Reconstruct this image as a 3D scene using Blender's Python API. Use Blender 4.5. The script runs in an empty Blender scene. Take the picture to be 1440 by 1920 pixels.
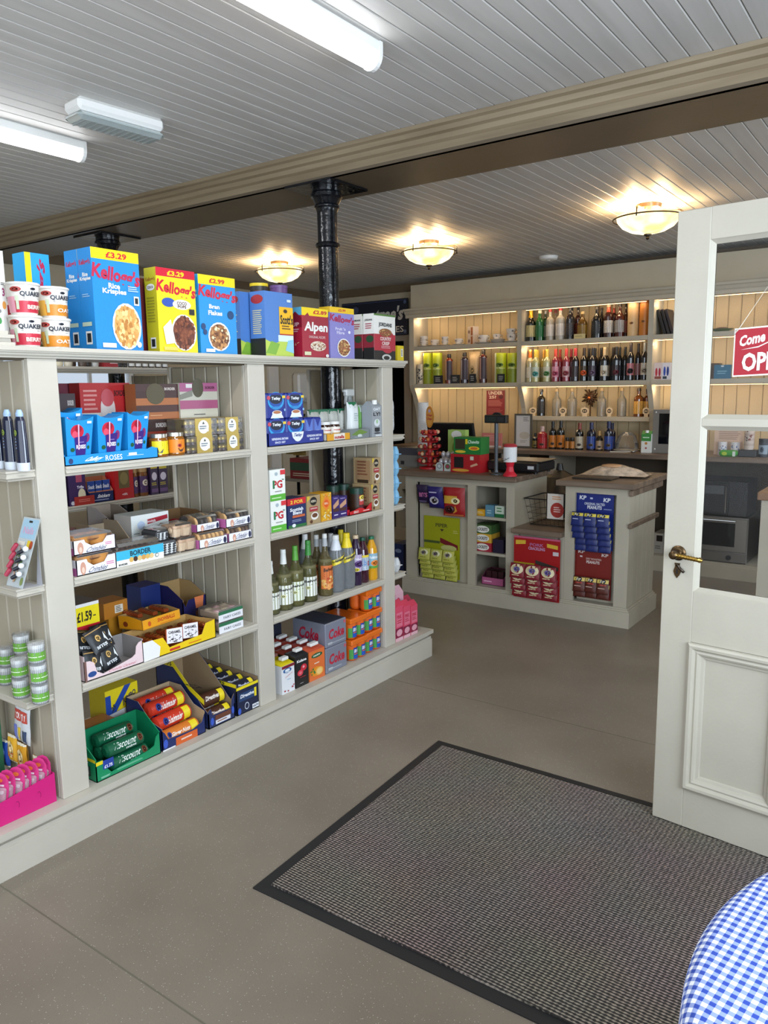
import bpy, math, random
from mathutils import Vector, Matrix
random.seed(7)
C = bpy.context.scene.collection
SC = bpy.context.scene
PI = math.pi

# ---------------------------------------------------------------- camera
FPX, YAW, PIT, ROL, EYE = 1457.35, 0.625140, -0.156043, -0.013537, 1.42
_f = Vector((-math.sin(YAW)*math.cos(PIT), math.cos(YAW)*math.cos(PIT), math.sin(PIT)))
_r = Vector((math.cos(YAW), math.sin(YAW), 0)); _u = _r.cross(_f)
CR = math.cos(ROL)*_r + math.sin(ROL)*_u; CU = -math.sin(ROL)*_r + math.cos(ROL)*_u; CF = _f
CP = Vector((0, 0, EYE))
cam = bpy.data.cameras.new('camera'); camo = bpy.data.objects.new('camera', cam); C.objects.link(camo)
camo.matrix_world = Matrix(((CR.x, CU.x, -CF.x, CP.x), (CR.y, CU.y, -CF.y, CP.y), (CR.z, CU.z, -CF.z, CP.z), (0, 0, 0, 1)))
cam.sensor_fit = 'VERTICAL'; cam.sensor_height = 36; cam.lens = FPX*36/1920; cam.clip_start = .02
SC.camera = camo

# ---------------------------------------------------------------- world, lights, exposure
w = bpy.data.worlds.new('sky'); SC.world = w; w.use_nodes = True
w.node_tree.nodes['Background'].inputs[0].default_value = (.72, .84, 1, 1)
w.node_tree.nodes['Background'].inputs[1].default_value = .7
SC.view_settings.view_transform = 'Standard'; SC.view_settings.look = 'None'
SC.view_settings.gamma = 1; SC.view_settings.use_curve_mapping = False
SC.view_settings.exposure = 0.22

def area(name, loc, target, sx, sy, power, col):
    l = bpy.data.lights.new(name, 'AREA'); l.shape = 'RECTANGLE'; l.size = sx; l.size_y = sy; l.energy = power; l.color = col
    o = bpy.data.objects.new(name, l); C.objects.link(o); o.location = loc
    o.rotation_euler = (Vector(target)-Vector(loc)).to_track_quat('-Z', 'Y').to_euler(); return o
def point(name, loc, power, col, rad=.03):
    l = bpy.data.lights.new(name, 'POINT'); l.energy = power; l.color = col; l.shadow_soft_size = rad
    o = bpy.data.objects.new(name, l); C.objects.link(o); o.location = loc; return o
area('window_daylight', (1.5, .4, 1.45), (-3, 1.5, .6), 2.4, 1.5, 128, (.76, .88, 1))
area('entrance_daylight', (-1.2, -1.5, 1.3), (-1.6, 3, 1.0), 3.6, 1.9, 44, (.86, .93, 1))
area('far_window_daylight', (1.5, 5.2, 1.6), (-3, 5.2, .9), 1.4, 1.2, 34, (.82, .91, 1))

# ---------------------------------------------------------------- pixel helpers (1440 x 1920 photograph -> world)
def ray(x, y): return CR*((x-720)/FPX) - CU*((y-960)/FPX) + CF
def on(ax, v, x, y):
    d = ray(x, y); t = (v-CP[ax])/d[ax]; return CP+d*t
def slv(ax, w, pix, P):
    P = Vector(P); P[ax] = 0; e = Vector((0, 0, 0)); e[ax] = 1
    q = P-CP; c = (q.dot(CR), q.dot(CU), q.dot(CF)); d = (e.dot(CR), e.dot(CU), e.dot(CF))
    if w == 'x': a, b = FPX*c[0]-(pix-720)*c[2], FPX*d[0]-(pix-720)*d[2]
    else: a, b = -FPX*c[1]-(pix-960)*c[2], -FPX*d[1]-(pix-960)*d[2]
    return -a/b

# ---------------------------------------------------------------- materials
_mc = {}
def lin(h):
    v = [int(h[i:i+2], 16)/255 for i in (0, 2, 4)]
    return tuple(c/12.92 if c <= .04045 else ((c+.055)/1.055)**2.4 for c in v)+(1,)
def nm(name):
    m = bpy.data.materials.new(name); m.use_nodes = True; nt = m.node_tree
    return m, nt, nt.nodes['Principled BSDF'], nt.nodes, nt.links
def K(h, rough=.42, metal=0, coat=0, trans=0):
    """plain printed card / plastic / metal with a faint tonal mottle"""
    if not isinstance(h, str): return h
    k = (h, rough, metal, coat, trans)
    if k in _mc: return _mc[k]
    m, nt, b, N, L = nm('c_'+h)
    n = N.new('ShaderNodeTexNoise'); n.inputs['Scale'].default_value = 30
    r = N.new('ShaderNodeMixRGB'); r.blend_type = 'MULTIPLY'; r.inputs['Fac'].default_value = .12
    r.inputs['Color1'].default_value = lin(h); L.new(n.outputs['Fac'], r.inputs['Color2']); L.new(r.outputs[0], b.inputs['Base Color'])
    b.inputs['Roughness'].default_value = rough; b.inputs['Metallic'].default_value = metal
    b.inputs['Coat Weight'].default_value = coat; b.inputs['Coat Roughness'].default_value = .1
    if trans: b.inputs['Transmission Weight'].default_value = trans
    _mc[k] = m; return m
def paint(name, h, rough=.5, var=.1, scale=6, bump=.04):
    m, nt, b, N, L = nm(name)
    tc = N.new('ShaderNodeTexCoord')
    n = N.new('ShaderNodeTexNoise'); n.inputs['Scale'].default_value = scale; n.inputs['Detail'].default_value = 6; L.new(tc.outputs['Object'], n.inputs['Vector'])
    r = N.new('ShaderNodeValToRGB'); c = lin(h)
    r.color_ramp.elements[0].color = tuple(x*(1-var) for x in c[:3])+(1,); r.color_ramp.elements[1].color = tuple(min(1, x*(1+var*.5)) for x in c[:3])+(1,)
    r.color_ramp.elements[0].position = .3; r.color_ramp.elements[1].position = .7
    L.new(n.outputs['Fac'], r.inputs[0]); L.new(r.outputs[0], b.inputs['Base Color']); b.inputs['Roughness'].default_value = rough
    n2 = N.new('ShaderNodeTexNoise'); n2.inputs['Scale'].default_value = 90; L.new(tc.outputs['Object'], n2.inputs['Vector'])
    bp = N.new('ShaderNodeBump'); bp.inputs['Strength'].default_value = bump; bp.inputs['Distance'].default_value = .01
    L.new(n2.outputs['Fac'], bp.inputs['Height']); L.new(bp.outputs[0], b.inputs['Normal']); return m
def wood(name, h1, h2, axis=0, rough=.5, sc=14):
    m, nt, b, N, L = nm(name)
    tc = N.new('ShaderNodeTexCoord'); mp = N.new('ShaderNodeMapping'); L.new(tc.outputs['Object'], mp.inputs[0])
    s = [sc, sc, sc]; s[axis] = sc*.09; mp.inputs['Scale'].default_value = s
    n = N.new('ShaderNodeTexNoise'); n.inputs['Scale'].default_value = 1.6; n.inputs['Detail'].default_value = 9; n.inputs['Distortion'].default_value = .6
    L.new(mp.outputs[0], n.inputs['Vector'])
    oi = N.new('ShaderNodeObjectInfo'); ad = N.new('ShaderNodeVectorMath'); L.new(mp.outputs[0], ad.inputs[0])
    cx = N.new('ShaderNodeCombineXYZ'); mu = N.new('ShaderNodeMath'); mu.operation = 'MULTIPLY'; mu.inputs[1].default_value = 60
    L.new(oi.outputs['Random'], mu.inputs[0]); L.new(mu.outputs[0], cx.inputs[axis]); L.new(cx.outputs[0], ad.inputs[1]); L.new(ad.outputs[0], n.inputs['Vector'])
    r = N.new('ShaderNodeValToRGB'); r.color_ramp.elements[0].color = lin(h1); r.color_ramp.elements[1].color = lin(h2)
    r.color_ramp.elements[0].position = .35; r.color_ramp.elements[1].position = .68
    L.new(n.outputs['Fac'], r.inputs[0]); L.new(r.outputs[0], b.inputs['Base Color']); b.inputs['Roughness'].default_value = rough
    bp = N.new('ShaderNodeBump'); bp.inputs['Strength'].default_value = .12; bp.inputs['Distance'].default_value = .01
    L.new(n.outputs['Fac'], bp.inputs['Height']); L.new(bp.outputs[0], b.inputs['Normal']); return m
def emis(name, h, s):
    m, nt, b, N, L = nm(name)
    b.inputs['Base Color'].default_value = lin(h); b.inputs['Emission Color'].default_value = lin(h); b.inputs['Emission Strength'].default_value = s; return m
def glass(name, h='ffffff', tint=.0, rough=.02, alpha=.12, ior=1.45):
    """thin clear sheet: transparent with fresnel gloss and a little tint"""
    m, nt, b, N, L = nm(name)
    N.remove(b); out = N['Material Output']
    t = N.new('ShaderNodeBsdfTransparent'); t.inputs[0].default_value = tuple(1-(1-x)*tint for x in lin(h)[:3])+(1,)
    g = N.new('ShaderNodeBsdfGlossy'); g.inputs['Roughness'].default_value = rough
    fr = N.new('ShaderNodeFresnel'); fr.inputs[0].default_value = ior
    mx = N.new('ShaderNodeMixShader'); L.new(fr.outputs[0], mx.inputs[0]); L.new(t.outputs[0], mx.inputs[1]); L.new(g.outputs[0], mx.inputs[2])
    d = N.new('ShaderNodeBsdfDiffuse'); d.inputs[0].default_value = lin(h)
    m2 = N.new('ShaderNodeMixShader'); m2.inputs[0].default_value = alpha; L.new(mx.outputs[0], m2.inputs[1]); L.new(d.outputs[0], m2.inputs[2])
    L.new(m2.outputs[0], out.inputs[0]); return m
PAINT = paint('unit_paint', 'bfb9ac', .45, .05)
PAINT2 = paint('counter_paint', 'b5ad9b', .45, .07)
PANEL_SHADED = paint('unit_paint_shaded', 'aaa18e', .5, .06); BACKB = paint('back_board_warm_lit', 'c4b08a', .5, .06)  # panels: unit paint darkened for bay shade; back boards: tinted for warm shelf light
WALL = paint('wall_paint', 'bdb39c', .7, .05)
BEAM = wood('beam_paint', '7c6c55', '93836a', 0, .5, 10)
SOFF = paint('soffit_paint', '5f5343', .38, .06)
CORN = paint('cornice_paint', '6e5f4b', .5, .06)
CEIL = wood('ceiling_board', 'bdbab6', 'c9c6c2', 1, .5, 10)
CGAP = K('8a8580', .8)
TOPW = wood('worktop_wood', '5d4e42', '83705f', 0, .42, 12)
IRON = paint('black_iron', '0b0e14', .16, .3, 20, .0)
DOORP = paint('door_paint', 'b4ae9f', .35, .05)
CLEAR = glass('clear_plastic', 'ffffff', .03, .12, .035)
PANE = glass('window_glass', 'ffffff', .03, .0, .004, 1.15)
BRASS = K('9a7b3c', .25, 1); ABRASS = K('5d4a34', .35, 1)
CARD = K('a48d70', .75); CARDIN = K('9c8a72', .8)
STEEL = K('9a9a98', .3, 1); BLACKP = K('15161a', .35); WHITEP = K('e9e9e6', .35)
def bumpy(m, scale, st, dist=.01):
    nt = m.node_tree; N = nt.nodes; L = nt.links
    n = N.new('ShaderNodeTexNoise'); n.inputs['Scale'].default_value = scale; n.inputs['Detail'].default_value = 3
    tc = N.new('ShaderNodeTexCoord'); L.new(tc.outputs['Object'], n.inputs['Vector'])
    bp = N.new('ShaderNodeBump'); bp.inputs['Strength'].default_value = st; bp.inputs['Distance'].default_value = dist
    L.new(n.outputs['Fac'], bp.inputs['Height']); L.new(bp.outputs[0], N['Principled BSDF'].inputs['Normal'])
bumpy(IRON, 34, .35, .008)

# ---------------------------------------------------------------- mesh builder
_tx = {}
def text2d(s, bold=0):
    k = (s, bold)
    if k in _tx: return _tx[k]
    cu = bpy.data.curves.new('t', 'FONT'); cu.body = s; cu.resolution_u = 2; cu.offset = .035 if bold else .008
    ob = bpy.data.objects.new('t', cu); me = bpy.data.meshes.new_from_object(ob)
    vs = [(v.co.x, v.co.y) for v in me.vertices]; fs = [tuple(p.vertices) for p in me.polygons]
    bpy.data.objects.remove(ob); bpy.data.curves.remove(cu); bpy.data.meshes.remove(me)
    x0 = min(v[0] for v in vs); x1 = max(v[0] for v in vs); y0 = min(v[1] for v in vs); y1 = max(v[1] for v in vs)
    vs = [((x-x0)/(x1-x0)-.5, (y-y0)/(y1-y0)-.5) for x, y in vs]
    _tx[k] = (vs, fs); return _tx[k]
EPS = .0005
class MB:
    def __init__(s): s.v = []; s.f = []; s.mi = []; s.sm = []; s.m = []
    def mat(s, m):
        m = K(m)
        if m not in s.m: s.m.append(m)
        return s.m.index(m)
    def add(s, vs, fs, m, sm=False):
        o = len(s.v); i = s.mat(m); s.v += [tuple(v) for v in vs]
        for f in fs: s.f.append(tuple(o+a for a in f)); s.mi.append(i); s.sm.append(sm)
        return s
    def box(s, x0, y0, z0, x1, y1, z1, m, bev=0):
        if bev:
            b = bev; P = []
            for x, sx in ((x0, 1), (x1, -1)):
                for y, sy in ((y0, 1), (y1, -1)):
                    for z, sz in ((z0, 1), (z1, -1)):
                        P += [(x, y+sy*b, z+sz*b), (x+sx*b, y, z+sz*b), (x+sx*b, y+sy*b, z)]
            def q(c, k): return c*3+k
            F = [[q(0, 0), q(1, 0), q(3, 0), q(2, 0)], [q(4, 0), q(6, 0), q(7, 0), q(5, 0)], [q(0, 1), q(4, 1), q(5, 1), q(1, 1)], [q(2, 1), q(3, 1), q(7, 1), q(6, 1)],
                 [q(0, 2), q(2, 2), q(6, 2), q(4, 2)], [q(1, 2), q(5, 2), q(7, 2), q(3, 2)]]
            for a, c in ((0, 1), (2, 3), (4, 5), (6, 7)): F.append([q(a, 0), q(a, 1), q(c, 1), q(c, 0)])
            for a, c in ((0, 2), (1, 3), (4, 6), (5, 7)): F.append([q(a, 0), q(a, 2), q(c, 2), q(c, 0)])
            for a, c in ((0, 4), (1, 5), (2, 6), (3, 7)): F.append([q(a, 1), q(a, 2), q(c, 2), q(c, 1)])
            for a in range(8): F.append([q(a, 0), q(a, 1), q(a, 2)])
            return s.add(P, F, m)
        P = [(x, y, z) for x in (x0, x1) for y in (y0, y1) for z in (z0, z1)]
        return s.add(P, [(0, 1, 3, 2), (4, 6, 7, 5), (0, 4, 5, 1), (2, 3, 7, 6), (0, 2, 6, 4), (1, 5, 7, 3)], m)
    def prism(s, pts, ax, a, b, m):
        """pts in the two other axes (cyclic order), extruded along ax from a to b"""
        n = len(pts)
        def V(p, t):
            return (t, p[0], p[1]) if ax == 0 else (p[0], t, p[1]) if ax == 1 else (p[0], p[1], t)
        return s.add([V(p, a) for p in pts]+[V(p, b) for p in pts], [tuple(range(n)), tuple(range(2*n-1, n-1, -1))]+[(i, (i+1) % n, n+(i+1) % n, n+i) for i in range(n)], m)
    def lathe(s, prof, m, n=16, c=(0, 0, 0), a0=0, a1=2*PI, sm=True, caps=True):
        """prof: [(r, z[, mat])]"""
        full = abs(a1-a0-2*PI) < 1e-6; k = n if full else n+1
        for j in range(len(prof)-1):
            p, q = prof[j], prof[j+1]; mm = p[2] if len(p) > 2 else m
            vs = [(c[0]+r*math.cos(a0+(a1-a0)*i/n), c[1]+r*math.sin(a0+(a1-a0)*i/n), c[2]+z) for r, z in (p[:2], q[:2]) for i in range(k)]
            s.add(vs, [(i, (i+1) % k, k+(i+1) % k, k+i) for i in range(n)], mm, sm)
        return s
    def disc(s, r, z, m, n=16, c=(0, 0)):
        return s.add([(c[0]+r*math.cos(2*PI*i/n), c[1]+r*math.sin(2*PI*i/n), z) for i in range(n)], [tuple(range(n))], m)
    def cyl(s, r, z0, z1, m, n=16, c=(0, 0)):
        s.lathe([(r, z0), (r, z1)], m, n, (c[0], c[1], 0)); s.disc(r, z0, m, n, c); return s.disc(r, z1, m, n, c)
    def tube(s, pts, r, m, n=8, closed=False):
        P = [Vector(p) for p in pts]; k = len(P); vs = []
        for i in range(k):
            a = P[i-1] if (i or closed) else P[i]; b = P[(i+1) % k] if (i < k-1 or closed) else P[i]
            t = (b-a).normalized(); up = Vector((0, 0, 1)) if abs(t.z) < .9 else Vector((1, 0, 0))
            e = t.cross(up).normalized(); g = t.cross(e)
            vs += [P[i]+e*(r*math.cos(2*PI*j/n))+g*(r*math.sin(2*PI*j/n)) for j in range(n)]
        fs = [(i*n+j, i*n+(j+1) % n, ((i+1) % k)*n+(j+1) % n, ((i+1) % k)*n+j) for i in range(k if closed else k-1) for j in range(n)]
        if not closed: fs += [tuple(range(n)), tuple(range((k-1)*n, k*n))]
        return s.add(vs, fs, m, True)
    def ball(s, c, rx, ry, rz, m, n=10, k=6):
        vs = []
        for i in range(k+1):
            a = PI*i/k
            for j in range(n): b = 2*PI*j/n; vs.append((c[0]+rx*math.sin(a)*math.cos(b), c[1]+ry*math.sin(a)*math.sin(b), c[2]+rz*math.cos(a)))
        return s.add(vs, [(i*n+j, i*n+(j+1) % n, (i+1)*n+(j+1) % n, (i+1)*n+j) for i in range(k) for j in range(n)], m, True)
    def prn(s, S, ops, curved=False, k0=1):
        """print flat artwork on a surface S(u,v,offset)"""
        k = k0
        for op in ops:
            e = EPS*k*.6; k += 1; t = op[0]
            if t == 'r':
                _, x0, y0, x1, y1, c = op; nu = 7 if curved else 1; nv = 5 if curved else 1
                vs = [S(x0+(x1-x0)*i/nu, y0+(y1-y0)*j/nv, e) for j in range(nv+1) for i in range(nu+1)]
                s.add(vs, [(j*(nu+1)+i, j*(nu+1)+i+1, (j+1)*(nu+1)+i+1, (j+1)*(nu+1)+i) for j in range(nv) for i in range(nu)], c, curved)
            elif t == 'e':
                _, cx, cy, rx, ry, c = op; n = 18
                rings = (.5, 1) if curved else (1,)
                vs = [S(cx, cy, e)]+[S(cx+q*rx*math.cos(2*PI*i/n), cy+q*ry*math.sin(2*PI*i/n), e) for q in rings for i in range(n)]
                fs = [(0, 1+i, 1+(i+1) % n) for i in range(n)]
                if curved: fs += [(1+i, 1+(i+1) % n, 1+n+(i+1) % n, 1+n+i) for i in range(n)]
                s.add(vs, fs, c, curved)
            elif t == 'p':
                s.add([S(a, b, e) for a, b in op[1]], [tuple(range(len(op[1])))], op[2])
            elif t == 'd':
                _, cx, cy, rx, ry, n, r, cols = op
                for i in range(n):
                    q = math.sqrt(random.random()); a = random.random()*2*PI; x = cx+q*rx*math.cos(a); y = cy+q*ry*math.sin(a)
                    b = random.random()*3; rr = r*(.7+.6*random.random())
                    s.add([S(x+rr*math.cos(b+j*PI/2.5), y+rr*ry/rx*math.sin(b+j*PI/2.5), e+i*.000012) for j in range(5)], [tuple(range(5))], random.choice(cols))
            elif t == 'l':
                _, x0, y0, x1, y1, n, c = op
                for i in range(n):
                    ya = y1-(y1-y0)*(i+.2)/n; yb = y1-(y1-y0)*(i+.65)/n; xe = x0+(x1-x0)*(.75+.25*random.random())
                    s.add([S(x0, ya, e), S(xe, ya, e), S(xe, yb, e), S(x0, yb, e)], [(0, 1, 2, 3)], c)
            elif t == 't':
                _, st, cx, cy, W, H, c = op[:7]; sl = op[7] if len(op) > 7 else 0; bo = op[8] if len(op) > 8 else 1; ro = op[9] if len(op) > 9 else 0
                vs, fs = text2d(st, bo); o = []
                for x, y in vs:
                    X = x*W+y*H*sl; Y = y*H
                    if ro: X, Y = X*math.cos(ro)-Y*math.sin(ro), X*math.sin(ro)+Y*math.cos(ro)
                    o.append(S(cx+X, cy+Y, e))
                s.add(o, fs, c)
        return s
    def obj(s, name, parent=None, loc=None, rz=0):
        me = bpy.data.meshes.new(name); me.from_pydata(s.v, [], s.f)
        for m in s.m: me.materials.append(m)
        me.polygons.foreach_set('material_index', s.mi); me.polygons.foreach_set('use_smooth', s.sm); me.update()
        o = bpy.data.objects.new(name, me); C.objects.link(o)
        if parent: o.parent = parent
        if loc is not None: o.location = loc
        if rz: o.rotation_euler = (0, 0, rz)
        return o
def front(w, h, y=0, z=0): return lambda u, v, e: (-w/2+u*w, y-e, z+v*h)
def left(w, d, h, z=0): return lambda u, v, e: (-w/2-e, d*(1-u), z+v*h)
def topf(w, d, h): return lambda u, v, e: (-w/2+u*w, d*v, h+e)
def cylf(r, z0, z1, span=2.4, c=(0, 0)):
    return lambda u, v, e: (c[0]+(r+e)*math.sin((u-.5)*span), c[1]-(r+e)*math.cos((u-.5)*span), z0+v*(z1-z0))
def tag(o, label, cat, group=None, kind=None):
    if label: o['label'] = label
    if cat: o['category'] = cat
    if group: o['group'] = group
    if kind: o['kind'] = kind
    return o
def thing(name, label, cat, loc, rz=0, group=None):
    o = bpy.data.objects.new(name, None); C.objects.link(o); o.location = loc; o.rotation_euler = (0, 0, rz); o.empty_display_size = .05
    return tag(o, label, cat, group)
def struct(mb, name, parent=None):
    o = mb.obj(name, parent)
    if not parent: o['kind'] = 'structure'
    return o
def dup(root, loc, label=None, rz=None, scale=None, tilt=None):
    kids = list(root.children); r = root.copy(); C.objects.link(r); r.location = loc
    if label: r['label'] = label
    if rz is not None: r.rotation_euler = (0, 0, rz)
    if tilt is not None: r.rotation_euler = tilt
    if scale: r.scale = scale
    for ch in kids:
        c = ch.copy(); C.objects.link(c); c.parent = r
        for g in list(ch.children):
            d = g.copy(); C.objects.link(d); d.parent = c
    return r

# ---------------------------------------------------------------- placing on planes
GZ = PI/2                                   # things on the gondola face +X
def clampY(x, z, y, r):                     # keep a thing of half width r between the side panels of its bay
    if x < -2.7 or z > 1.5 or y < 1.30 or y > 3.06: return y
    lo, hi = (1.358, 2.142) if y < 2.19 else (2.239, 3.017)
    return min(max(y, lo+r), hi-r)
def clampX(y, z, x, r):                     # the same between the uprights of the back unit
    if y < 6.1 or z < 1.1 and x < -3.05: return x
    for lo, hi in ((-4.171, -3.093), (-3.049, -1.963), (-1.921, -.831)):
        if lo-.03 < x < hi+.03: return min(max(x, lo+r), hi-r)
    return x
def pX(x, z, p0, p1, yt=None):              # plane X = x: returns loc, width, height
    a = slv(1, 'x', p0, (x, 0, z)); b = slv(1, 'x', p1, (x, 0, z)); m = (a+b)/2
    if x > -2.7 and z < 1.5 and 1.30 < m < 3.06:
        lo, hi = (1.358, 2.142) if m < 2.19 else (2.239, 3.017)
        a = max(a, lo); b = min(b, hi); m = (a+b)/2
    h = slv(2, 'y', yt, (x, m, 0))-z if yt else 0
    return (x, m, z), b-a, h
def pY(y, z, p0, p1, yt=None):
    a = slv(0, 'x', p0, (0, y, z)); b = slv(0, 'x', p1, (0, y, z)); m = clampX(y, z, (a+b)/2, (b-a)/2)
    h = slv(2, 'y', yt, (m, y, 0))-z if yt else 0
    return (m, y, z), b-a, h
def carton(name, label, cat, pl, d, col, fr=(), sd=(), tp=(), group=None, rz=GZ, h=None, scol=None, tcol=None, tilt=None, flap=True):
    loc, w, hh = pl; h = h or hh
    mb = MB(); mb.box(-w/2, 0, 0, w/2, d, h, col)
    if scol: mb.prn(left(w, d, h), [('r', 0, 0, 1, 1, scol)], k0=0.5)
    if tcol: mb.prn(topf(w, d, h), [('r', 0, 0, 1, 1, tcol)], k0=0.5)
    mb.prn(front(w, h), fr); mb.prn(left(w, d, h), sd); mb.prn(topf(w, d, h), tp)
    o = mb.obj(name, None, loc, rz)
    if tilt: o.rotation_euler = tilt
    return tag(o, label, cat, group)
def traymb(w, d, hf, hb, col, inn=None, th=.003, cut=None, fr=(), sd=(), lip=None):
    """open display tray: low front, rising sides, tall back"""
    inn = inn or col; mb = MB()
    mb.box(-w/2, 0, 0, w/2, d, th, inn)
    mb.box(-w/2, d-th, 0, w/2, d, hb, inn)
    prof = lip or [(0, 0), (d, 0), (d, hb), (d*.55, hb), (0, hf)]
    for sx in (-1, 1):
        x = sx*w/2; mb.prism(prof, 0, x, x-sx*th*.5, col); mb.prism(prof, 0, x-sx*th*.5, x-sx*th, inn)
    if cut:   # front panel outline in (u,v) fractions of w, hf
        pts = [(-w/2+u*w, v*hf) for u, v in cut]
    else: pts = [(-w/2, 0), (w/2, 0), (w/2, hf), (-w/2, hf)]
    mb.prism(pts, 1, 0, th*.5, col); mb.prism(pts, 1, th*.5, th, inn)
    mb.prn(front(w, hf), fr); mb.prn(left(w, d, hb), sd)
    return mb
def tray(name, label, pl, d, hf, hb, col, **k):
    g = k.pop('group', None); rz = k.pop('rz', GZ)
    o = traymb(pl[1], d, hf, hb, col, **k).obj(name, None, pl[0], rz); return tag(o, label, 'display tray', g)
def bagmb(w, h, t, col, ops=(), back=None, nu=8, nv=8, seal=None, sealh=.07):
    """puffed foil bag standing in the xz plane, front at -y"""
    def T(u, v):
        a = min(1, min(v, 1-v)/.22); b = min(1, min(u, 1-u)/.25)
        return t*.5*(1-(1-a)**2)*(1-(1-b)**2)**.7
    def S(u, v, e): return (-w/2+u*w, -T(u, v)-e-.0006+.0015*math.sin(u*19+v*7), v*h)
    def B(u, v, e): return (-w/2+u*w, T(u, v)+e+.0006, v*h)
    mb = MB()
    for F, c in ((S, col), (B, back or col)):
        vs = [F(i/nu, j/nv, 0) for j in range(nv+1) for i in range(nu+1)]
        mb.add(vs, [(j*(nu+1)+i, j*(nu+1)+i+1, (j+1)*(nu+1)+i+1, (j+1)*(nu+1)+i) for j in range(nv) for i in range(nu)], c, True)
    if seal:
        mb.prn(S, [('r', 0, 0, 1, sealh, seal), ('r', 0, 1-sealh, 1, 1, seal)], True, 2)
    mb.prn(S, ops, True, 3); return mb

# ================================================================ THE ROOM
CZ = 2.46; YW = 6.6; XL = -5.55; XR = 1.7; YF = -1.7
# floor: speckled safety vinyl
m, nt, b, N, L = nm('vinyl_floor')
tc = N.new('ShaderNodeTexCoord')
n = N.new('ShaderNodeTexNoise'); n.inputs['Scale'].default_value = 2.2; n.inputs['Detail'].default_value = 6; L.new(tc.outputs['Object'], n.inputs['Vector'])
r = N.new('ShaderNodeValToRGB'); r.color_ramp.elements[0].color = lin('796f62'); r.color_ramp.elements[1].color = lin('877d6f')
r.color_ramp.elements[0].position = .35; r.color_ramp.elements[1].position = .7; L.new(n.outputs['Fac'], r.inputs[0]); cur = r.outputs[0]
for sc_, th_, col_, f_ in ((150, .13, 'e6e2d8', .8), (90, .09, 'dcd6c6', .7), (120, .12, '5a5348', .5)):
    v = N.new('ShaderNodeTexVoronoi'); v.inputs['Scale'].default_value = sc_; L.new(tc.outputs['Object'], v.inputs['Vector'])
    lt = N.new('ShaderNodeMath'); lt.operation = 'LESS_THAN'; lt.inputs[1].default_value = th_; L.new(v.outputs['Distance'], lt.inputs[0])
    sp = N.new('ShaderNodeSeparateColor'); L.new(v.outputs['Color'], sp.inputs[0]); g = N.new('ShaderNodeMath'); g.operation = 'GREATER_THAN'; g.inputs[1].default_value = .62
    L.new(sp.outputs[0], g.inputs[0]); mu = N.new('ShaderNodeMath'); mu.operation = 'MULTIPLY'; L.new(lt.outputs[0], mu.inputs[0]); L.new(g.outputs[0], mu.inputs[1])
    m2 = N.new('ShaderNodeMath'); m2.operation = 'MULTIPLY'; m2.inputs[1].default_value = f_; L.new(mu.outputs[0], m2.inputs[0])
    mx = N.new('ShaderNodeMixRGB'); L.new(m2.outputs[0], mx.inputs[0]); L.new(cur, mx.inputs[1]); mx.inputs[2].default_value = lin(col_); cur = mx.outputs[0]
L.new(cur, b.inputs['Base Color']); b.inputs['Roughness'].default_value = .42
bp = N.new('ShaderNodeBump'); bp.inputs['Strength'].default_value = .08; bp.inputs['Distance'].default_value = .01
n3 = N.new('ShaderNodeTexNoise'); n3.inputs['Scale'].default_value = 160; L.new(tc.outputs['Object'], n3.inputs['Vector']); L.new(n3.outputs['Fac'], bp.inputs['Height']); L.new(bp.outputs[0], b.inputs['Normal'])
FLOOR = m
fl = struct(MB().box(XL-.1, YF-.1, -.05, XR+.1, YW+1.6, 0, FLOOR), 'floor')
for x in (-1.62,):   # welded seams of the vinyl
    pass
MB().box(XL, 3.0, 0, XR, 3.004, .0006, '6c6658').obj('seam', fl); MB().box(XL, 1.02, 0, XR, 1.024, .0006, '6c6658').obj('seam', fl)

# ceiling: tongue and groove boards running away from the camera, one object per board
ce = struct(MB().box(XL-.1, YF-.1, CZ, XR+.1, YW+.1, CZ+.05, CGAP), 'ceiling')
BW = .0695
def board_mesh(y0, y1):
    mb = MB(); a = BW/2-.001; g = .003
    mb.prism([(-a, 0), (-a, -.005), (-a+g, -.008), (a-g, -.008), (a, -.005), (a, 0)], 1, y0, y1, CEIL)
    return mb.obj('board', ce)
k0 = board_mesh(YF, 2.80); k1 = board_mesh(3.13, YW)
nb = int((XR-XL)/BW)
for i in range(nb):
    for q in (k0, k1):
        o = q if i == 0 else q.copy()
        if i: C.objects.link(o); o.parent = ce
        o.location = (XL+BW*(i+.5), 0, CZ)

# boxed beam across the room
b0, b1, zb = 2.79, 3.15, 2.345
bm = struct(MB().box(XL, b0+.002, zb, XR, b0+.022, CZ-.012, BEAM), 'trim_1')
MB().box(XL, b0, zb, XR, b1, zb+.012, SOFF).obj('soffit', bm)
MB().box(XL, b1-.022, zb+.012, XR, b1-.002, CZ-.012, BEAM).obj('back_face', bm)
for s, y in ((-1, b0), (1, b1)):
    pf = [(y+s*.0, CZ-.075), (y+s*.012, CZ-.068), (y+s*.014, CZ-.05), (y+s*.03, CZ-.044), (y+s*.036, CZ-.028), (y+s*.05, CZ-.022), (y+s*.055, CZ-.0085), (y-s*.01, CZ-.0085), (y-s*.01, CZ-.075)]
    MB().prism(pf, 0, XL, XR, BEAM).obj('crown_moulding', bm)

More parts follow.
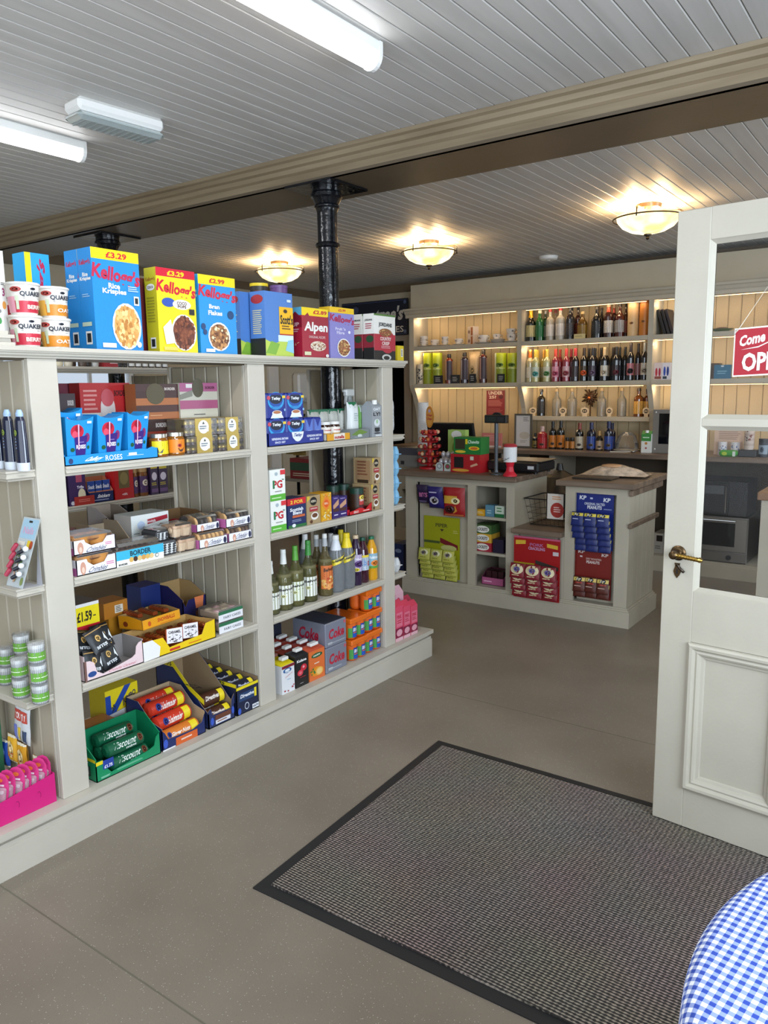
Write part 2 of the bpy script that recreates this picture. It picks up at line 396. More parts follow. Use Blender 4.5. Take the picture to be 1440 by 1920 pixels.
# walls
wl = struct(MB().box(XL-.1, YF, 0, XL, 3.0, CZ, WALL).box(XL-.1, 4.15, 0, XL, YW+.1, CZ, WALL).box(XL-.1, 3.0, 0, XL, 4.15, 1.0, WALL).box(XL-.1, 3.0, 1.95, XL, 4.15, CZ, WALL), 'wall_left')
wn = struct(MB().box(XL-.07, 3.0, 1.0, XL-.02, 3.04, 1.95, WHITEP).box(XL-.07, 4.11, 1.0, XL-.02, 4.15, 1.95, WHITEP).box(XL-.07, 3.04, 1.0, XL-.02, 4.11, 1.04, WHITEP).box(XL-.07, 3.04, 1.91, XL-.02, 4.11, 1.95, WHITEP), 'window_1')
for y in (3.4, 3.75): MB().box(XL-.06, y-.012, 1.04, XL-.03, y+.012, 1.91, WHITEP).obj('glazing_bar', wn)
MB().box(XL-.06, 3.04, 1.48, XL-.03, 4.11, 1.5, WHITEP).obj('glazing_bar', wn)
MB().box(XL-.048, 3.04, 1.04, XL-.044, 4.11, 1.91, PANE).obj('pane', wn)
# back wall with the dark doorway under the enamel sign
DX0, DX1 = -5.15, -4.47
wb = struct(MB().box(XL, YW, 0, DX0, YW+.1, CZ, WALL).box(DX1, YW, 0, XR, YW+.1, CZ, WALL).box(DX0, YW, 1.9, DX1, YW+.1, CZ, WALL), 'wall_back')
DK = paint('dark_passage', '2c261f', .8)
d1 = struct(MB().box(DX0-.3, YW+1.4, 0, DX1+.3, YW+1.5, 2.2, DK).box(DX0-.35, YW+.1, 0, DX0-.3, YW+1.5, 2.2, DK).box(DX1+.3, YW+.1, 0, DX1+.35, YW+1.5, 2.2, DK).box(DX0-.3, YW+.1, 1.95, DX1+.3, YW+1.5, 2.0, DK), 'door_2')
FRM = paint('door_frame_paint', '94897a', .5)
for a, c in ((DX0-.08, DX0), (DX1, DX1+.085)): MB().box(a, YW-.03, 0, c, YW+.1, 1.9, FRM).obj('door_frame', d1)
MB().box(DX0-.08, YW-.03, 1.9, DX1+.085, YW+.1, 1.955, FRM).obj('door_frame', d1)
wr = struct(MB().box(XR, YF, 0, XR+.1, -.9, CZ, WALL).box(XR, 1.7, 0, XR+.1, 4.4, CZ, WALL).box(XR, 6.0, 0, XR+.1, YW+.1, CZ, WALL).box(XR, -.9, 0, XR+.1, 1.7, .7, WALL).box(XR, -.9, 2.2, XR+.1, 1.7, CZ, WALL).box(XR, 4.4, 0, XR+.1, 6.0, .9, WALL).box(XR, 4.4, 2.2, XR+.1, 6.0, CZ, WALL), 'wall_right')
w2 = struct(MB().box(XR+.02, -.9, .7, XR+.06, -.85, 2.2, WHITEP).box(XR+.02, 1.65, .7, XR+.06, 1.7, 2.2, WHITEP).box(XR+.02, .38, .7, XR+.06, .42, 2.2, WHITEP).box(XR+.02, -.9, .7, XR+.06, 1.7, .74, WHITEP).box(XR+.02, -.9, 2.16, XR+.06, 1.7, 2.2, WHITEP), 'window_2')
wf = struct(MB().box(XL, YF-.1, 0, -3.3, YF, CZ, WALL).box(1.0, YF-.1, 0, XR, YF, CZ, WALL).box(-3.3, YF-.1, 2.25, 1.0, YF, CZ, WALL).box(-3.3, YF-.1, 0, 1.0, YF, .35, WALL), 'wall_front')
w3 = struct(MB().box(-3.3, YF-.07, .35, 1.0, YF-.03, .4, WHITEP).box(-3.3, YF-.07, 2.2, 1.0, YF-.03, 2.25, WHITEP).box(-1.9, YF-.07, .35, -1.84, YF-.03, 2.25, WHITEP).box(-.5, YF-.07, .35, -.44, YF-.03, 2.25, WHITEP), 'window_3')
# cornice band under the ceiling
struct(MB().box(XL, YW-.03, CZ-.075, XR, YW, CZ-.008, CORN).box(XL, YW-.018, CZ-.085, XR, YW, CZ-.075, CORN), 'trim_2')
struct(MB().box(XL, b1, CZ-.075, XL+.03, YW-.03, CZ-.008, CORN), 'trim_3')

# ================================================================ SHELVING UNITS (gondolas)
XS = -2.18; XB = -2.655; SZ = (.5, .85, 1.2); PT = .147; CT = 1.557; SY = ((1.262, 1.355), (2.145, 2.235), (3.02, 3.107))
def nosing(y0, y1, z, x, th=.03, s=1, parent=None, name='nosing'):
    p = [(x-s*.02, z), (x-s*.004, z), (x, z-.003), (x, z-.008), (x-s*.004, z-.010), (x-s*.004, z-.015), (x-s*.001, z-.017), (x-s*.001, z-.021), (x-s*.007, z-.024), (x-s*.009, z-th), (x-s*.02, z-th)]
    return MB().prism([(a, c) for a, c in p], 1, y0, y1, PAINT).obj(name, parent)
HX0, HX1, HY0, HY1 = -2.463, -2.357, 2.867, 2.973
def holed(mb, x0, y0, z0, x1, y1, z1, m, hole=True):   # board cut round the cast iron column
    if not hole or not (x0 < HX0 and x1 > HX1 and y0 < HY0 and y1 > HY1): return mb.box(x0, y0, z0, x1, y1, z1, m)
    mb.box(x0, y0, z0, x1, HY0, z1, m).box(x0, HY1, z0, x1, y1, z1, m).box(x0, HY0, z0, HX0, HY1, z1, m)
    return mb.box(HX1, HY0, z0, x1, HY1, z1, m)
def gondola(name, label, dx, detailed=True):
    root = thing(name, label, 'shelving', (dx, 0, 0))
    xs, xb = XS, XB
    y0, y1 = .86, 3.404
    pb = MB()
    fr1 = dx == 0; holed(pb, xb-.03, y0, 0, xs+.03, y1, .098, PAINT, fr1)
    if not fr1: pb.prism([(xb-.03, .098), (xs+.03, .098), (xs+.026, .112), (xs+.012, .120), (xs+.012, .126), (xb-.012, .126), (xb-.03, .112)], 1, y0, y1, PAINT)
    else:
        for o_, za, zc_ in ((.026, .098, .112), (.014, .112, .1262)): holed(pb, xb-o_, y0, za, xs+o_, y1-.03+o_, zc_, PAINT)
    pb.obj('plinth', root)
    holed(MB(), xb-.02, y0-.004, .1265, xs+.034, y1+.008, PT, PAINT, fr1).obj('plinth_top', root)
    # side panels with boards
    bw = (XS-.028-(XB+.028))/6
    bmesh = MB().prism([(-bw/2+.0018, 0), (-bw/2+.0018, -.004), (-bw/2+.006, -.0085), (bw/2-.006, -.0085), (bw/2-.0018, -.004), (bw/2-.0018, 0)], 2, PT, 1.518, PANEL_SHADED)
    proto = None
    for i, (a, c) in enumerate(SY):
        MB().box(xs-.02, a, PT, xs, c, 1.5245, PAINT, .002).obj('stile', root); MB().box(xb, a, PT, xb+.02, c, 1.5245, PAINT, .002).obj('stile', root)
        MB().box(xb+.0205, a+.008, PT+.001, xs-.0205, c-.008, 1.52, PANEL_SHADED).obj('side_panel', root)
        for s, y in ((1, a+.0075), (-1, c-.0075)):
            for k in range(6):
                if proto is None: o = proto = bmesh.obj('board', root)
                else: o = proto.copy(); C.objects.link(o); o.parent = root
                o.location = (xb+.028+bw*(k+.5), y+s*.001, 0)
                if s < 0: o.rotation_euler = (0, 0, PI)
        # thin bead at the inner edge of the stile
        MB().box(xs-.028, a-.0015, PT+.002, xs-.021, a+.0075, 1.52, PAINT).obj('bead', root)
    cap = holed(MB(), xb-.02, .80, CT-.012, xs+.022, 3.205, CT, PAINT, fr1).obj('top_board', root)
    for s, x in ((1, xs), (-1, xb)):
        if s < 0: continue
        pf = [(x+s*.016, CT-.0122), (x+s*.016, CT-.017), (x+s*.011, CT-.019), (x+s*.011, CT-.024), (x+s*.004, CT-.028), (x+s*.004, CT-.032), (x-s*.03, CT-.032), (x-s*.03, CT-.0122)]
        MB().prism(pf, 1, .80, 3.20, PAINT).obj('top_moulding', root)
    holed(MB(), xb+.01, .80, CT-.020, xs-.031, 3.195, CT-.0122, PAINT, fr1).obj('top_underside', root)
    for j in (0, 1):
        ya, yb = SY[j][1]+.0015, SY[j+1][0]-.002
        for z in SZ:
            sh = holed(MB(), xb+.02, ya, z-.02, xs-.02, yb, z, PAINT, fr1).obj('shelf', root)
            nosing(ya, yb, z, xs+.004, parent=sh); nosing(ya, yb, z, xb-.004, s=-1, parent=sh)
    for z in SZ:   # end shelves
        for ya, yb, s in ((1.171, 1.2615, -1), (3.1075, 3.215, 1)):
            e = MB(); ye = ya if s < 0 else yb; yi = yb if s < 0 else ya
            rings = [(0, 0), (0, -.005), (.004, -.008), (.004, -.014), (.001, -.016), (.001, -.021), (.008, -.026), (.010, -.03)]
            for (o0, z0), (o1, z1) in zip(rings, rings[1:]):
                def rg(o, zz): return [(xs-.006-o, yi, z+zz), (xs-.006-o, ye-s*o, z+zz), (xb+.006+o, ye-s*o, z+zz), (xb+.006+o, yi, z+zz)]
                e.add(rg(o0, z0)+rg(o1, z1), [(i, i+1, 5+i, 4+i) for i in range(3)], PAINT)
            e.add([(xs-.006, yi, z), (xs-.006, ye, z), (xb+.006, ye, z), (xb+.006, yi, z)], [(0, 1, 2, 3)], PAINT)
            e.add([(xs-.016, yi, z-.03), (xs-.016, ye-s*.01, z-.03), (xb+.016, ye-s*.01, z-.03), (xb+.016, yi, z-.03)], [(0, 1, 2, 3)], PAINT)
            e.obj('end_shelf', root)
    return root
gondola('shelving_unit', 'pale grey painted double-sided shelving unit in the foreground, with tongue and groove sides', 0)
gondola('shelving_unit', 'second pale shelving unit, seen through the open bays of the front one', -1.42)

# cast iron columns
def column(label, x, y):
    t = thing('cast_iron_column', label, 'column', (x, y, 0))
    mb = MB(); mb.lathe([(.051, 0), (.051, .12), (.05, 1.2), (.046, 2.06), (.046, 2.16)], IRON, 28).obj('shaft', t)
    MB().lathe([(.046, 2.075), (.055, 2.08), (.058, 2.088), (.055, 2.096), (.046, 2.10)], IRON, 28).obj('collar', t)
    MB().lathe([(.046, 2.16), (.047, 2.235), (.052, 2.25), (.058, 2.255), (.058, 2.262), (.054, 2.268), (.066, 2.292), (.074, 2.30), (.074, 2.315), (.068, 2.322), (.068, 2.334)], IRON, 28).obj('capital', t)
    MB().box(-.135, -.14, 2.334, .135, .14, 2.3448, IRON, .002).obj('top_plate', t)
# the column stands in the second bay, so the shelves and boards are notched round it in plan: it rises through them
column('glossy black cast iron column rising through the front shelving unit', -2.41, 2.92)
column('black cast iron column whose capital shows above the far left cereal boxes', -4.165, 2.98)

# ================================================================ CEILING FITTINGS
LAMP = emis('lamp_bowl', 'ffdf9a', 1.9); TUBE = emis('tube_diffuser', 'fbfdff', 9)
nt = LAMP.node_tree; N = nt.nodes; L = nt.links; g = N.new('ShaderNodeTexNoise'); g.inputs['Scale'].default_value = 7
r = N.new('ShaderNodeValToRGB'); r.color_ramp.elements[0].color = lin('ffc860'); r.color_ramp.elements[1].color = lin('fff2cc'); r.color_ramp.elements[0].position = .35; r.color_ramp.elements[1].position = .62
tc = N.new('ShaderNodeTexCoord'); L.new(tc.outputs['Object'], g.inputs[0]); L.new(g.outputs['Fac'], r.inputs[0]); L.new(r.outputs[0], N['Principled BSDF'].inputs['Emission Color'])
PEW = K('4c443c', .35, .9)
def ceiling_lamp(label, x, y, src=None):
    t = thing('ceiling_lamp', label, 'ceiling lamp', (x, y, CZ-.008), .5, 'bowl lamps over the back of the shop')
    MB().lathe([(.001, -.03), (.055, -.03), (.07, -.022), (.075, 0)], K('6e6256', .3, .8), 24).obj('canopy', t)
    MB().cyl(.008, -.17, -.03, PEW, 8).obj('stem', t)
    MB().lathe([(.001, -.162), (.05, -.158), (.10, -.146), (.145, -.122), (.172, -.09), (.178, -.06), (.174, -.06), (.168, -.088), (.14, -.116), (.10, -.139), (.05, -.151), (.001, -.155)], LAMP, 32).obj('glass_bowl', t)
    MB().tube([(.197*math.cos(a*PI/16), .197*math.sin(a*PI/16), -.078) for a in range(32)], .0045, PEW, 6, True).obj('ring', t)
    for k in range(3):
        a = k*2*PI/3; c, s = math.cos(a), math.sin(a)
        MB().tube([(.06*c, .06*s, -.03), (.10*c, .10*s, -.036), (.18*c, .18*s, -.036), (.195*c, .195*s, -.045), (.198*c, .198*s, -.092)], .0038, PEW, 6).obj('arm', t)
    MB().lathe([(.001, -.163), (.022, -.163), (.02, -.172), (.009, -.176), (.011, -.186), (.006, -.193), (.001, -.195)], PEW, 14).obj('finial', t)
    point('lamp_bulb', (x+.06, y+.03, CZ-.095), 8, (1, .72, .40), .02); point('lamp_bulb', (x-.07, y-.04, CZ-.095), 8, (1, .72, .40), .02)
for x, y, l in ((-4.48, 4.81, 'lit bowl lamp just left of the black column, above the cereal boxes'), (-3.07, 4.84, 'middle lit bowl lamp, to the right of the black column'), (-1.49, 4.71, 'lit bowl lamp nearest the open door, partly behind its corner')):
    ceiling_lamp(l, x, y)
def tube_light(label, x, y1):
    t = thing('tube_light', label, 'ceiling light', (x, y1, CZ-.008), 0, 'tube lights in front of the beam')
    MB().box(-.035, -1.5, -.035, .035, 0, 0, WHITEP, .004).obj('batten', t)
    pr = [(.034*math.cos(a), -.036-.040*math.sin(a)) for a in [i*PI/10 for i in range(11)]]
    MB().prism(pr, 1, -1.485, -.012, TUBE).obj('diffuser', t)
    pr = [(.037*math.cos(a), -.034-.045*math.sin(a)) for a in [i*PI/10 for i in range(11)]]
    MB().prism(pr+[(-.037, -.002), (.037, -.002)], 1, -.012, .004, WHITEP).obj('end_cap', t); MB().prism(pr+[(-.037, -.002), (.037, -.002)], 1, -1.504, -1.488, WHITEP).obj('end_cap', t)
    l = area('tube_lamp', (x, y1-.75, CZ-.095), (x, y1-.75, 0), .06, 1.4, 9, (.97, .98, 1))
tube_light('white tube light running off the top of the picture', -1.50, 2.05)
tube_light('white tube light cut off by the left edge of the picture', -3.02, 2.06)
t = thing('emergency_light', 'unlit bulkhead light with a ribbed clear cover on the boarded ceiling', 'emergency light', (-2.585, 1.92, CZ-.008), 1.49)
MB().box(-.175, -.055, -.045, .175, .055, 0, WHITEP, .012).obj('housing', t)
EMC = glass('ribbed_cover', 'c2cccb', .35, .25, .45)
o = MB(); o.box(-.178, -.058, -.075, .178, .058, -.0455, EMC, .018); o.obj('cover', t)
mb = MB()
for i in range(12): mb.box(-.15+i*.026, -.045, -.0765, -.143+i*.026, .045, -.0752, 'a9b0b0')
mb.obj('ribs', t)
t = thing('smoke_alarm', 'round white smoke alarm on the ceiling between two bowl lamps', 'smoke alarm', (-2.68, 6.0, CZ-.008))
MB().lathe([(.001, -.03), (.055, -.03), (.07, -.022), (.075, 0)], WHITEP, 24).obj('body', t); MB().lathe([(.015, -.0305), (.015, -.034), (.001, -.034)], 'c9c9c6', 12).obj('button', t)

# ================================================================ ENTRANCE MAT
m, nt, b, N, L = nm('ribbed_mat')
tc = N.new('ShaderNodeTexCoord'); mp = N.new('ShaderNodeMapping'); mp.inputs['Rotation'].default_value = (0, 0, 0); L.new(tc.outputs['Object'], mp.inputs[0])
def wv(scale, dirn, dist=0):
    q = N.new('ShaderNodeTexWave'); q.bands_direction = dirn; q.inputs['Scale'].default_value = scale; q.inputs['Distortion'].default_value = dist; q.inputs['Detail Scale'].default_value = 3
    L.new(mp.outputs[0], q.inputs['Vector']); return q
a = wv(34, 'Y', 1.4); c = wv(22, 'X', 2.5)
mu = N.new('ShaderNodeMath'); mu.operation = 'MULTIPLY_ADD'; mu.inputs[1].default_value = .45; L.new(c.outputs['Fac'], mu.inputs[0]); L.new(a.outputs['Fac'], mu.inputs[2])
nz = N.new('ShaderNodeTexNoise'); nz.inputs['Scale'].default_value = 130; L.new(tc.outputs['Object'], nz.inputs['Vector'])
m3 = N.new('ShaderNodeMath'); m3.operation = 'MULTIPLY_ADD'; m3.inputs[1].default_value = .7; L.new(nz.outputs['Fac'], m3.inputs[0]); L.new(mu.outputs[0], m3.inputs[2])
r = N.new('ShaderNodeValToRGB'); r.color_ramp.elements[0].color = lin('332e2c'); r.color_ramp.elements[1].color = lin('b8a89c'); r.color_ramp.elements[0].position = .55; r.color_ramp.elements[1].position = 1.35
r.color_ramp.elements[1].position = 1.0; dv = N.new('ShaderNodeMath'); dv.operation = 'MULTIPLY'; dv.inputs[1].default_value = .62; L.new(m3.outputs[0], dv.inputs[0])
L.new(dv.outputs[0], r.inputs[0])
big = N.new('ShaderNodeTexNoise'); big.inputs['Scale'].default_value = 3; L.new(tc.outputs['Object'], big.inputs['Vector'])
mm = N.new('ShaderNodeMixRGB'); mm.blend_type = 'MULTIPLY'; mm.inputs[0].default_value = .35; L.new(r.outputs[0], mm.inputs[1]); L.new(big.outputs['Color'], mm.inputs[2]); 
L.new(mm.outputs[0], b.inputs['Base Color']); b.inputs['Roughness'].default_value = .95
bp = N.new('ShaderNodeBump'); bp.inputs['Strength'].default_value = .8; bp.inputs['Distance'].default_value = .006; L.new(m3.outputs[0], bp.inputs['Height']); L.new(bp.outputs[0], b.inputs['Normal'])
MATM = m
t = thing('door_mat', 'large dark ribbed entrance mat with a black rubber border on the floor', 'mat', (-1.55, 1.445, 0), -.03)
t.rotation_euler = (0, 0, .0)
q = [(0.03, -.012), (1.83, .03), (1.83, 1.10), (-.028, 1.10)]; qi = [(.068, .025), (1.79, .065), (1.79, 1.062), (.012, 1.062)]
MB().prism(q, 2, 0, .004, K('1c1c1d', .6)).obj('rubber_border', t)
MB().prism(qi, 2, .0045, .009, MATM).obj('carpet', t)

# ================================================================ OPEN DOOR LEAF (right)
dd = struct(MB().box(0, 0, .012, .098, .044, 1.925, DOORP, .002), 'door_1')
dd.location = (-.689, 2.452, 0); dd.rotation_euler = (0, 0, math.atan2(-.04, .359))
DW = .475
def dpart(name, mb, parent=dd): return mb.obj(name, parent)
dpart('stile', MB().box(DW-.098, 0, .012, DW, .044, 1.925, DOORP, .002))
for a, c in ((1.834, 1.925), (1.300, 1.323), (.631, .793), (.012, .144)): dpart('rail', MB().box(.098, 0.0008, a, DW-.098, .0432, c, DOORP, .001))
for z0, z1 in ((1.323, 1.834), (.793, 1.300)):
    bd = MB(); x0, x1 = .098, DW-.098; k = .012
    def rg(o, y): return [(x0+o, y, z0+o), (x1-o, y, z0+o), (x1-o, y, z1-o), (x0+o, y, z1-o)]
    bd.add(rg(0, .004)+rg(k, .018), [(i, (i+1) % 4, 4+(i+1) % 4, 4+i) for i in range(4)], DOORP); bd.add(rg(0, .040)+rg(k, .022), [(i, (i+1) % 4, 4+(i+1) % 4, 4+i) for i in range(4)], DOORP)
    dpart('glazing_putty', bd)
    dpart('pane', MB().box(x0+.004, .0185, z0+.004, x1-.004, .0215, z1-.004, PANE))
px0, px1, pz0, pz1 = .092, DW-.092, .144, .631
dpart('panel', MB().box(.0985, .012, .1445, DW-.0985, .032, .6305, DOORP))
pr = [(0, .0), (.002, -.009), (.008, -.013), (.016, -.012), (.020, -.006), (.024, -.004), (.030, -.006), (.036, -.003), (.040, .004), (.048, .006), (.051, .0118)]
bd = MB()
for (o0, y0), (o1, y1) in zip(pr, pr[1:]):
    def rg(o, y): return [(px0+o, y, pz0+o), (px1-o, y, pz0+o), (px1-o, y, pz1-o), (px0+o, y, pz1-o)]
    bd.add(rg(o0, y0)+rg(o1, y1), [(i, (i+1) % 4, 4+(i+1) % 4, 4+i) for i in range(4)], DOORP)
dpart('panel_moulding', bd)
hd = MB()
def ring_y(prof, m, c, n=24):
    mb = MB()
    for (r0, y0), (r1, y1) in zip(prof, prof[1:]):
        mb.add([(c[0]+r*math.cos(2*PI*i/n), y, c[1]+r*math.sin(2*PI*i/n)) for r, y in ((r0, y0), (r1, y1)) for i in range(n)], [(i, (i+1) % n, n+(i+1) % n, n+i) for i in range(n)], m, True)
    return mb
h = dpart('door_handle', ring_y([(.0235, 0), (.0235, -.004), (.019, -.007), (.018, -.009), (.013, -.010), (.010, -.014), (.009, -.030), (.013, -.034), (.013, -.046), (.008, -.050), (.0005, -.051)], ABRASS, (.048, .908)))
lv = MB()
pts = [(.048+.01+.0075*i, -.041, .908-.0006*i) for i in range(10)]
lv.tube(pts, .0068, BRASS, 10); n = 10
for i in range(7): lv.tube([(.064+.0085*i+(.007*math.sin(a*PI/4))*.6, -.041+.0072*math.cos(a*PI/4), .9075-.0007*i+.0072*math.sin(a*PI/4)) for a in range(8)], .0011, BRASS, 4, True)
lv.tube([(.125, -.041, .903), (.131, -.041, .9025)], .0082, BRASS, 10); lv.tube([(.131, -.041, .9025), (.136, -.041, .902)], .005, BRASS, 8)
lv.obj('lever', h)
es = dpart('escutcheon', MB().prism([(.038, .876), (.055, .876), (.053, .866), (.058, .850), (.054, .838), (.0465, .828), (.039, .838), (.035, .850), (.040, .866)], 1, -.003, 0, ABRASS))
MB().prism([(.0445, .858), (.0485, .858), (.0495, .842), (.0435, .842)], 1, -.0036, -.0031, '0a0908').obj('keyhole', es)
MB().tube([(.046, -.006, .872), (.058, -.007, .860), (.070, -.007, .850)], .0045, K('4a4038', .35, .9), 8).obj('keyhole_cover', es)
t = thing('open_sign', 'red hanging sign with white border reading Come in and OPEN on the door glass', 'sign', (0, 0, 0)); t.parent = None
t.matrix_world = Matrix.Translation(dd.location) @ Matrix.Rotation(math.atan2(-.04, .359), 4, 'Z')
sw, sh = .168, .137
def SG(u, v, e): return (.173+u*sw, .0165-e, 1.443+v*sh+u*.006)
mb = MB(); mb.add([SG(0, 0, 0), SG(1, 0, 0), SG(1, 1, 0), SG(0, 1, 0), SG(0, 0, -.0015), SG(1, 0, -.0015), SG(1, 1, -.0015), SG(0, 1, -.0015)], [(0, 1, 2, 3), (4, 5, 6, 7), (0, 1, 5, 4), (1, 2, 6, 5), (2, 3, 7, 6), (3, 0, 4, 7)], 'f0ece6')
mb.prn(SG, [('r', .02, .03, .98, .97, 'a80f26'), ('t', 'Come', .30, .76, .42, .22, 'f4f0ea', .25, 1, .18), ('t', 'in', .66, .80, .12, .18, 'f4f0ea', .25, 1, .1), ('p', [(.12, .55), (.4, .60), (.6, .70), (.6, .68), (.4, .575)], 'f4f0ea'),
    ('t', "WE'RE", .80, .62, .22, .07, 'f4f0ea'), ('t', 'OPEN', .52, .29, .74, .38, 'f4f0ea')], k0=1)
mb.obj('board', t)
MB().tube([(.182, .012, 1.572), (.257, .014, 1.69), (.332, .012, 1.578)], .0011, 'd9d2c2', 5).obj('cord', t)
MB().tube([(.182, .010, 1.577), (.180, .010, 1.570), (.176, .0125, 1.563)], .0016, 'd9d2c2', 5).obj('knot', t)

# ================================================================ TABLE WITH GINGHAM CLOTH
t = thing('round_table', 'round pedestal table under the blue gingham cloth', 'table', (.30, .93, 0))
MB().cyl(.49, .715, .742, K('8a7a66'), 40).obj('table_top', t); MB().cyl(.035, .03, .715, K('3a3a3c', .4, .6), 16).obj('pedestal', t); MB().lathe([(.001, .0), (.25, .0), (.25, .012), (.05, .035), (.001, .036)], K('3a3a3c', .4, .6), 24).obj('base', t)
m, nt, b, N, L = nm('gingham')
uv = N.new('ShaderNodeUVMap'); mp = N.new('ShaderNodeMapping'); mp.inputs['Scale'].default_value = (1/.0135,)*3; mp.inputs['Rotation'].default_value = (0, 0, .12); L.new(uv.outputs[0], mp.inputs[0])
sp = N.new('ShaderNodeSeparateXYZ'); L.new(mp.outputs[0], sp.inputs[0]); ls = []
for a in 'XY':
    f = N.new('ShaderNodeMath'); f.operation = 'FRACT'; L.new(sp.outputs[a], f.inputs[0]); g = N.new('ShaderNodeMath'); g.operation = 'LESS_THAN'; g.inputs[1].default_value = .5; L.new(f.outputs[0], g.inputs[0]); ls.append(g)
ad = N.new('ShaderNodeMath'); ad.operation = 'ADD'; L.new(ls[0].outputs[0], ad.inputs[0]); L.new(ls[1].outputs[0], ad.inputs[1])
hf = N.new('ShaderNodeMath'); hf.operation = 'MULTIPLY'; hf.inputs[1].default_value = .5; L.new(ad.outputs[0], hf.inputs[0])
r = N.new('ShaderNodeValToRGB'); r.color_ramp.interpolation = 'CONSTANT'; e = r.color_ramp.elements; e[0].color = lin('eceef2'); e[1].position = .4; e[1].color = lin('8f9fd2'); x = e.new(.8); x.color = lin('2b47a6')
L.new(hf.outputs[0], r.inputs[0]); L.new(r.outputs[0], b.inputs['Base Color']); b.inputs['Roughness'].default_value = .85
vs, fs, uvs = [], [], []; NA, R0 = 144, .52
prof = [i*.06 for i in range(8)]+[.455, .48, .49, .50, .51, .52]+[.54+.03*i for i in range(14)]
for i, s in enumerate(prof):
    for j in range(NA):
        a = 2*PI*j/NA
        if s <= .48: rr, z = s, .7455
        elif s < .53: q = (s-.48)/.04*PI/2; q = min(q, PI/2); rr, z = .48+.022*math.sin(q), .7455-.022*(1-math.cos(q))
        else:
            dn = s-.52; fold = min(1, dn/.25); rr = .502+dn*.10+fold*(.022*math.sin(9*a+.6)+.010*math.sin(17*a+2)); z = .7235-dn*.985
        vs.append((rr*math.cos(a), rr*math.sin(a), z)); uvs.append((s*math.cos(a), s*math.sin(a)))
for i in range(len(prof)-1):
    for j in range(NA): fs.append((i*NA+j, i*NA+(j+1) % NA, (i+1)*NA+(j+1) % NA, (i+1)*NA+j))
me = bpy.data.meshes.new('tablecloth'); me.from_pydata(vs, [], fs); me.materials.append(m); ul = me.uv_layers.new(name='UVMap')
for p in me.polygons:
    p.use_smooth = True
    for li in p.loop_indices: ul.data[li].uv = uvs[me.loops[li].vertex_index]
o = bpy.data.objects.new('tablecloth', me); C.objects.link(o); o.location = (.30, .93, 0); tag(o, 'blue and white gingham cloth draped over the round table', 'tablecloth')

# ================================================================ SERVICE COUNTER
YC = 4.44
def cx(px, z, y=YC): return slv(0, 'x', px, (0, y, z))
X0, Xa, Xb, Xc, Xd, Xe = -3.03, cx(778.5, .5), cx(874, .5), cx(889, .5), cx(946, .5), cx(961.5, .5)
Xf, Xg, Xh, Xi = cx(1056, .5), cx(1074.4, .5), cx(1151, .5), -1.455
YB = 4.97
t = thing('service_counter', 'pale panelled service counter with dark wooden tops and a lower middle shelf', 'counter', (0, 0, 0))
def cp(name, *boxes, mat=PAINT2, parent=t):
    mb = MB()
    for q in boxes: mb.box(*q, mat)
    return mb.obj(name, parent)
cp('plinth', (X0-.02, YC-.005, 0, -1.429, YB, .098), (X0-.02, YC+.004, .098, -1.438, YB-.008, .108), (X0-.02, YC+.012, .108, -1.446, YB-.012, .118))
ZT, ZL = .832, .508
for a, c, zt in ((X0, Xa, ZT), (Xb, Xc, ZT), (Xd, Xe, ZT), (Xe+.001, Xe+.03, ZL), (Xf-.03, Xf-.001, ZL), (Xf, Xg, ZT), (Xh, Xi, ZT)):
    cp('stile', (a, YC+.02, .118, c, YC+.04, zt))
for a, c in ((Xa, Xb), (Xc, Xd), (Xg, Xh)): cp('top_rail', (a, YC+.02, .79, c, YC+.04, ZT))
cp('recessed_panel', (Xa, YC+.06, .118, Xb, YC+.075, ZT-.001)); cp('recessed_panel', (Xg, YC+.08, .118, Xh, YC+.09, ZT-.001)); cp('recessed_panel', (Xe+.03, YC+.045, .118, Xf-.03, YC+.055, ZL))
# wavy bead at the left edge of the first recess
cp('side', (X0, YC+.04, .118, X0+.018, YB-.02, ZT)); cp('side', (Xb-.001, YC+.0755, .118, Xb+.012, YB-.02, ZT)); cp('side', (Xe-.018, YC+.04, .118, Xe, YB-.02, ZT)); cp('side', (Xf, YC+.04, .118, Xf+.018, YB-.02, ZT))
for i in range(6):
    y = YC+.04+i*.082; cp('board', (Xi-.018, y+.002, .118, Xi-.002, y+.080, ZT))
cp('side', (Xi-.03, YC+.04, .118, Xi-.019, YB-.02, ZT)); cp('back', (X0+.02, YB-.02, .118, Xi-.01, YB-.01, ZL-.01))
cp('back', (X0+.02, YB-.03, ZL, Xe-.02, YB-.021, ZT-.002)); cp('back', (Xf+.02, YB-.03, ZL, Xi-.035, YB-.021, ZT-.002))
cp('cubby_back', (Xc-.003, YC+.36, .118, Xd+.004, YC+.37, ZT-.002))
for z in (cx and slv(2, 'y', 970, ((Xc+Xd)/2, YC+.03, 0)), slv(2, 'y', 1037, ((Xc+Xd)/2, YC+.03, 0))):
    cp('cubby_shelf', (Xc-.001, YC+.03, z-.018, Xd+.001, YC+.36, z))
CS1, CS2 = slv(2, 'y', 970, ((Xc+Xd)/2, YC+.03, 0)), slv(2, 'y', 1037, ((Xc+Xd)/2, YC+.03, 0))
def top(name, x0, y0, z0, x1, y1, z1): return MB().box(x0, y0, z0, x1, y1, z1, TOPW, .003).obj(name, t)
top('worktop', X0-.03, YC-.04, ZT+.001, Xe+.035, YB+.01, .867)
top('low_worktop', Xe+.001, YC-.03, ZL+.001, Xf-.001, YB-.02, .542)
top('worktop', Xf-.04, YC-.04, ZT+.001, Xi+.04, 5.10, .867)
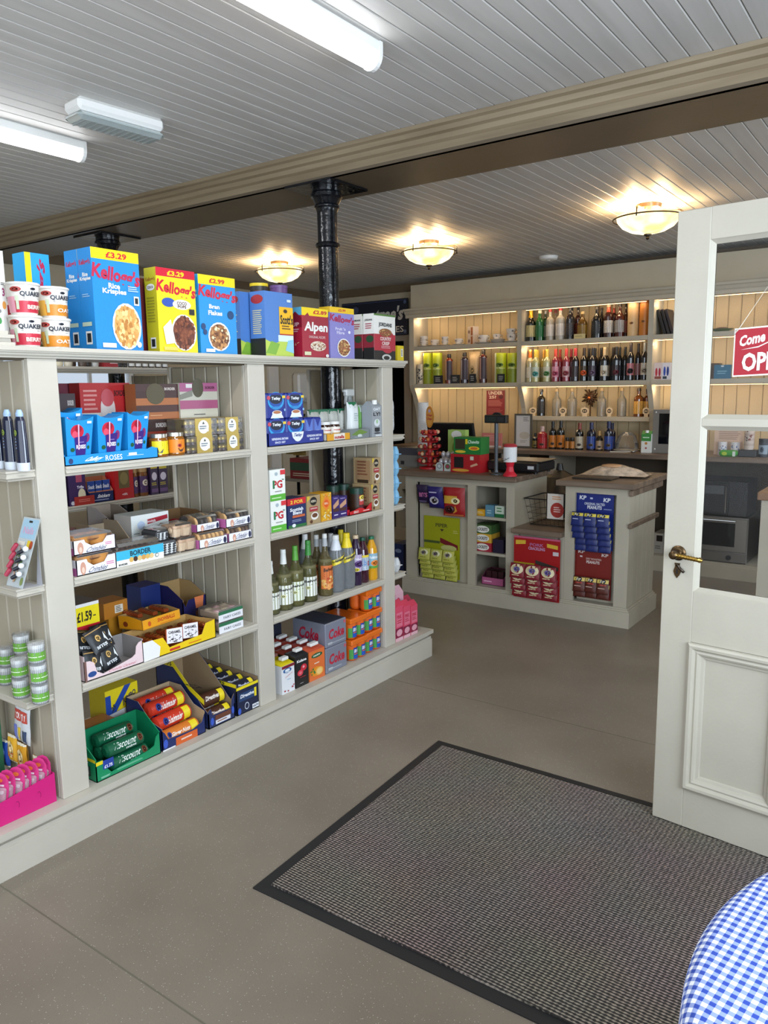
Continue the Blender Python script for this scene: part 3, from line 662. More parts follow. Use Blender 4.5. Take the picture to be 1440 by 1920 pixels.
top('wooden_rail', Xi-.001, YC+.0, .79, Xi+.022, YB+.06, .825); top('wooden_rail', Xi-.001, YC+.0, .60, Xi+.022, YB+.0, .628)

# ================================================================ BACK WALL UNIT
YU, YBK = 6.3, 6.555
UP = PAINT2
t = thing('back_bar_unit', 'tall lit shelving unit against the back wall, behind the counter', 'shelving', (0, 0, 0))
PX = [(-4.222, -4.172), (-3.092, -3.05), (-1.962, -1.922), (-.83, -.79), (.30, .34)]
XU0, XU1 = -4.222, 1.45
def up(name, *b, mat=UP, parent=t):
    mb = MB()
    for q in b: mb.box(*q, mat)
    return mb.obj(name, parent)
up('base_plinth', (XU0, 6.02, 0, XU1, YW-.001, .095), (XU0, 6.026, .095, XU1, YW-.001, .118))
up('base_back', (XU0, 6.50, .118, XU1, 6.54, .868), mat=paint('recess_shade', '4e4336', .7))  # dark colour stands for the shade inside the open recess
for a in (-4.222, -3.10, -2.66, -1.62, -.55, .5): up('base_stile', (a, 6.045, .118, a+.05, 6.50, .868))
for a, c in ((-4.17, -3.1), (-3.05, -2.66), (-.5, .5)): up('base_shelf', (a+.001, 6.08, .48, c-.001, 6.5, .5))
MB().box(XU0-.03, 5.975, .8685, XU1, YW-.001, .905, TOPW, .004).obj('worktop', t)
WT = .9055
for a, c in PX:
    MB().prism([(YBK, WT), (6.47, WT), (6.44, 1.0), (6.425, 1.13), (6.40, 1.24), (6.35, 1.36), (6.31, 1.43), (YU, 1.46), (YU, 2.11), (YBK, 2.11)], 0, a, c, UP).obj('upright', t)
# tongue and groove boards behind
up('backing', (XU0, YBK+.012, WT, XU1, YW-.001, 2.11), mat=BACKB)
bw = .093; nbk = int((XU1-XU0)/bw); proto = None
for i in range(nbk):
    if proto is None: proto = o = MB().prism([(-bw/2+.0015, .012), (-bw/2+.0015, .004), (-bw/2+.005, 0), (bw/2-.005, 0), (bw/2-.0015, .004), (bw/2-.0015, .012)], 2, WT+.0005, 2.11, BACKB).obj('board', t)
    else: o = proto.copy(); C.objects.link(o); o.parent = t
    o.location = (XU0+bw*(i+.5), YBK, 0)
SB = {}
ZS = (1.468, 1.818)
LEDM = emis('led_strip', 'ffd9a0', 3)
def led(x, y, z, sx, p):
    l = bpy.data.lights.new('shelf_lamp', 'AREA'); l.shape = 'RECTANGLE'; l.size = sx; l.size_y = .02; l.energy = p; l.color = (1, .70, .40)
    o = bpy.data.objects.new('shelf_lamp', l); C.objects.link(o); o.location = (x, y, z); o.rotation_euler = (math.radians(38), 0, 0)
for j in range(len(PX)):
    a = PX[j][1]; c = PX[j+1][0] if j+1 < len(PX) else XU1
    if c-a < .1: continue
    for z in ZS:
        up('shelf', (a+.001, YU+.012, z-.022, c-.001, YBK-.001, z)); up('shelf_edge', (a+.001, YU+.002, z-.036, c-.001, YU+.0115, z), (a+.001, YU-.002, z-.03, c-.001, YU+.0015, z-.008))
    if j == 1: up('shelf', (a+.001, 6.425, 1.148, c-.001, YBK-.001, 1.172)); up('shelf_edge', (a+.001, 6.415, 1.136, c-.001, 6.4245, 1.172))
    if j in (0, 1, 2, 3):
        for z, p in ((2.075, .9), (1.77, .8), (1.42, 1.1)):
            led((a+c)/2, 6.325, z, (c-a)*.94, p); up('led_strip', (a+.03, 6.317, z+.003, c-.03, 6.333, z+.006), mat=LEDM)
            point('side_lamp', (a+.045, 6.385, z-.02), .34, (1, .74, .45), .012)
up('top', (XU0, YU+.002, 2.1105, XU1, YW-.001, 2.13))
MB().prism([(YU+.002, 2.085), (YU-.004, 2.09), (YU-.004, 2.115), (YU-.018, 2.125), (YU-.03, 2.145), (YU-.045, 2.152), (YU-.05, 2.168), (YU+.03, 2.168), (YU+.03, 2.1305), (YU+.002, 2.1305)], 0, XU0-.04, XU1, UP).obj('cornice', t)
up('frieze', (XU0, YU+.031, 2.1308, XU1, YU+.05, 2.39), mat=WALL); up('frieze_side', (XU0, YU+.051, 2.1308, XU0+.02, YW-.031, 2.39), mat=WALL)
# enamel sign over the doorway
sw, sh = 5.242-4.41, .355
o = MB(); o.box(-sw/2, -.012, 0, sw/2, 0, sh, '10182f', .004)
F = lambda u, v, e: (-sw/2+u*sw, -.0122-e, v*sh)
o.prn(F, [('r', .015, .03, .985, .05, '39456a'), ('r', .015, .95, .985, .97, '39456a'), ('e', .96, .90, .02, .05, '5a6a92'), ('e', .96, .10, .02, .05, '5a6a92'), ('e', .22, .78, .05, .10, '39456a'), ('t', "Rowntree's", .52, .60, .84, .40, 'd8d6d0', .12, 1, .04), ('t', 'PASTILLES', .66, .17, .56, .17, 'd8d6d0', 0, 0)])
o = o.obj('enamel_sign', None, (-4.826, YW-.031, 1.957)); tag(o, 'dark navy enamel advertising sign with white script above the doorway', 'sign')
# soap dispenser on a white frame at the far left wall
up2 = thing('soap_dispenser', 'white wall soap dispenser with a black drop window, seen through the second bay', 'dispenser', (XL+.012, 6.19, 1.30), GZ)
MB().box(-.12, -.10, 0, .12, -.001, .30, WHITEP, .02).prn(front(.24, .30, -.1006), [('e', .80, .42, .05, .10, '22201c'), ('p', [(.76, .46), (.84, .46), (.80, .62)], '22201c')]).obj('housing', up2)
MB().box(-.05, -.115, .01, .05, -.1007, .05, 'c9c9c5').obj('push_bar', up2)
struct(MB().box(XL+.0005, 5.9, .1, XL+.012, 6.45, 1.66, 'cdc4b0'), 'trim_4'); struct(MB().box(XL+.0005, 5.72, 0, XL+.03, 5.86, 1.7, 'ebebea'), 'trim_5')

# ================================================================ GOODS ON THE TOP BOARD (plane X = -2.22)
CT2 = CT+.0005
RED, YEL, BLU, WHT = 'c4162c', 'f4d40c', '1b86cf', 'f2f0ea'
def bowl(cx_, cy, rx, ry, food, cols, n=60):
    return [('e', cx_, cy, rx, ry, 'f4f2ee'), ('e', cx_, cy, rx*.88, ry*.88, food), ('d', cx_, cy, rx*.86, ry*.86, n, rx*.11, cols)]
def kell(c, y=.74, w=1.0, cx_=.52): return [('t', "Kellogg's", cx_-.02, y, w, .19, c, .22, 1, -.06)]
RK = [('r', 0, .895, 1, 1, YEL), ('t', '£3.29', .52, .945, .44, .06, RED)]+kell('b81f45')+[('t', 'Rice', .44, .645, .24, .055, WHT), ('t', 'Krispies', .44, .585, .50, .065, WHT)]+bowl(.66, .25, .31, .235, 'd9a45c', ['e9bd77', 'd49a50', 'f2cd8c', 'b87a36'], 110)+[('r', .84, .47, .95, .56, 'f2f0ea'), ('r', .86, .485, .93, .545, '22211f'), ('r', .12, .03, .40, .075, 'e8e2c8'), ('l', .72, .60, .95, .66, 3, 'bcd8ec'), ('e', .90, .07, .05, .03, WHT)]
RKS = [('t', "Kellogg's", .5, .86, .8, .07, 'b81f45', .22), ('t', 'Rice', .5, .745, .4, .04, WHT), ('t', 'Krispies', .5, .70, .8, .045, WHT), ('l', .2, .52, .8, .56, 2, '9cc6e6'), ('r', .3, .06, .75, .19, 'e8e6e0'), ('r', .38, .08, .68, .17, '1d1d1d'), ('r', .1, .24, .8, .28, 'bfd0b8')]
pl = pX(-2.22, CT2, 182, 269.5, 470)
pl = (pl[0], pl[1], .318)
carton('cereal_box', 'tall blue puffed rice cereal box with yellow £3.29 band, the front one', 'cereal box', pl, .072, BLU, RK, RKS)
l0 = pl[0]
carton('cereal_box', 'blue puffed rice cereal box tucked directly behind the tall £3.29 one', 'cereal box', ((l0[0]-.0735, l0[1], CT2), pl[1], .318), .070, BLU, RK, RKS)
# same cereal lying on its long edge further back
w_, h_ = .30, .20
carton('cereal_box', 'blue cereal box laid on its side behind the porridge pots', 'cereal box', pX(-2.43, CT2, 60, 105, 477), .07, '2aa0dc', [('r', 0, 0, .24, 1, YEL), ('t', "Kellogg's", .62, .46, .95, .42, 'b81f45', .2, 1, PI/2-.15)], [('t', 'Rice', .5, .30, .5, .06, WHT), ('t', 'Krispies', .5, .22, .8, .07, WHT), ('t', "Kellogg's", .35, .55, .4, .12, 'e05a7a', .2)])
CO = [('r', 0, .90, 1, 1, 'c8102e'), ('t', '£3.29', .5, .945, .44, .06, YEL)]+kell('c8102e', .75)+[('e', .28, .60, .17, .055, '2c4fa8'), ('e', .62, .585, .24, .06, WHT), ('t', 'COCO', .62, .60, .26, .04, '5a2d18'), ('t', 'POPS', .62, .56, .22, .035, '5a2d18')]+bowl(.64, .25, .33, .22, '6a3320', ['7d4227', '512414', '8e5033'], 100)+[('r', .80, .47, .94, .54, '2a2620'), ('r', .10, .03, .45, .07, 'e0c860'), ('p', [(.10, .30), (.30, .40), (.40, .12), (.16, .10)], 'f0ead8')]
COS = [('t', "Kellogg's", .5, .86, .8, .06, 'a0621c', .22), ('e', .5, .77, .35, .04, WHT), ('t', 'COCO', .5, .77, .5, .03, '5a2d18'), ('l', .15, .35, .85, .66, 9, '9c9420'), ('r', .3, .05, .75, .18, 'e8e6e0'), ('r', .38, .07, .68, .16, '1d1d1d')]
pl = pX(-2.22, CT2, 300, 371.5, 505)
carton('cereal_box', 'yellow chocolate cereal box with red £3.29 band', 'cereal box', pl, .062, 'ecd915', CO, COS, scol='c9bd20')
carton('cereal_box', 'dark cereal box showing as a sliver between the blue £3.29 and yellow boxes', 'cereal box', ((-2.30, pl[0][1]-.055, CT2), .11, .255), .06, '5a1d22', [], [('r', 0, .7, 1, 1, 'a02030'), ('e', .5, .4, .3, .12, '24201e')])
BF = [('r', 0, .88, 1, 1, YEL), ('t', '£2.99', .5, .935, .42, .06, RED)]+kell('c8203c', .76)+[('t', 'Bran', .40, .61, .28, .055, WHT), ('t', 'Flakes', .42, .53, .38, .06, WHT), ('e', .84, .52, .09, .055, '17406e')]+bowl(.50, .23, .30, .185, '8a5a34', ['a87142', '6a3c20', 'c9935a', 'e8d8b0'], 90)+[('e', .08, .35, .06, .04, '24406e'), ('e', .12, .28, .05, .035, '24406e'), ('r', .12, .03, .36, .07, WHT)]
pl = pX(-2.22, CT2, 377.5, 445.5, 518)
carton('cereal_box', 'blue bran flakes box with yellow £2.99 band', 'cereal box', pl, .07, '2390d4', BF, [('t', 'Bran', .5, .80, .7, .045, 'bcd8ec'), ('t', 'Flakes', .5, .74, .8, .045, 'bcd8ec'), ('r', .3, .15, .7, .22, 'd8d8d0')])
SC_ = [('p', [(0, 0), (1, 0), (1, .22), (.6, .26), (.3, .20), (0, .26)], 'b9cf52'), ('p', [(0, .05), (.35, .03), (.5, .2), (.2, .24)], '7fae3c'), ('r', .45, .24, 1, .34, 'd9ecf6'), ('p', [(.7, .10), (1, .06), (1, .28), (.8, .26)], '8ec9e4'),
       ('r', .50, .36, 1, .78, 'f3b90e'), ('r', .50, .34, 1, .36, 'b02a1c'), ('t', "Scott's", .76, .585, .46, .15, '201a14'), ('e', .72, .715, .07, .03, '3a2a14'), ('l', .58, .42, .92, .50, 2, '6a4a10'), ('r', .78, .86, .92, .90, 'cfe0f0')]
SCS = [('r', 0, .0, 1, .28, '1a1c1e'), ('e', .5, .88, .42, .07, 'a82a2c'), ('l', .18, .34, .82, .72, 12, 'd8cf9a')]
pl = pX(-2.21, CT2, 499, 551, 548)
carton('cereal_box', 'blue sky porridge oats box with orange label, the front one', 'cereal box', pl, .08, '4f7fc4', SC_, SCS)
l0 = pl[0]
carton('cereal_box', 'blue sky porridge oats box standing just left of its front twin', 'cereal box', ((-2.30, slv(1, 'x', 453, (-2.30, 0, CT2))+.075, CT2), .15, pl[2]), .08, '4f7fc4', SC_, SCS)
def tub(name, label, cat, loc, r, h, col, lid, band=None, txt=None):
    mb = MB(); mb.lathe([(.001, 0), (r*.95, 0), (r*.97, .004), (r, h-.012)], col, 20)
    o = mb.obj(name, None, loc, GZ); tag(o, label, cat)
    MB().cyl(r*1.05, h-.012, h, lid, 20).obj('lid', o)
    if band: MB().prn(cylf(r, h*.12, h*.8, 2.6), [('r', 0, 0, 1, 1, band)]+(txt or []), True, 2).obj('label', o)
    return o
for k, (pxc, lid, col, band, lb) in enumerate(((487, 'e5c81c', '2a2622', '6a1f16', 'yellow lidded'), (524, '6b4a86', '6b4a86', '4a3060', 'purple'))):
    y = slv(1, 'x', pxc, (-2.38, 0, CT2+.2)); top_ = slv(2, 'y', 532 if k == 0 else 536, (-2.38, y, 0))
    hh = (top_-CT2)/2
    for j in range(2): tub('gravy_tub', '%s granule tub behind the orange-label oats box, %s' % (lb, ('under its twin', 'topmost')[j]), 'tub', (-2.38, y, CT2+j*hh), .037, hh-.0006, col, lid, band)
AL = [('r', 0, .84, 1, 1, YEL), ('p', [(0, .70), (.12, .84), (.22, .90), (.38, .72), (.62, .84), (.8, .76), (1, .86), (1, .60), (0, .6)], '9a1c30'), ('r', .3, .875, .98, .975, 'f7d912'), ('t', '£2.89', .68, .92, .52, .08, RED), ('t', 'Alpen', .52, .60, .88, .24, WHT, .1), ('t', 'ORIGINAL RECIPE', .55, .42, .62, .05, 'e8c8c4', 0, 0), ('e', .58, .24, .30, .10, 'e8dcc8'), ('d', .58, .24, .28, .09, 60, .03, ['a87848', '7a4a28', 'd8b888', '8c2c2c']), ('r', .06, .05, .30, .12, 'd8d8b0'), ('e', .92, .05, .06, .035, 'e8e0dc')]
pl = pX(-2.20, CT2, 567.7, 617, 578)
carton('cereal_box', 'dark red muesli box with snowy peaks and yellow £2.89 corner', 'cereal box', pl, .07, 'a51d34', AL, [('r', 0, .84, 1, 1, '5aa6c8'), ('p', [(0, .8), (.5, .92), (1, .78), (1, .6), (0, .6)], '7d1428'), ('t', 'UP', .5, .66, .6, .08, 'c8a0a4'), ('l', .2, .5, .8, .58, 2, 'c8a0a4'), ('d', .5, .28, .3, .03, 8, .06, ['d8b888'])])
FF = [('r', 0, .89, 1, 1, 'f2c61a'), ('t', '£2.99', .5, .945, .30, .05, RED)]+kell('b01f4c', .755)+[('t', "Fruit 'n", .42, .585, .42, .06, 'd9d4f0'), ('t', 'Fibre', .42, .51, .32, .06, 'd9d4f0'), ('e', .78, .53, .05, .03, 'f0f0fa')]+bowl(.54, .22, .27, .18, '9c6a42', ['b98254', '7a4626', 'd9b070', 'a83838'], 80)
pl = pX(-2.20, CT2, 620, 665, 577)
carton('cereal_box', 'lilac fruit cereal box between the dark red muesli and the granola', 'cereal box', pl, .06, '8a86c8', FF, [('r', 0, .89, 1, 1, 'd9b41a')])
JO = [('r', 0, 0, 1, .20, '16181a'), ('r', 0, .20, 1, .56, 'b3243a'), ('e', .62, .40, .36, .26, 'b3243a'), ('r', 0, .96, 1, 1, '4f7a34'), ('t', 'JORDANS', .52, .76, .62, .11, '33383c', 0, 1, -.02), ('e', .52, .60, .30, .09, '8a5a34'), ('d', .52, .60, .28, .08, 40, .035, ['b98254', '7a3626', 'a83838', 'd9b070']), ('t', 'COUNTRY', .52, .46, .52, .08, 'f0d8d4'), ('t', 'CRISP', .52, .36, .36, .08, 'f0d8d4'), ('l', .3, .24, .74, .31, 2, 'd8a0a4'), ('e', .55, .05, .22, .07, 'c8c8c4'), ('e', .55, .04, .14, .045, '16181a')]
JS = [('r', 0, 0, 1, .26, '16181a'), ('r', 0, .26, 1, .56, '8a1c30'), ('e', .6, .45, .35, .08, '1f4a2c'), ('l', .2, .66, .8, .80, 3, 'b04a5a'), ('t', 'JORDANS', .5, .86, .7, .05, '33383c')]
pl = pX(-2.19, CT2, 702, 741.5, 591)
carton('cereal_box', 'white and crimson granola box at the right end, the front one', 'cereal box', pl, .062, 'eeece6', JO, JS)
carton('cereal_box', 'white and crimson granola box behind the front granola box', 'cereal box', ((pl[0][0]-.066, pl[0][1]-.004, CT2), pl[1], pl[2]), .06, 'e6e4dc', JO, JS)
pl = pX(-2.24, CT2, 745, 757, 641)
carton('small_carton', 'small yellow carton with barcode at the right end of the top board', 'carton', (pl[0], pl[1], .078), .05, 'e9cf1c', [('r', .55, .3, .9, .8, 'e8e6da'), ('l', .6, .35, .85, .75, 5, '3a3a38')], [])
# porridge pots
def pot_mesh(kind):
    body, acc = (('c42a40', 'e6a2b2') if kind == 0 else ('d98a24', 'f0b64c') if kind == 1 else ('9a8a48', 'c9b878'))
    mb = MB(); mb.lathe([(.001, 0), (.034, 0), (.036, .004), (.0455, .084)], 'e9e4dc', 24)
    lid = MB().lathe([(.0455, .084), (.0485, .085), (.0485, .090), (.045, .092), (.001, .091)], 'dedcd6', 24)
    lab = MB().prn(lambda u, v, e: ((.037+.0085*v+e)*math.sin((u-.5)*3.6), -(.037+.0085*v+e)*math.cos((u-.5)*3.6), .006+v*.072),
        [('r', 0, 0, 1, .46, body), ('r', 0, 0, .26, .62, acc), ('r', .28, .12, .34, .66, 'c8d8b8'), ('t', 'QUAKER', .60, .72, .46, .22, '1d2436', 0, 1), ('e', .60, .93, .05, .05, '1d2436'), ('e', .30, .90, .10, .10, 'a83a34'), ('l', .42, .54, .80, .58, 1, '5a5a5a'), ('t', 'OAT' if kind else 'BERRY', .66, .22, .34, .16, 'f0e0d0')], True, 2)
    return mb, lid, lab
protos = {}
def pot(kind, x, y, z, label, rz=GZ):
    if kind not in protos:
        a, b_, c_ = pot_mesh(kind); o = a.obj('porridge_pot', None, (x, y, z), rz); b_.obj('lid', o); c_.obj('label', o); protos[kind] = o; tag(o, label, 'pot', 'porridge pots')
        return o
    o = dup(protos[kind], (x, y, z), label, rz); return o
for i, (kd, px_, x, nmn) in enumerate(((0, 53, -2.20, 'red and pink'), (1, 123, -2.21, 'orange, nearest the tall blue box'), (2, 92, -2.318, 'tan, behind and between the others'), (0, 34, -2.33, 'red, mostly hidden at the far left'))):
    y = slv(1, 'x', px_, (x, 0, CT2))
    for j in range(2): pot(kd, x-.048, y, CT2+j*.0925, 'porridge pot, %s, %s of its stack' % (nmn, ('bottom', 'top')[j]), GZ-.5+.25*j)
# riser with white cartons at the left edge
yr = slv(1, 'x', 26, (-2.175, 0, 1.58))
mb = MB()
for i, (o_, z_) in enumerate(((.0, .0), (.008, .011), (.0, .021), (.012, .031))): mb.box(-.30, -.26, z_, 0-o_, 0-o_, z_+.0098 if i < 3 else .042, PAINT)
o = mb.obj('display_riser', None, (-2.17, yr, CT2)); tag(o, 'low stepped white riser at the left end of the top board', 'riser')
carton('white_carton', 'tall white carton cut off by the left edge of the picture', 'carton', ((-2.19, slv(1, 'x', -16, (-2.19, 0, 1.6)), CT2+.0425), slv(1, 'x', 9, (-2.19, 0, 1.6))-slv(1, 'x', -40, (-2.19, 0, 1.6)), slv(2, 'y', 431, (-2.19, yr-.05, 0))-CT2-.043), .05, 'e9e8e4', [('e', .86, .10, .08, .035, '3f8a4a'), ('l', .55, .18, .95, .30, 3, 'b0b0ae'), ('e', .90, .20, .05, .02, '7a7a78')], [])
a = slv(1, 'x', 11, (-2.26, 0, 1.6)); c = slv(1, 'x', 29, (-2.26, 0, 1.6))
carton('white_carton', 'white carton with a maroon 3, behind the leftmost white one', 'carton', ((-2.26, (a+c)/2-.012, CT2+.0425), c-a+.0, slv(2, 'y', 468, (-2.26, a, 0))-CT2-.043), .045, 'e4e2de', [('t', '3', .72, .50, .26, .10, 'a0306a'), ('e', .7, .34, .2, .05, 'e09a4a'), ('l', .5, .58, .9, .62, 2, '4a4a4a')], [])

# ================================================================ BAY ONE, TOP SHELF (z 1.20)
Z1 = SZ[2]+.0005; Z2 = SZ[1]+.0005; Z3 = SZ[0]+.0005; Z4 = PT+.0005
# blue tray of flared chocolate cartons
pl = pX(-2.185, Z1, 121.5, 297)
trw = pl[1]
tray('display_tray', 'blue cardboard tray printed ROSES on the top shelf of the first bay', pl, .085, .034, .034, '1690de', inn='1478b8', cut=[(0, 0), (1, 0), (1, .96), (.93, 1.15), (.88, .98), (.80, 1.05), (.3, .92), (0, .86)],
     fr=[('t', 'Cadbury', .29, .42, .16, .50, 'f2f6fa', .2, 1), ('t', 'ROSES', .50, .44, .18, .50, 'f2f6fa', 0, 0), ('e', .06, .40, .022, .26, '2a3a6a'), ('l', .64, .40, .88, .52, 1, 'b8dcf4'), ('r', .66, .48, .75, .74, 'eef2f4')])
def rosebox(label, loc, w, h, tilt=0):
    d = .055
    def F(u, v, e): ww = w*(.80+.20*v); return (-ww/2+u*ww, -.022*v-e, v*h)
    mb = MB()
    tp = [(0, 1), (.12, .955), (.3, .925), (.5, .915), (.7, .925), (.88, .955), (1, 1)]
    fr_ = [F(0, 0, 0), F(1, 0, 0)]+[F(u, v, 0) for u, v in reversed(tp)]
    bk = [(x, d*1.0+.004, z) for x, y, z in fr_]; n = len(fr_)
    mb.add(fr_+bk, [tuple(range(n)), tuple(range(n, 2*n)), (0, 1, n+1, n), (1, 2, n+2, n+1), (n-1, 0, n, 2*n-1)]+[(i, i+1, n+i+1, n+i) for i in range(2, n-1)], '1c93dc')
    mb.prn(F, [('e', .42, .68, .25, .15, 'c8203c'), ('e', .36, .62, .14, .08, 'e0506a'), ('e', .46, .74, .13, .07, 'a01430'), ('e', .80, .55, .10, .10, '8a2c6a'), ('e', .22, .30, .09, .045, '1d5a34'), ('e', .86, .34, .05, .04, '1d5a34'), ('p', [(.36, .14), (.74, .14), (.80, .60), (.30, .56)], '3a1f7a'), ('t', 'ROSES', .56, .36, .38, .085, 'f2f0fa'), ('l', .46, .44, .68, .47, 1, '9a88c8'), ('e', .72, .10, .15, .07, 'f0a02c'), ('e', .66, .13, .06, .035, 'f7c05a'), ('r', .76, .85, .92, .90, 'e8eef2'), ('p', [(.44, .30), (.49, .30), (.47, .84), (.42, .84)], 'e6b4cc')])
    o = mb.obj('chocolate_carton', None, loc, GZ+tilt); tag(o, label, 'chocolates', 'flared blue chocolate cartons'); return o
xs_ = -2.200
for p0, p1, lb, tl, yt_ in ((124, 172, 'leftmost', -.05, 781), (182, 228, 'middle', 0, 776), (237, 276, 'rightmost', .03, 772)):
    q = pX(xs_, Z1+.0035, p0, p1, yt_); rosebox('flared blue chocolate carton with a red rose, %s of the three in the blue tray' % lb, q[0], q[1]*1.06, min(q[2], .175), tl)
rosebox('flared blue chocolate carton peeping over the leftmost one', (-2.285, slv(1, 'x', 128, (-2.285, 0, Z1)), Z1), .10, .175)
# gift biscuit cartons at the back
def bcart(label, p0, p1, yt, z, x, cols, word, wc, d=.06, notch=None, fr=()):
    loc, w, h = pX(x, z, p0, p1, yt)
    n = len(cols); st = [('r', 0, i/n, 1, (i+1)/n, c) for i, c in enumerate(cols)]
    ops = st+[('t', word, .80, .86, .26, .08, wc)]+(notch or [])+list(fr)
    return carton('biscuit_carton', label, 'biscuits', (loc, w, h), d, cols[0], ops, [], tcol=cols[-1])
ZB = Z1
bcart('dark maroon biscuit carton at the back left of the top shelf', 104, 149, 738, ZB, -2.37, ['5a2228', '3f3034', '3f3034', '3f3034'], 'BORDER', 'c8c0bc')
bcart('wine red biscuit carton behind the dark maroon one', 100, 150, 719, ZB, -2.47, ['5a1f28', '5c2630', '5c2630', '6a2c3a'], 'BORDER', '7a3a44')
bcart('red and white striped biscuit carton behind the blue chocolate cartons', 158, 250, 718, ZB, -2.40, ['a8201f', 'a8201f', 'dcd6cc', 'b52326', 'b52326'], 'BORDER', '3a1214', notch=[('e', .53, .62, .15, .25, 'd8ccc8'), ('e', .53, .80, .13, .12, 'c05058'), ('l', .06, .62, .34, .92, 5, 'd88a84'), ('e', .35, .28, .05, .05, 'd8a09a'), ('e', .5, .28, .05, .05, 'd8a09a'), ('e', .65, .28, .05, .05, 'd8a09a')])
zf = .0625
o = bcart('brown and orange striped biscuit carton stacked behind the honey jars', 258, 337, 720, ZB+2*zf, -2.325, ['b06a3c', '50302c', 'b87040', '4a2e2c', '4e3230'], 'BORDER', 'd8ccc4', notch=[('e', .45, .72, .22, .30, '5c5238'), ('l', .3, .08, .6, .13, 1, 'd8a070')])
o = bcart('pink and white striped biscuit carton stacked behind the gold chocolates', 339, 409, 718, ZB+2*zf, -2.318, ['cdc8b6', 'b05c80', 'c8c4b4', 'b0628a'], 'BORDER', '4a1f34', notch=[('e', .47, .86, .15, .28, '4e4832'), ('r', .16, .86, .32, .97, 'e4e0dc'), ('l', .34, .06, .66, .11, 1, '3a3a34'), ('p', [(0, .52), (.32, .62), (.32, .8), (0, .66)], '8a887c')])
for j in range(2):
    carton('biscuit_carton', 'small dark brown biscuit carton behind the honey jars, %s' % ('bottom one', 'top one')[j], 'biscuits', (pX(-2.325, ZB, 262, 331)[0][:2]+(ZB+j*zf,), pX(-2.325, ZB, 262, 331)[1], zf-.0006), .06, '3a2826', [('r', 0, 0, 1, .3, '8a3424'), ('t', 'BORDER', .62, .66, .3, .26, 'b0a8a4')], [])
GOLD = K('a8904a', .3, .6); CHO = K('4a3020', .4)
def ferrero(label, p0, p1, z, x, x_shift=0):
    loc, w, h = pX(x, z, p0, p1); h = zf-.001; d = .10
    o = MB().box(-w/2, 0, 0, w/2, d, h, CLEAR, .003).obj('chocolate_box', None, loc, GZ); tag(o, label, 'chocolates', 'clear boxes of gold chocolates')
    sl = MB(); a, c = -w*.20, w*.30
    sl.box(a, -.0012, -.0002, c, d+.001, h+.0008, GOLD); sl.prn(lambda u, v, e: (a+u*(c-a), -.0014-e, v*h), [('e', .5, .52, .33, .40, 'e8e6de'), ('l', .26, .35, .74, .60, 2, '5a6a7a'), ('p', [(.5, .84), (.42, .68), (.58, .68)], '4a4a44'), ('r', .55, .24, .8, .42, 'eceae6')]); sl.obj('gold_sleeve', o)
    ck = MB()
    for xx in (-w*.39, -w*.24, w*.39):
        for zz in (.015, .045): ck.ball((xx, .018, zz), .0125, .0125, .0125, GOLD, 8, 5); ck.cyl(.014, zz-.014, zz-.004, CHO, 10, (xx, .018))
    ck.obj('wrapped_chocolates', o)
    return o
ferrero('clear box of gold wrapped chocolates, bottom left of the stack of four', 352, 410, Z1, -2.20); ferrero('clear box of gold wrapped chocolates, bottom right of the stack of four', 412, 458, Z1, -2.20)
ferrero('clear box of gold wrapped chocolates, top left of the stack of four', 346, 407, Z1+zf, -2.202); ferrero('clear box of gold wrapped chocolates, top right of the stack of four', 409, 456, Z1+zf, -2.202)
for j in range(2):
    q = pX(-2.318, Z1, 338, 405); o = carton('chocolate_box', 'gold chocolate box behind the stack of four, %s' % ('lower', 'upper')[j], 'chocolates', ((q[0][0], q[0][1], Z1+j*zf), q[1], zf-.0006), .09, 'a8842c', [('r', .1, .2, .9, .5, 'c9a24a')], [])
def jar(name, label, x, pxc, z, r, h, lab, cap, ops, fill='8a5210', cat='jar', body=None):
    y = clampY(x, z, slv(1, 'x', pxc, (x, 0, z)), r); mb = MB()
    mb.lathe([(.001, 0), (r*.93, 0), (r, .006), (r, h*.74), (r*.9, h*.82), (r*.86, h*.84)], K(fill, .08, 0, .5), 20)
    o = mb.obj(name, None, (x-r, y, z), GZ); tag(o, label, cat)
    MB().cyl(r*.92, h*.84, h, cap, 20).obj('lid', o)
    MB().prn(cylf(r, h*.12, h*.70, 2.8), [('r', 0, 0, 1, 1, lab)]+ops, True, 2).obj('label', o); return o
SIL = K('c9c6bc', .25, .8)
jar('honey_jar', 'honey jar with a yellow label', -2.19, 308, Z1, .0325, .078, 'ecd81a', SIL, [('l', .4, .6, .8, .85, 2, '3a3410'), ('p', [(.2, .4), (.45, .4), (.4, .1), (.25, .1)], '2a241c'), ('l', .4, .2, .75, .35, 1, '8a7a10')])
jar('honey_jar', 'honey jar with an orange label', -2.19, 341, Z1, .0325, .080, 'e8861c', SIL, [('l', .5, .5, .85, .85, 3, '3a2410'), ('e', .42, .55, .08, .14, 'b02a1c'), ('p', [(.35, .35), (.62, .35), (.52, .08), (.42, .08)], '4a2a1c')])

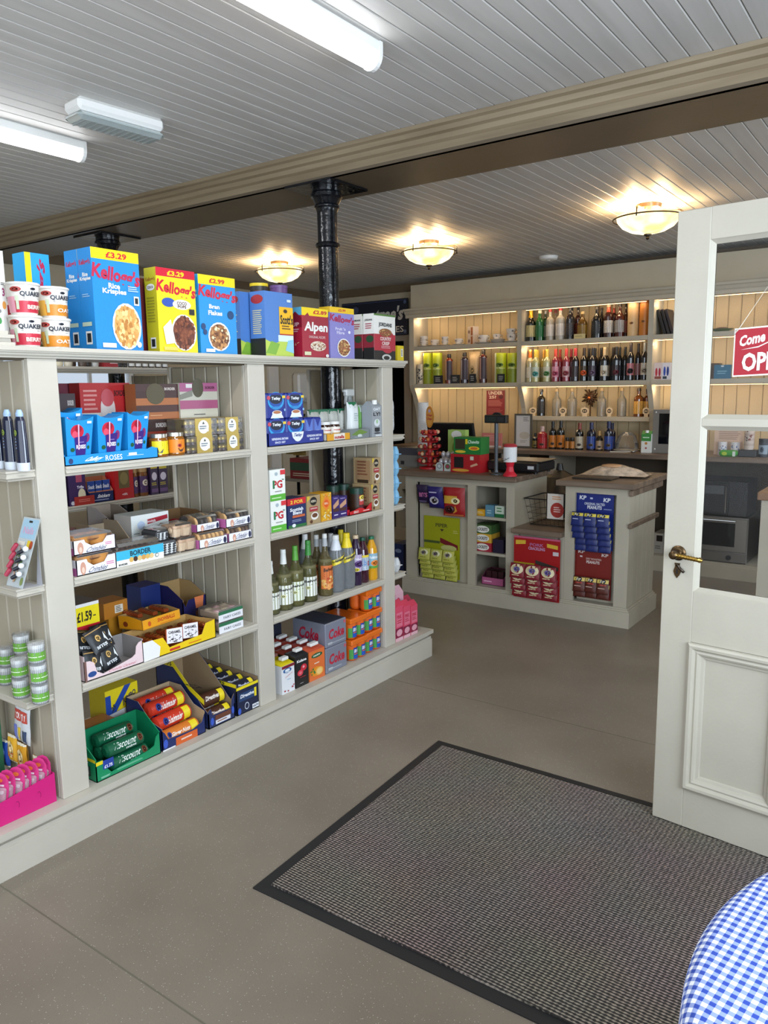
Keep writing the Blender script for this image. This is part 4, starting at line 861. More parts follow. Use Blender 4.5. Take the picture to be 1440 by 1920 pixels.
# ================================================================ BAY ONE, SECOND SHELF (z 0.85)
PIE = K('c98a44', .55); PIE2 = K('e0b070', .6)
WT2 = 'eceaf2'
def crumb(label, p0, p1, z, x, hf, kind, rz=GZ, d=.13):
    loc, w, _ = pX(x, z, p0, p1)
    mb = traymb(w, d, hf, hf, WT2, inn='d8cfd8', lip=[(0, 0), (d, 0), (d, hf), (0, hf)], cut=([(0, 0), (1, 0), (1, 1), (.80, 1), (.70, .62), (.42, .52), (.28, .8), (.26, 1), (0, 1)] if kind == 'pie' else None),
        fr=[('t', 'Crimbles', .54 if kind == 'pie' else .56, .26 if kind == 'pie' else .5, .46, .34 if kind == 'pie' else .6, '34405c', .3, 0), ('e', .16 if kind == 'pie' else .24, .45, .07, .42, 'd09a84'), ('e', .16 if kind == 'pie' else .24, .34, .035, .2, 'e8c8b4')]+([('e', .90, .5, .055, .38, '232a4a')] if kind != 'pie' else [('l', .74, .36, .94, .60, 2, 'd87aa0')]),
        sd=[('r', 0, 0, 1, .5 if kind == 'pie' else 1, 'b5609a')])
    o = mb.obj('cake_tray', None, loc, rz); tag(o, label, 'cakes', 'white cake trays')
    g = MB()
    if kind == 'pie':
        for xx in (-w*.22, w*.2):
            for yy in (.038, .098): g.lathe([(.001, .006), (.026, .006), (.034, hf-.008), (.036, hf+.006), (.030, hf+.009), (.027, hf+.003), (.001, hf+.002)], PIE, 14, (xx, yy, 0))
    else:
        c = {'choc': K('33221a', .3), 'gold': PIE2, 'mix': K('6a4426', .4)}[kind]; n = max(4, int(w/.02))
        for i in range(n):
            xx = -w/2+.012+i*(w-.02)/max(1, n-1)*.98
            for yy in (.035, .085):
                m_ = c if (i+int(yy*100)) % 3 else PIE2
                g.add([(xx+s_*.0055+.004*math.sin(i), yy+.024*math.cos(2*PI*k/12), .029+.024*math.sin(2*PI*k/12)) for s_ in (-1, 1) for k in range(12)], [tuple(range(12)), tuple(range(12, 24))]+[(k, (k+1) % 12, 12+(k+1) % 12, 12+k) for k in range(12)], m_)
    g.obj('cakes', o)['kind'] = 'stuff'
    MB().box(-w/2+.004, .005, hf-.008, w/2-.004, d-.005, max(hf+.014, .056), CLEAR, .006).obj('clear_lid', o)
    return o
crumb('white cake tray with golden pies, lower left on the second shelf', 144.5, 219, Z2, -2.185, .050, 'pie'); crumb('white cake tray with golden pies, on top of the lower left one', 141, 220, Z2+.0662, -2.187, .046, 'pie')
q = pX(-2.19, Z2, 373, 426); crumb('white cake tray of striped biscuits, lower middle right of the second shelf', 373, 426, Z2, -2.19, .032, 'gold', d=.11)
crumb('white cake tray at the lower right corner of the second shelf', 429, 474, Z2, -2.19, .033, 'mix', d=.11)
crumb('white cake tray of dark biscuits, upper right corner of the second shelf', 424, 471, Z2+.057, -2.193, .033, 'choc', d=.11)
crumb('white cake tray of dark biscuits tilted on the lower middle one', 369, 412, Z2+.057, -2.215, .028, 'choc', d=.10)
loc, w_, h_ = pX(-2.185, Z2, 219.5, 307.5, 1036)
o = carton('biscuit_carton', 'turquoise and white biscuit tray with a clear crinkled top', 'biscuits', (loc, w_, .052), .09, 'f0f0ea', [('r', 0, .42, 1, 1, '3cb2d4'), ('t', 'BORDER', .50, .74, .44, .34, '1f3a4a')]+[('e', .30+.085*i, .34, .045, .17, c) for i, c in enumerate(('d8b060', '4a2f24', 'e0c080', 'd09a50', 'd8b060', 'e4c488'))]+[('e', .84, .3, .04, .13, '4a5a5a'), ('e', .84, .3, .03, .09, 'f0f0ea'), ('t', 'BORDER', .12, .14, .18, .12, '2a2a2a')], [('r', 0, 0, 1, 1, '5a4a40')], tcol='8a7a6e')
MB().box(-w_/2+.004, .004, .0525, w_/2-.004, .086, .075, CLEAR, .01).obj('clear_film', o)
g = MB()
for i in range(6): g.add([(-w_*.28+i*.02+s_*.004, .045+.020*math.cos(2*PI*k/12), .055+.016*math.sin(2*PI*k/12)) for s_ in (-1, 1) for k in range(12)], [tuple(range(12)), tuple(range(12, 24))]+[(k, (k+1) % 12, 12+(k+1) % 12, 12+k) for k in range(12)], K('4a3024', .3))
g.obj('biscuits', o)['kind'] = 'stuff'
# black packs and cup cakes
def pack(name, label, cat, pl, d, h, body, topc, ops=(), lidh=.0, clearlid=False):
    loc, w, _ = pl; o = MB().box(-w/2, 0, 0, w/2, d, h, body, min(.006, h*.2)).obj(name, None, loc, GZ); tag(o, label, cat)
    if ops: MB().prn(front(w, h), ops, k0=2).obj('label', o)
    if clearlid: MB().box(-w/2+.002, .002, h+.0004, w/2-.002, d-.002, h+lidh, CLEAR, .006).obj('clear_lid', o)
    return o
foil = [('l', .05+.0*i, .1, .95, .9, 5, 'c8ccce') for i in range(1)]+[('p', [(.1+.15*i, .1), (.16+.15*i, .15), (.22+.15*i, .9), (.12+.15*i, .8)], c) for i, c in enumerate(('2a2c2e', 'dfe2e4', '34363a', 'e6e8ea', '2a2c2e'))]
pack('cake_pack', 'black and silver foil cake pack, lower of two', 'cakes', pX(-2.20, Z2, 310, 338), .10, .05, '4a4c50', None, foil); pack('cake_pack', 'black and silver foil cake pack with clear top, upper of two', 'cakes', pX(-2.22, Z2+.0506, 304, 327), .09, .035, '3a3c40', None, foil, .012, True)
def cupcakes(label, p0, p1, z, x):
    loc, w, _ = pX(x, z, p0, p1); o = MB().box(-w/2, 0, 0, w/2, .09, .052, CLEAR, .006).obj('cupcake_pack', None, loc, GZ); tag(o, label, 'cakes')
    g = MB()
    for xx in (-w/4, w/4):
        for yy in (.025, .065):
            n = 24; pr = [(.017, .003), (.024, .034)]
            g.add([(xx+(r_+.0012*(k % 2))*math.cos(2*PI*k/n), yy+(r_+.0012*(k % 2))*math.sin(2*PI*k/n), z_) for r_, z_ in pr for k in range(n)], [(k, (k+1) % n, n+(k+1) % n, n+k) for k in range(n)]+[tuple(range(n))], 'e6c9a8')
            g.lathe([(.024, .034), (.020, .044), (.001, .046)], 'c8a484', 14, (xx, yy, 0))
    g.obj('cupcakes', o)['kind'] = 'stuff'; return o
cupcakes('clear pack of fluted cup cakes, lower of two on the second shelf', 338, 370, Z2, -2.195); cupcakes('clear pack of fluted cup cakes, upper of two on the second shelf', 328, 362, Z2+.0525, -2.20)
# cartons behind
pl = pX(-2.30, Z2, 196, 250); tray('cardboard_tray', 'open brown cardboard tray in the middle of the second shelf', (pl[0], pl[1], 0), .16, .06, .105, 'b0987c', inn=CARDIN, lip=[(0, 0), (.16, 0), (.16, .12), (.08, .12), (0, .05)])
pl = pX(-2.37, Z2, 254, 323, 962)
carton('biscuit_carton', 'white upright carton with red stripe at the back of the second shelf', 'biscuits', (pl[0], pl[1], pl[2]), .10, 'dfe4e0', [('r', 0, .86, 1, 1, 'e8eae8'), ('p', [(.42, .70), (.97, .78), (.97, .90), (.42, .84)], 'a81c30'), ('t', 'Snowballs', .52, .78, .24, .08, 'e8d8d8'), ('l', .05, .45, .2, .5, 1, '6a7a7a'), ('e', .25, .70, .10, .12, 'b8c8e0')], [('r', 0, 0, 1, 1, 'cfc8c0')])
pl = pX(-2.47, Z2, 204, 248); tray('cardboard_tray', 'grey open carton with upright flaps behind the brown tray', (pl[0], pl[1], 0), .12, .12, .15, 'a9a0a0', inn='8a7a6c', cut=[(0, 0), (1, 0), (1, .9), (.8, .75), (.6, 1), (.35, .75), (0, 1)])
pl = pX(-2.475, Z2, 140, 186); carton('biscuit_carton', 'red and yellow carton behind the golden pie trays', 'biscuits', (pl[0], pl[1], .085), .10, '9c1d20', [('r', .8, .6, 1, 1, 'd8b020'), ('l', .3, .6, .75, .8, 2, 'c86a5a')], [], tcol='a8221f')
pl = pX(-2.33, Z2, 332, 408); o = tray('display_tray', 'dark red open tray behind the cup cakes', (pl[0], pl[1], 0), .22, .07, .10, '6a1c1c', inn='8a6a48')
bg = bagmb(.048, .045, .02, 'b01c28', [('e', .5, .5, .3, .25, 'd8b040')], seal='c84048')
pb = None
for i in range(10):
    y = pl[0][1]-pl[1]/2+.05+(i % 5)*(pl[1]-.1)/4; x = -2.38-.08*(i//5)
    if pb is None: pb = bg.obj('sweet_bag', None, (x, y, Z2+.03), GZ); pb['category'] = 'sweets'; pb['group'] = 'red foil bags in the dark red tray'; pb['label'] = 'small red foil bag heaped in the dark red tray'; o = pb
    else: o = dup(pb, (x, y, Z2+.03), 'small red foil bag, %s in the %s row of the dark red tray' % (('first', 'second', 'third', 'fourth', 'fifth')[i % 5], ('front', 'back')[i//5]))
    o.rotation_euler = (random.uniform(-.9, -.3), random.uniform(-.2, .2), GZ+random.uniform(-.3, .3))

# second unit: goods seen beyond
G2 = -1.42
def g2(p0, p1, yt, z, label, col, fr=(), d=.08, name='carton', cat='carton', h=None):
    pl = pX(XS+G2-.01, z, p0, p1, yt); return carton(name, label, cat, pl, d, col, fr, [], h=h)
g2(131, 163, 886, Z2, 'purple carton with a white dessert picture on the far unit', '3f2a5a', [('r', .45, .7, .8, .95, 'b0506a'), ('e', .75, .3, .22, .2, 'e0d8b8'), ('t', 'Trifle', .68, .55, .4, .09, 'e8e0f0'), ('e', .2, .08, .12, .06, 'd8d8e0')])
pl = pX(XS+G2+.0, Z2, 141, 178); carton('shelf_edge_card', 'small red strip card in front of the purple carton on the far unit', 'card', (pl[0], pl[1], .045), .004, 'a8322c', [('l', .2, .3, .8, .7, 2, 'd8786c')], [])
pl = pX(XS+G2-.01, Z2, 168, 214); o = tray('display_tray', 'navy and orange display box of snack bars on the far unit', (pl[0], pl[1], 0), .10, .055, .13, '1c2a5c', inn='c87a54', fr=[('t', 'Snickers', .6, .6, .5, .35, 'e8e8f0', .2), ('l', .2, .15, .8, .3, 1, 'b0b8d8')], lip=[(0, 0), (.10, 0), (.10, .13), (.07, .13), (0, .055)])
for i in range(3): carton('snack_bar', 'orange wrapped snack bar leaning in the navy display box, number %s from the left' % ('one', 'two', 'three')[i], 'snack', ((pl[0][0]-.02-.0*i, pl[0][1]-.055+i*.055, Z2+.004), .048, .11), .012, 'd08a64', [('r', 0, .5, 1, 1, '2a4a9a'), ('t', 'Snack', .5, .72, .8, .2, 'e8e8f0', .2)], [])
g2(217, 252, 876, Z2, 'red carton with a brown jar picture on the far unit', 'b8181e', [('r', .22, .34, .78, .92, '6a5a34'), ('e', .5, .65, .22, .2, '8a7a4a'), ('t', 'gift', .5, .14, .3, .1, 'e8c8c8')])
for i, (a, c) in enumerate(((252, 263), (265, 284))):
    q = pX(XS+G2-.01, Z2, a, c); jar('sauce_jar', 'brown jar with purple label on the far unit, %s one' % ('left', 'right')[i], XS+G2-.01, (a+c)/2, Z2, q[1]/2*.95, .16, '4a2a5a', K('b08a5a', .4), [('e', .5, .6, .2, .2, 'd8c8b8'), ('l', .2, .2, .8, .35, 2, 'c8a8b8')], '7a4a24')
for i, (a, c) in enumerate(((284.5, 298), (300, 315.5))):
    g2(a, c, 872, Z2, 'tall purple and yellow carton on the far unit, %s one' % ('left', 'right')[i], '3a2848', [('r', .05, .88, .95, 1, 'c8b434'), ('e', .5, .62, .35, .14, 'd8d0e0'), ('l', .1, .3, .9, .42, 2, 'c8b434'), ('r', .05, .08, .95, .2, '6a4a7a')])
names = ['cream jar', 'cream jar with a dark lid', 'brown jar', 'brown jar with a white label', 'black jar', 'silver topped jar']
for i in range(8):
    pc = 116+i*13.2 if i < 6 else 228+(i-6)*14
    c_ = ('d8ceb0', 'd0c8b4', '4a3428', '5a4a40', '2a2422', 'c8c8c4', '1f1c1c', '2a2422')[i]
    jar('preserve_jar', '%s preserve jar on the top of the far unit, %s in the row' % (('cream', 'pale cream', 'brown', 'dark brown', 'black', 'silver', 'small black', 'charcoal')[i], ('first', 'second', 'third', 'fourth', 'fifth', 'sixth', 'seventh', 'eighth')[i]), XS+G2, pc, CT2, .021, .075, c_, K('3a3a3a' if i % 2 else 'b8a070', .4), [], c_)
pl = pX(XS+G2, CT2, 198, 231); carton('small_carton', 'red carton with white writing on the top of the far unit', 'carton', (pl[0], pl[1], .05), .06, 'a8202c', [('l', .3, .3, .8, .8, 3, 'e8c8c8')], [])
for i in range(6):
    pc = 250+i*12.5; jar('spice_jar', 'small white striped spice jar on top of the far unit, %s from left' % ('first', 'second', 'third', 'fourth', 'fifth', 'sixth')[i], XS+G2, pc, CT2, .017, .055, 'e4e4e0', K('2a2624', .4), [('l', .1, .3, .9, .9, 3, '3a3a3a')], '3a2a20')
# low things on the far unit
for i, (a, c, z, col, h_, lb) in enumerate(((130, 175, Z3, '4a3a30', .16, 'brown carton low on the far unit, left'), (180, 235, Z3, '2a2a30', .12, 'black carton low on the far unit'), (240, 300, Z3, '28344a', .18, 'navy carton low on the far unit, right'))):
    pl = pX(XS+G2-.02, z, a, c); carton('carton', lb, 'carton', (pl[0], pl[1], h_), .15, col, [('l', .2, .4, .8, .7, 2, '8a8a88')], [])

# ================================================================ BAY ONE, THIRD SHELF (z 0.50)
pl2 = pX(-2.305, Z3, 150, 186.5, 1131)
carton('biscuit_carton', 'red carton with yellow 1.59 band standing behind the black bags', 'biscuits', (pl2[0], pl2[1]*1.35, pl2[2]), .12, 'c8182c', [('r', 0, .66, 1, 1, 'f2dc1a'), ('r', 0, .95, 1, 1, 'e8e8ea'), ('t', '£1.59', .44, .80, .56, .16, '1f1c1a', 0, 1), ('l', .76, .76, .90, .80, 1, '2a2a2a'), ('r', .08, .12, .64, .48, 'b01228'), ('t', 'Thieves', .34, .30, .50, .16, 'f0f0f0', .2, 1), ('r', .64, .12, .84, .50, 'e8d820'), ('r', .86, .16, .93, .46, '4a6a9a')], [], tcol='6a6058')
# pink tray of black bags
pl = pX(-2.185, Z3, 160, 270)
tray('display_tray', 'pale pink cardboard tray on the third shelf holding black bags', (pl[0], pl[1], 0), .115, .078, .085, 'e8cfd2', inn='8f8a88', lip=[(0, 0), (.115, 0), (.115, .085), (0, .085)], cut=[(0, 0), (1, 0), (1, 1.02), (.93, .98), (.88, .84), (.86, .5), (.80, .40), (.30, .12), (.20, .3), (.16, .72), (.10, .84), (0, .88)],
     fr=[('t', 'Crunchy Caramel', .62, .14, .46, .14, 'c86a7a', .3, 0), ('e', .12, .26, .07, .12, '2a4a8a'), ('r', 0, 0, .035, .88, '7a5a54')])
bgm = bagmb(.066, .085, .014, '1c2024', [('e', .5, .55, .14, .14, 'd0a860'), ('t', 'BITES', .5, .22, .6, .12, 'd8dce0', .1), ('r', .02, .86, .98, .90, 'b08a50'), ('p', [(.7, .1), (.95, .3), (.9, .7), (.8, .5)], 'dfe4e6')], seal='1a1a1e')
proto = None
for i, (dy, dz, rx, ry, dx) in enumerate(((.045, .006, -.35, .25, -.028), (.085, .008, -.45, -.30, -.030), (.125, .008, -.3, -.5, -.034), (.040, .075, -.6, .5, -.050), (.090, .078, -.5, -.55, -.056), (.13, .07, -.5, -.1, -.064))):
    lbl = 'black foil sweet bag in the pale pink tray, %s' % ('front left', 'front middle', 'front right', 'upper left', 'upper middle', 'upper right')[i]
    loc = (pl[0][0]+dx, pl[0][1]-pl[1]/2+dy, Z3+dz)
    if proto is None: proto = o = bgm.obj('sweet_bag', None, loc, GZ); tag(o, lbl, 'sweets', 'black bags in the pink tray')
    else: o = dup(proto, loc, lbl)
    o.rotation_euler = (rx, ry*.5, GZ)
# caramel wafer tray
pl = pX(-2.185, Z3, 270, 405)
tray('display_tray', 'yellow and white display tray of caramel wafers on the third shelf', (pl[0], pl[1], 0), .17, .072, .065, 'ecc818', inn='c8a060', cut=[(0, 0), (1, 0), (1, 1.0), (.86, .94), (.80, .42), (.34, .30), (.26, .9), (0, .95)],
     fr=[('p', [(0, 0), (.20, .02), (.22, .5), (.12, .95), (0, .95)], 'ecebf0'), ('r', .34, .10, .48, .22, 'c83a2c'), ('l', .60, .12, .80, .22, 1, 'd86a1c')])
FOIL = K('b0522a', .28, .5); FOIL2 = K('d9a24a', .25, .7); FOIL3 = K('7a2a1a', .3, .3)
wfm = MB().box(-.011, 0, 0, .011, .095, .016, FOIL, .004)
for i in range(5): wfm.prn(lambda u, v, e: (-.011+u*.022, v*.095, .016+e), [('p', [(0, .05+i*.19), (1, .14+i*.19), (1, .20+i*.19), (0, .11+i*.19)], FOIL2), ('p', [(0, .14+i*.19), (1, .22+i*.19), (1, .24+i*.19), (0, .17+i*.19)], FOIL3)])
proto = None; k = 0
for r_ in range(3):
    for i in range(7):
        lbl = 'red and gold foil caramel wafer in the yellow tray, layer %s, %s from the left' % (('one', 'two', 'three')[r_], ('first', 'second', 'third', 'fourth', 'fifth', 'sixth', 'seventh')[i])
        loc = (pl[0][0]-.012-r_*.012, pl[0][1]-pl[1]/2+.017+i*(pl[1]-.034)/6, Z3+.0035+r_*.0168)
        if proto is None: proto = o = wfm.obj('caramel_wafer', None, loc, GZ); tag(o, lbl, 'chocolate bar', 'caramel wafers in the yellow tray')
        else: o = dup(proto, loc, lbl)
        o.rotation_euler = (.0, 0, GZ)
fc = MB().prn(lambda u, v, e: (-.035+u*.07, -e, v*.052), [('r', 0, 0, 1, 1, 'eae6ea'), ('t', 'CARAMEL', .5, .74, .8, .2, '2a2224', 0), ('d', .5, .32, .42, .26, 26, .05, ['2a2224', '3a3030'])])
for i, dy in enumerate((-.014, .048)):
    o = MB(); o.v = list(fc.v); o.f = list(fc.f); o.mi = list(fc.mi); o.sm = list(fc.sm); o.m = list(fc.m); o.box(-.035, 0.0012, 0, .035, .0115, .052, FOIL, .003)
    o = o.obj('caramel_wafer', None, (pl[0][0]-.0045, pl[0][1]+dy, Z3+.031), GZ); o.rotation_euler = (-.12, .12, GZ); tag(o, 'multipack of caramel wafers with a white CARAMEL face at the front, %s one' % ('left', 'right')[i], 'chocolate bar', 'caramel wafers in the yellow tray')
pl = pX(-2.31, Z3, 262, 345)
o = tray('display_tray', 'orange SNOWBALLS display tray sitting on the foil wafers', ((-2.285, pl[0][1]-.015, Z3+.076), .18, 0), .13, .036, .05, 'f0a414', inn='b08a54', fr=[('t', 'SNOWBALLS', .62, .58, .46, .40, 'c84418', 0, 1), ('l', .45, .10, .85, .22, 1, 'd8641c'), ('e', .18, .5, .04, .26, 'd05a1c')], sd=[('e', .3, .4, .10, .2, '8a3a14')])
o.rotation_euler = (-.10, 0, GZ+.06)
cm = MB(); tr = (o.location.x, o.location.y)
for k in range(3):
    q = dup(proto, (-2.34, tr[1]-.05+.05*k, Z3+.104), 'foil wrapped bar lying in the orange tray, %s' % ('left', 'middle', 'right')[k])
# fairy cakes
def fairy(label, z, top=False):
    loc, w, _ = pX(-2.20, Z3, 411, 456); o = MB().box(-w/2, 0, 0, w/2, .12, .045, CLEAR, .006).obj('cake_pack', None, (loc[0], loc[1], z), GZ); tag(o, label, 'cakes')
    MB().prn(front(w, .045, -.0004), [('r', 0, .0, 1, .62, 'e6e6ea'), ('r', 0, .62, 1, .9, '2a6a48'), ('t', 'FAIRY CAKES', .55, .32, .7, .22, '4a4a5a', 0, 0)], k0=2).obj('label', o)
    g = MB(); g.box(-w/2+.006, .006, .008, w/2-.006, .114, .036, 'c8b4a0', .004)
    for i in range(3):
        for j in range(2): g.ball((-w*.3+i*w*.3, .035+j*.05, .034), .017, .017, .008, ('e0b4b8', 'd8c8a8')[(i+j) % 2], 10, 4)
    g.obj('cakes', o)['kind'] = 'stuff'
    return o
fairy('clear pack of fairy cakes with green band, lower of two', Z3); fairy('clear pack of fairy cakes with green band, upper of two', Z3+.0455)
# items further back on the third shelf
for a, c, x, z0, h_, col, lb, fr_ in ((205, 250, -2.45, 0, .10, 'b0781c', 'golden brown box at the back of the third shelf', [('e', .7, .3, .2, .25, 'c8c0a0')]), (196, 240, -2.44, .1005, .06, 'b0701c', 'small amber box on the golden brown box', [('r', .45, .25, .8, .75, 'd8d0c0'), ('l', .5, .3, .75, .7, 4, '4a4034')]),
        (164, 200, -2.46, 0, .075, 'a8741c', 'flat amber box at the back left of the third shelf', []), (274, 310, -2.53, 0, .16, '1a2c6a', 'royal blue carton at the back of the third shelf', [('t', 'Jaffa', .7, .4, .4, .12, 'd0d8f0', .2)])):
    pl = pX(x, Z3+z0, a, c); carton('small_carton', lb, 'carton', (pl[0], pl[1], h_), .09, col, fr_, [])
pl = pX(-2.40, Z3, 345, 388); o = tray('display_tray', 'navy cardboard display tray with an orange tab at the back right of the third shelf', (pl[0], pl[1]*1.0, 0), .16, .105, .15, '1f1c52', inn='a88a5c', cut=[(0, 0), (1, 0), (1, 1), (.25, .95), (.12, .7), (0, .95)], fr=[('p', [(.55, .55), (.85, .55), (.9, 1), (.5, 1)], 'd87a4c'), ('e', .66, .35, .14, .14, '6a3a24'), ('l', .3, .15, .6, .25, 1, 'b8b8d8')])
pl = pX(-2.36, Z3, 256, 272); jar('dessert_jar', 'round white lidded pot at the back of the third shelf', -2.46, 236, Z3, .030, .075, 'd8d4c4', 'c8c8c0', [('l', .3, .3, .7, .6, 2, '7a7a6a')], 'c8c4b4')
tub('treacle_tub', 'green topped gold tub at the back of the third shelf', 'tub', (-2.43, 1.84, Z3), .036, .10, 'a8902c', '2a6a3a', 'b0943a')

# ================================================================ BAY ONE, BOTTOM (plinth top)
pl = pX(-2.325, Z4, 172, 222)
carton('cracker_carton', 'orange cracker carton with a black diamond, beside the left stile', 'crackers', (pl[0], pl[1]*1.05, .125), .08, 'd8843a', [('p', [(.02, .40), (.34, .08), (.64, .44), (.34, .80)], '17181a'), ('t', 'JACOBS', .33, .44, .50, .13, 'f0f0f0', .1, 1, .08), ('r', 0, .82, 1, 1, 'c87430'), ('p', [(.65, .8), (1, .7), (1, .95), (.8, .95)], 'c8304a'), ('p', [(.4, .1), (.9, .05), (1, .35), (.6, .4)], 'e8b870'), ('r', .60, .02, 1, .10, 'c8304a')], [], tcol='b0703a')
pl = pX(-2.185, Z4, 182, 302)
GR = '0d8a5a'
tray('display_tray', 'green display tray of mint biscuits nearest the left stile on the bottom shelf', (pl[0], pl[1], 0), .13, .07, .135, GR, inn='0a7a50', cut=[(0, 0), (1, 0), (1, 1.15), (.93, .95), (.90, .55), (.82, .45), (.22, .22), (.16, .5), (.10, 1.0), (0, 1.02)], lip=[(0, 0), (.13, 0), (.13, .135), (.08, .135), (0, .08)],
     fr=[('r', .10, .50, .26, .95, '24409a'), ('t', '£1.75', .18, .62, .12, .16, 'e8e8f4'), ('l', .30, .16, .78, .26, 2, '8ad0b0'), ('l', .06, .10, .2, .2, 2, 'a8e0c8'), ('r', 0, .82, .10, 1.0, 'e8d020')], sd=[('r', .25, .10, .75, .36, '2a3a34'), ('r', .32, .14, .68, .34, 'e0e4e0'), ('r', 0, .50, 1, .58, 'e8d020'), ('l', .2, .42, .8, .48, 1, 'c8c8c8')])
def roll(name, label, loc, L_, r, col, ops, ends='e8d42a', rot=(0, 0, GZ), grp=None):
    """round biscuit pack lying along local x"""
    n = 18; mb = MB()
    prof = [(-L_/2, r*.55), (-L_/2+.006, r), (L_/2-.006, r), (L_/2, r*.55)]
    for (x0, r0), (x1, r1) in zip(prof, prof[1:]):
        mb.add([(x, rr*math.cos(2*PI*i/n), rr+0*r+rr*0+r-r+rr*math.sin(2*PI*i/n)+(r-rr)) for x, rr in ((x0, r0), (x1, r1)) for i in range(n)], [(i, (i+1) % n, n+(i+1) % n, n+i) for i in range(n)], col, True)
    for x, rr in ((-L_/2, r*.55), (L_/2, r*.55)): mb.add([(x, rr*math.cos(2*PI*i/n), r+rr*math.sin(2*PI*i/n)) for i in range(n)], [tuple(range(n))], col)
    S = lambda u, v, e: (-L_/2+.006+u*(L_-.012), -(r+e)*math.sin(PI*.12+(1-v)*PI*.62-PI*.12+.25), r+(r+e)*math.cos((1-v)*PI*.62+.25))
    mb.prn(S, ops, True, 2)
    o = mb.obj(name, None, loc, 0); o.rotation_euler = rot; return tag(o, label, 'biscuits', grp)
VI = [('t', 'Viscount', .46, .62, .66, .5, 'e8f0ea', .2, 0), ('t', 'mint', .62, .22, .3, .2, 'e8f0ea', 0), ('e', .90, .6, .07, .3, '6a3a24')]
for i, (dx, dz, dy) in enumerate(((-.030, .004, .012), (-.062, .036, .0), (-.088, .075, .0), (-.032, .054, .0))):
    roll('biscuit_roll', 'dark green mint biscuit pack in the green tray, %s' % ('bottom front', 'middle', 'back', 'upper front')[i], (pl[0][0]+dx, pl[0][1]+dy, Z4+dz), min(.150, pl[1]-.012), .0235, '0c5a3c', VI, rot=(0, 0, GZ), grp='mint biscuit packs in the green tray')
# yellow blue box behind
q = pX(-2.38, Z4, 212, 272, 1288); carton('biscuit_carton', 'yellow and blue carton behind the orange rolls', 'biscuits', (q[0], q[1], q[2]*.98), .10, 'e6cf1c', [('p', [(.05, .5), (.6, 1), (.8, 1), (.1, .35)], '2348a0'), ('t', 'JUMBO', .72, .74, .44, .14, '2a2a5a', .1, 1, .3), ('t', '1.25', .2, .62, .2, .10, '3a3a2a', 0, 1, .6), ('r', 0, .4, .16, .9, '2348a0')], [])
# hobnob tray
pl = pX(-2.185, Z4, 305.5, 386)
tray('display_tray', 'navy and orange display tray of biscuit rolls, middle of the bottom shelf', (pl[0], pl[1], 0), .20, .042, .16, '1f2c62', inn='b09a7c', lip=[(0, 0), (.20, 0), (.20, .16), (.13, .16), (.06, .10), (0, .085)], cut=[(0, 0), (1, 0), (1, 1.9), (.92, 1.1), (.70, .8), (.14, .9), (.06, 1.6), (0, 1.9)],
     fr=[('r', .30, 0, .80, .70, 'd8642c'), ('l', .42, .2, .74, .5, 1, 'f0d0c0'), ('e', .07, .6, .05, .4, '3a5ac0'), ('r', 0, 0, .28, .12, 'e8e8ee')])
o = MB().prism([(-.09, 0), (.09, 0), (.09, .125), (-.09, .105)], 1, 0, .003, 'e4e2e4').obj('cardboard_flap', None, (-2.40, pl[0][1]-.095, Z4), GZ); tag(o, 'white raised flap standing behind the orange biscuit rolls', 'cardboard')
HB = [('t', 'Hobnobs', .48, .45, .46, .5, 'f4ece6', .2, 1), ('r', .76, 0, .96, 1, 'ecd424'), ('e', .20, .5, .08, .26, '2a3a8a')]
GN = [('t', 'Ginger Nuts', .44, .5, .56, .36, 'f4e8dc', .2, 1), ('r', .76, 0, .96, 1, 'ecd424'), ('e', .12, .6, .06, .2, '2a3a8a')]
y0 = pl[0][1]; LR = min(.165, pl[1]-.02)
for i, (dx, dy, dz, c_, op_, rz_) in enumerate(((-.034, .0, .005, 'd87a2c', GN, .0), (-.095, -.015, .005, 'c83420', HB, 0.), (-.065, -.03, .053, 'c8341e', HB, .05), (-.125, -.03, .055, 'c8341e', HB, .03), (-.095, -.05, .102, 'c8341e', HB, .02), (-.155, -.04, .105, 'c8341e', HB, .0))):
    roll('biscuit_roll', ('orange ginger biscuit roll with yellow end at the front of the middle tray' if i == 0 else 'red biscuit roll with yellow end in the middle tray, %s' % ('', 'bottom layer', 'middle layer front', 'middle layer back', 'top layer front', 'top layer back')[i]), (pl[0][0]+dx, y0+max(-.5, min(.5, dy*8))*max(0, pl[1]-.012-LR), Z4+dz), LR, .027, c_, op_, rot=(0, 0, GZ+rz_), grp='biscuit rolls in the middle tray')
# chocolate digestives tray, tall cardboard
pl = pX(-2.19, Z4, 392, 441)
tray('display_tray', 'tall cut-away cardboard tray of chocolate biscuits on the bottom shelf', (pl[0], pl[1], 0), .30, .052, .24, '24305e', inn='9c8466', th=.004, lip=[(0, 0), (.30, 0), (.30, .235), (.20, .235), (.10, .15), (.035, .085), (0, .06)], cut=[(0, 0), (1, 0), (1, 1.9), (.90, 1.5), (.86, .9), (.16, .95), (.10, 1.5), (0, 1.3)],
     fr=[('r', .26, .16, .82, .46, 'dcdce4'), ('l', .32, .22, .76, .40, 1, '8a5a44'), ('e', .13, .5, .06, .3, '3a5ac0'), ('e', .92, .7, .05, .3, '3a5ac0'), ('r', .24, .5, .84, .86, '6a3c2a')])
o = MB().prism([(-.31, .235), (-.19, .235), (-.10, .155), (-.02, .115), (-.02, .095), (-.10, .135), (-.19, .212), (-.31, .212)], 1, 0, .0012, 'e6d21c')
o.prn(lambda u, v, e: (-.30+u*.12, -e, .212+v*.022), [('t', '£1.75', .6, .5, .5, .8, '2a2a2a'), ('t', '£1.75', 1.9, -2.4, .5, .8, '2a2a2a', 0, 1, -.7)], k0=1)
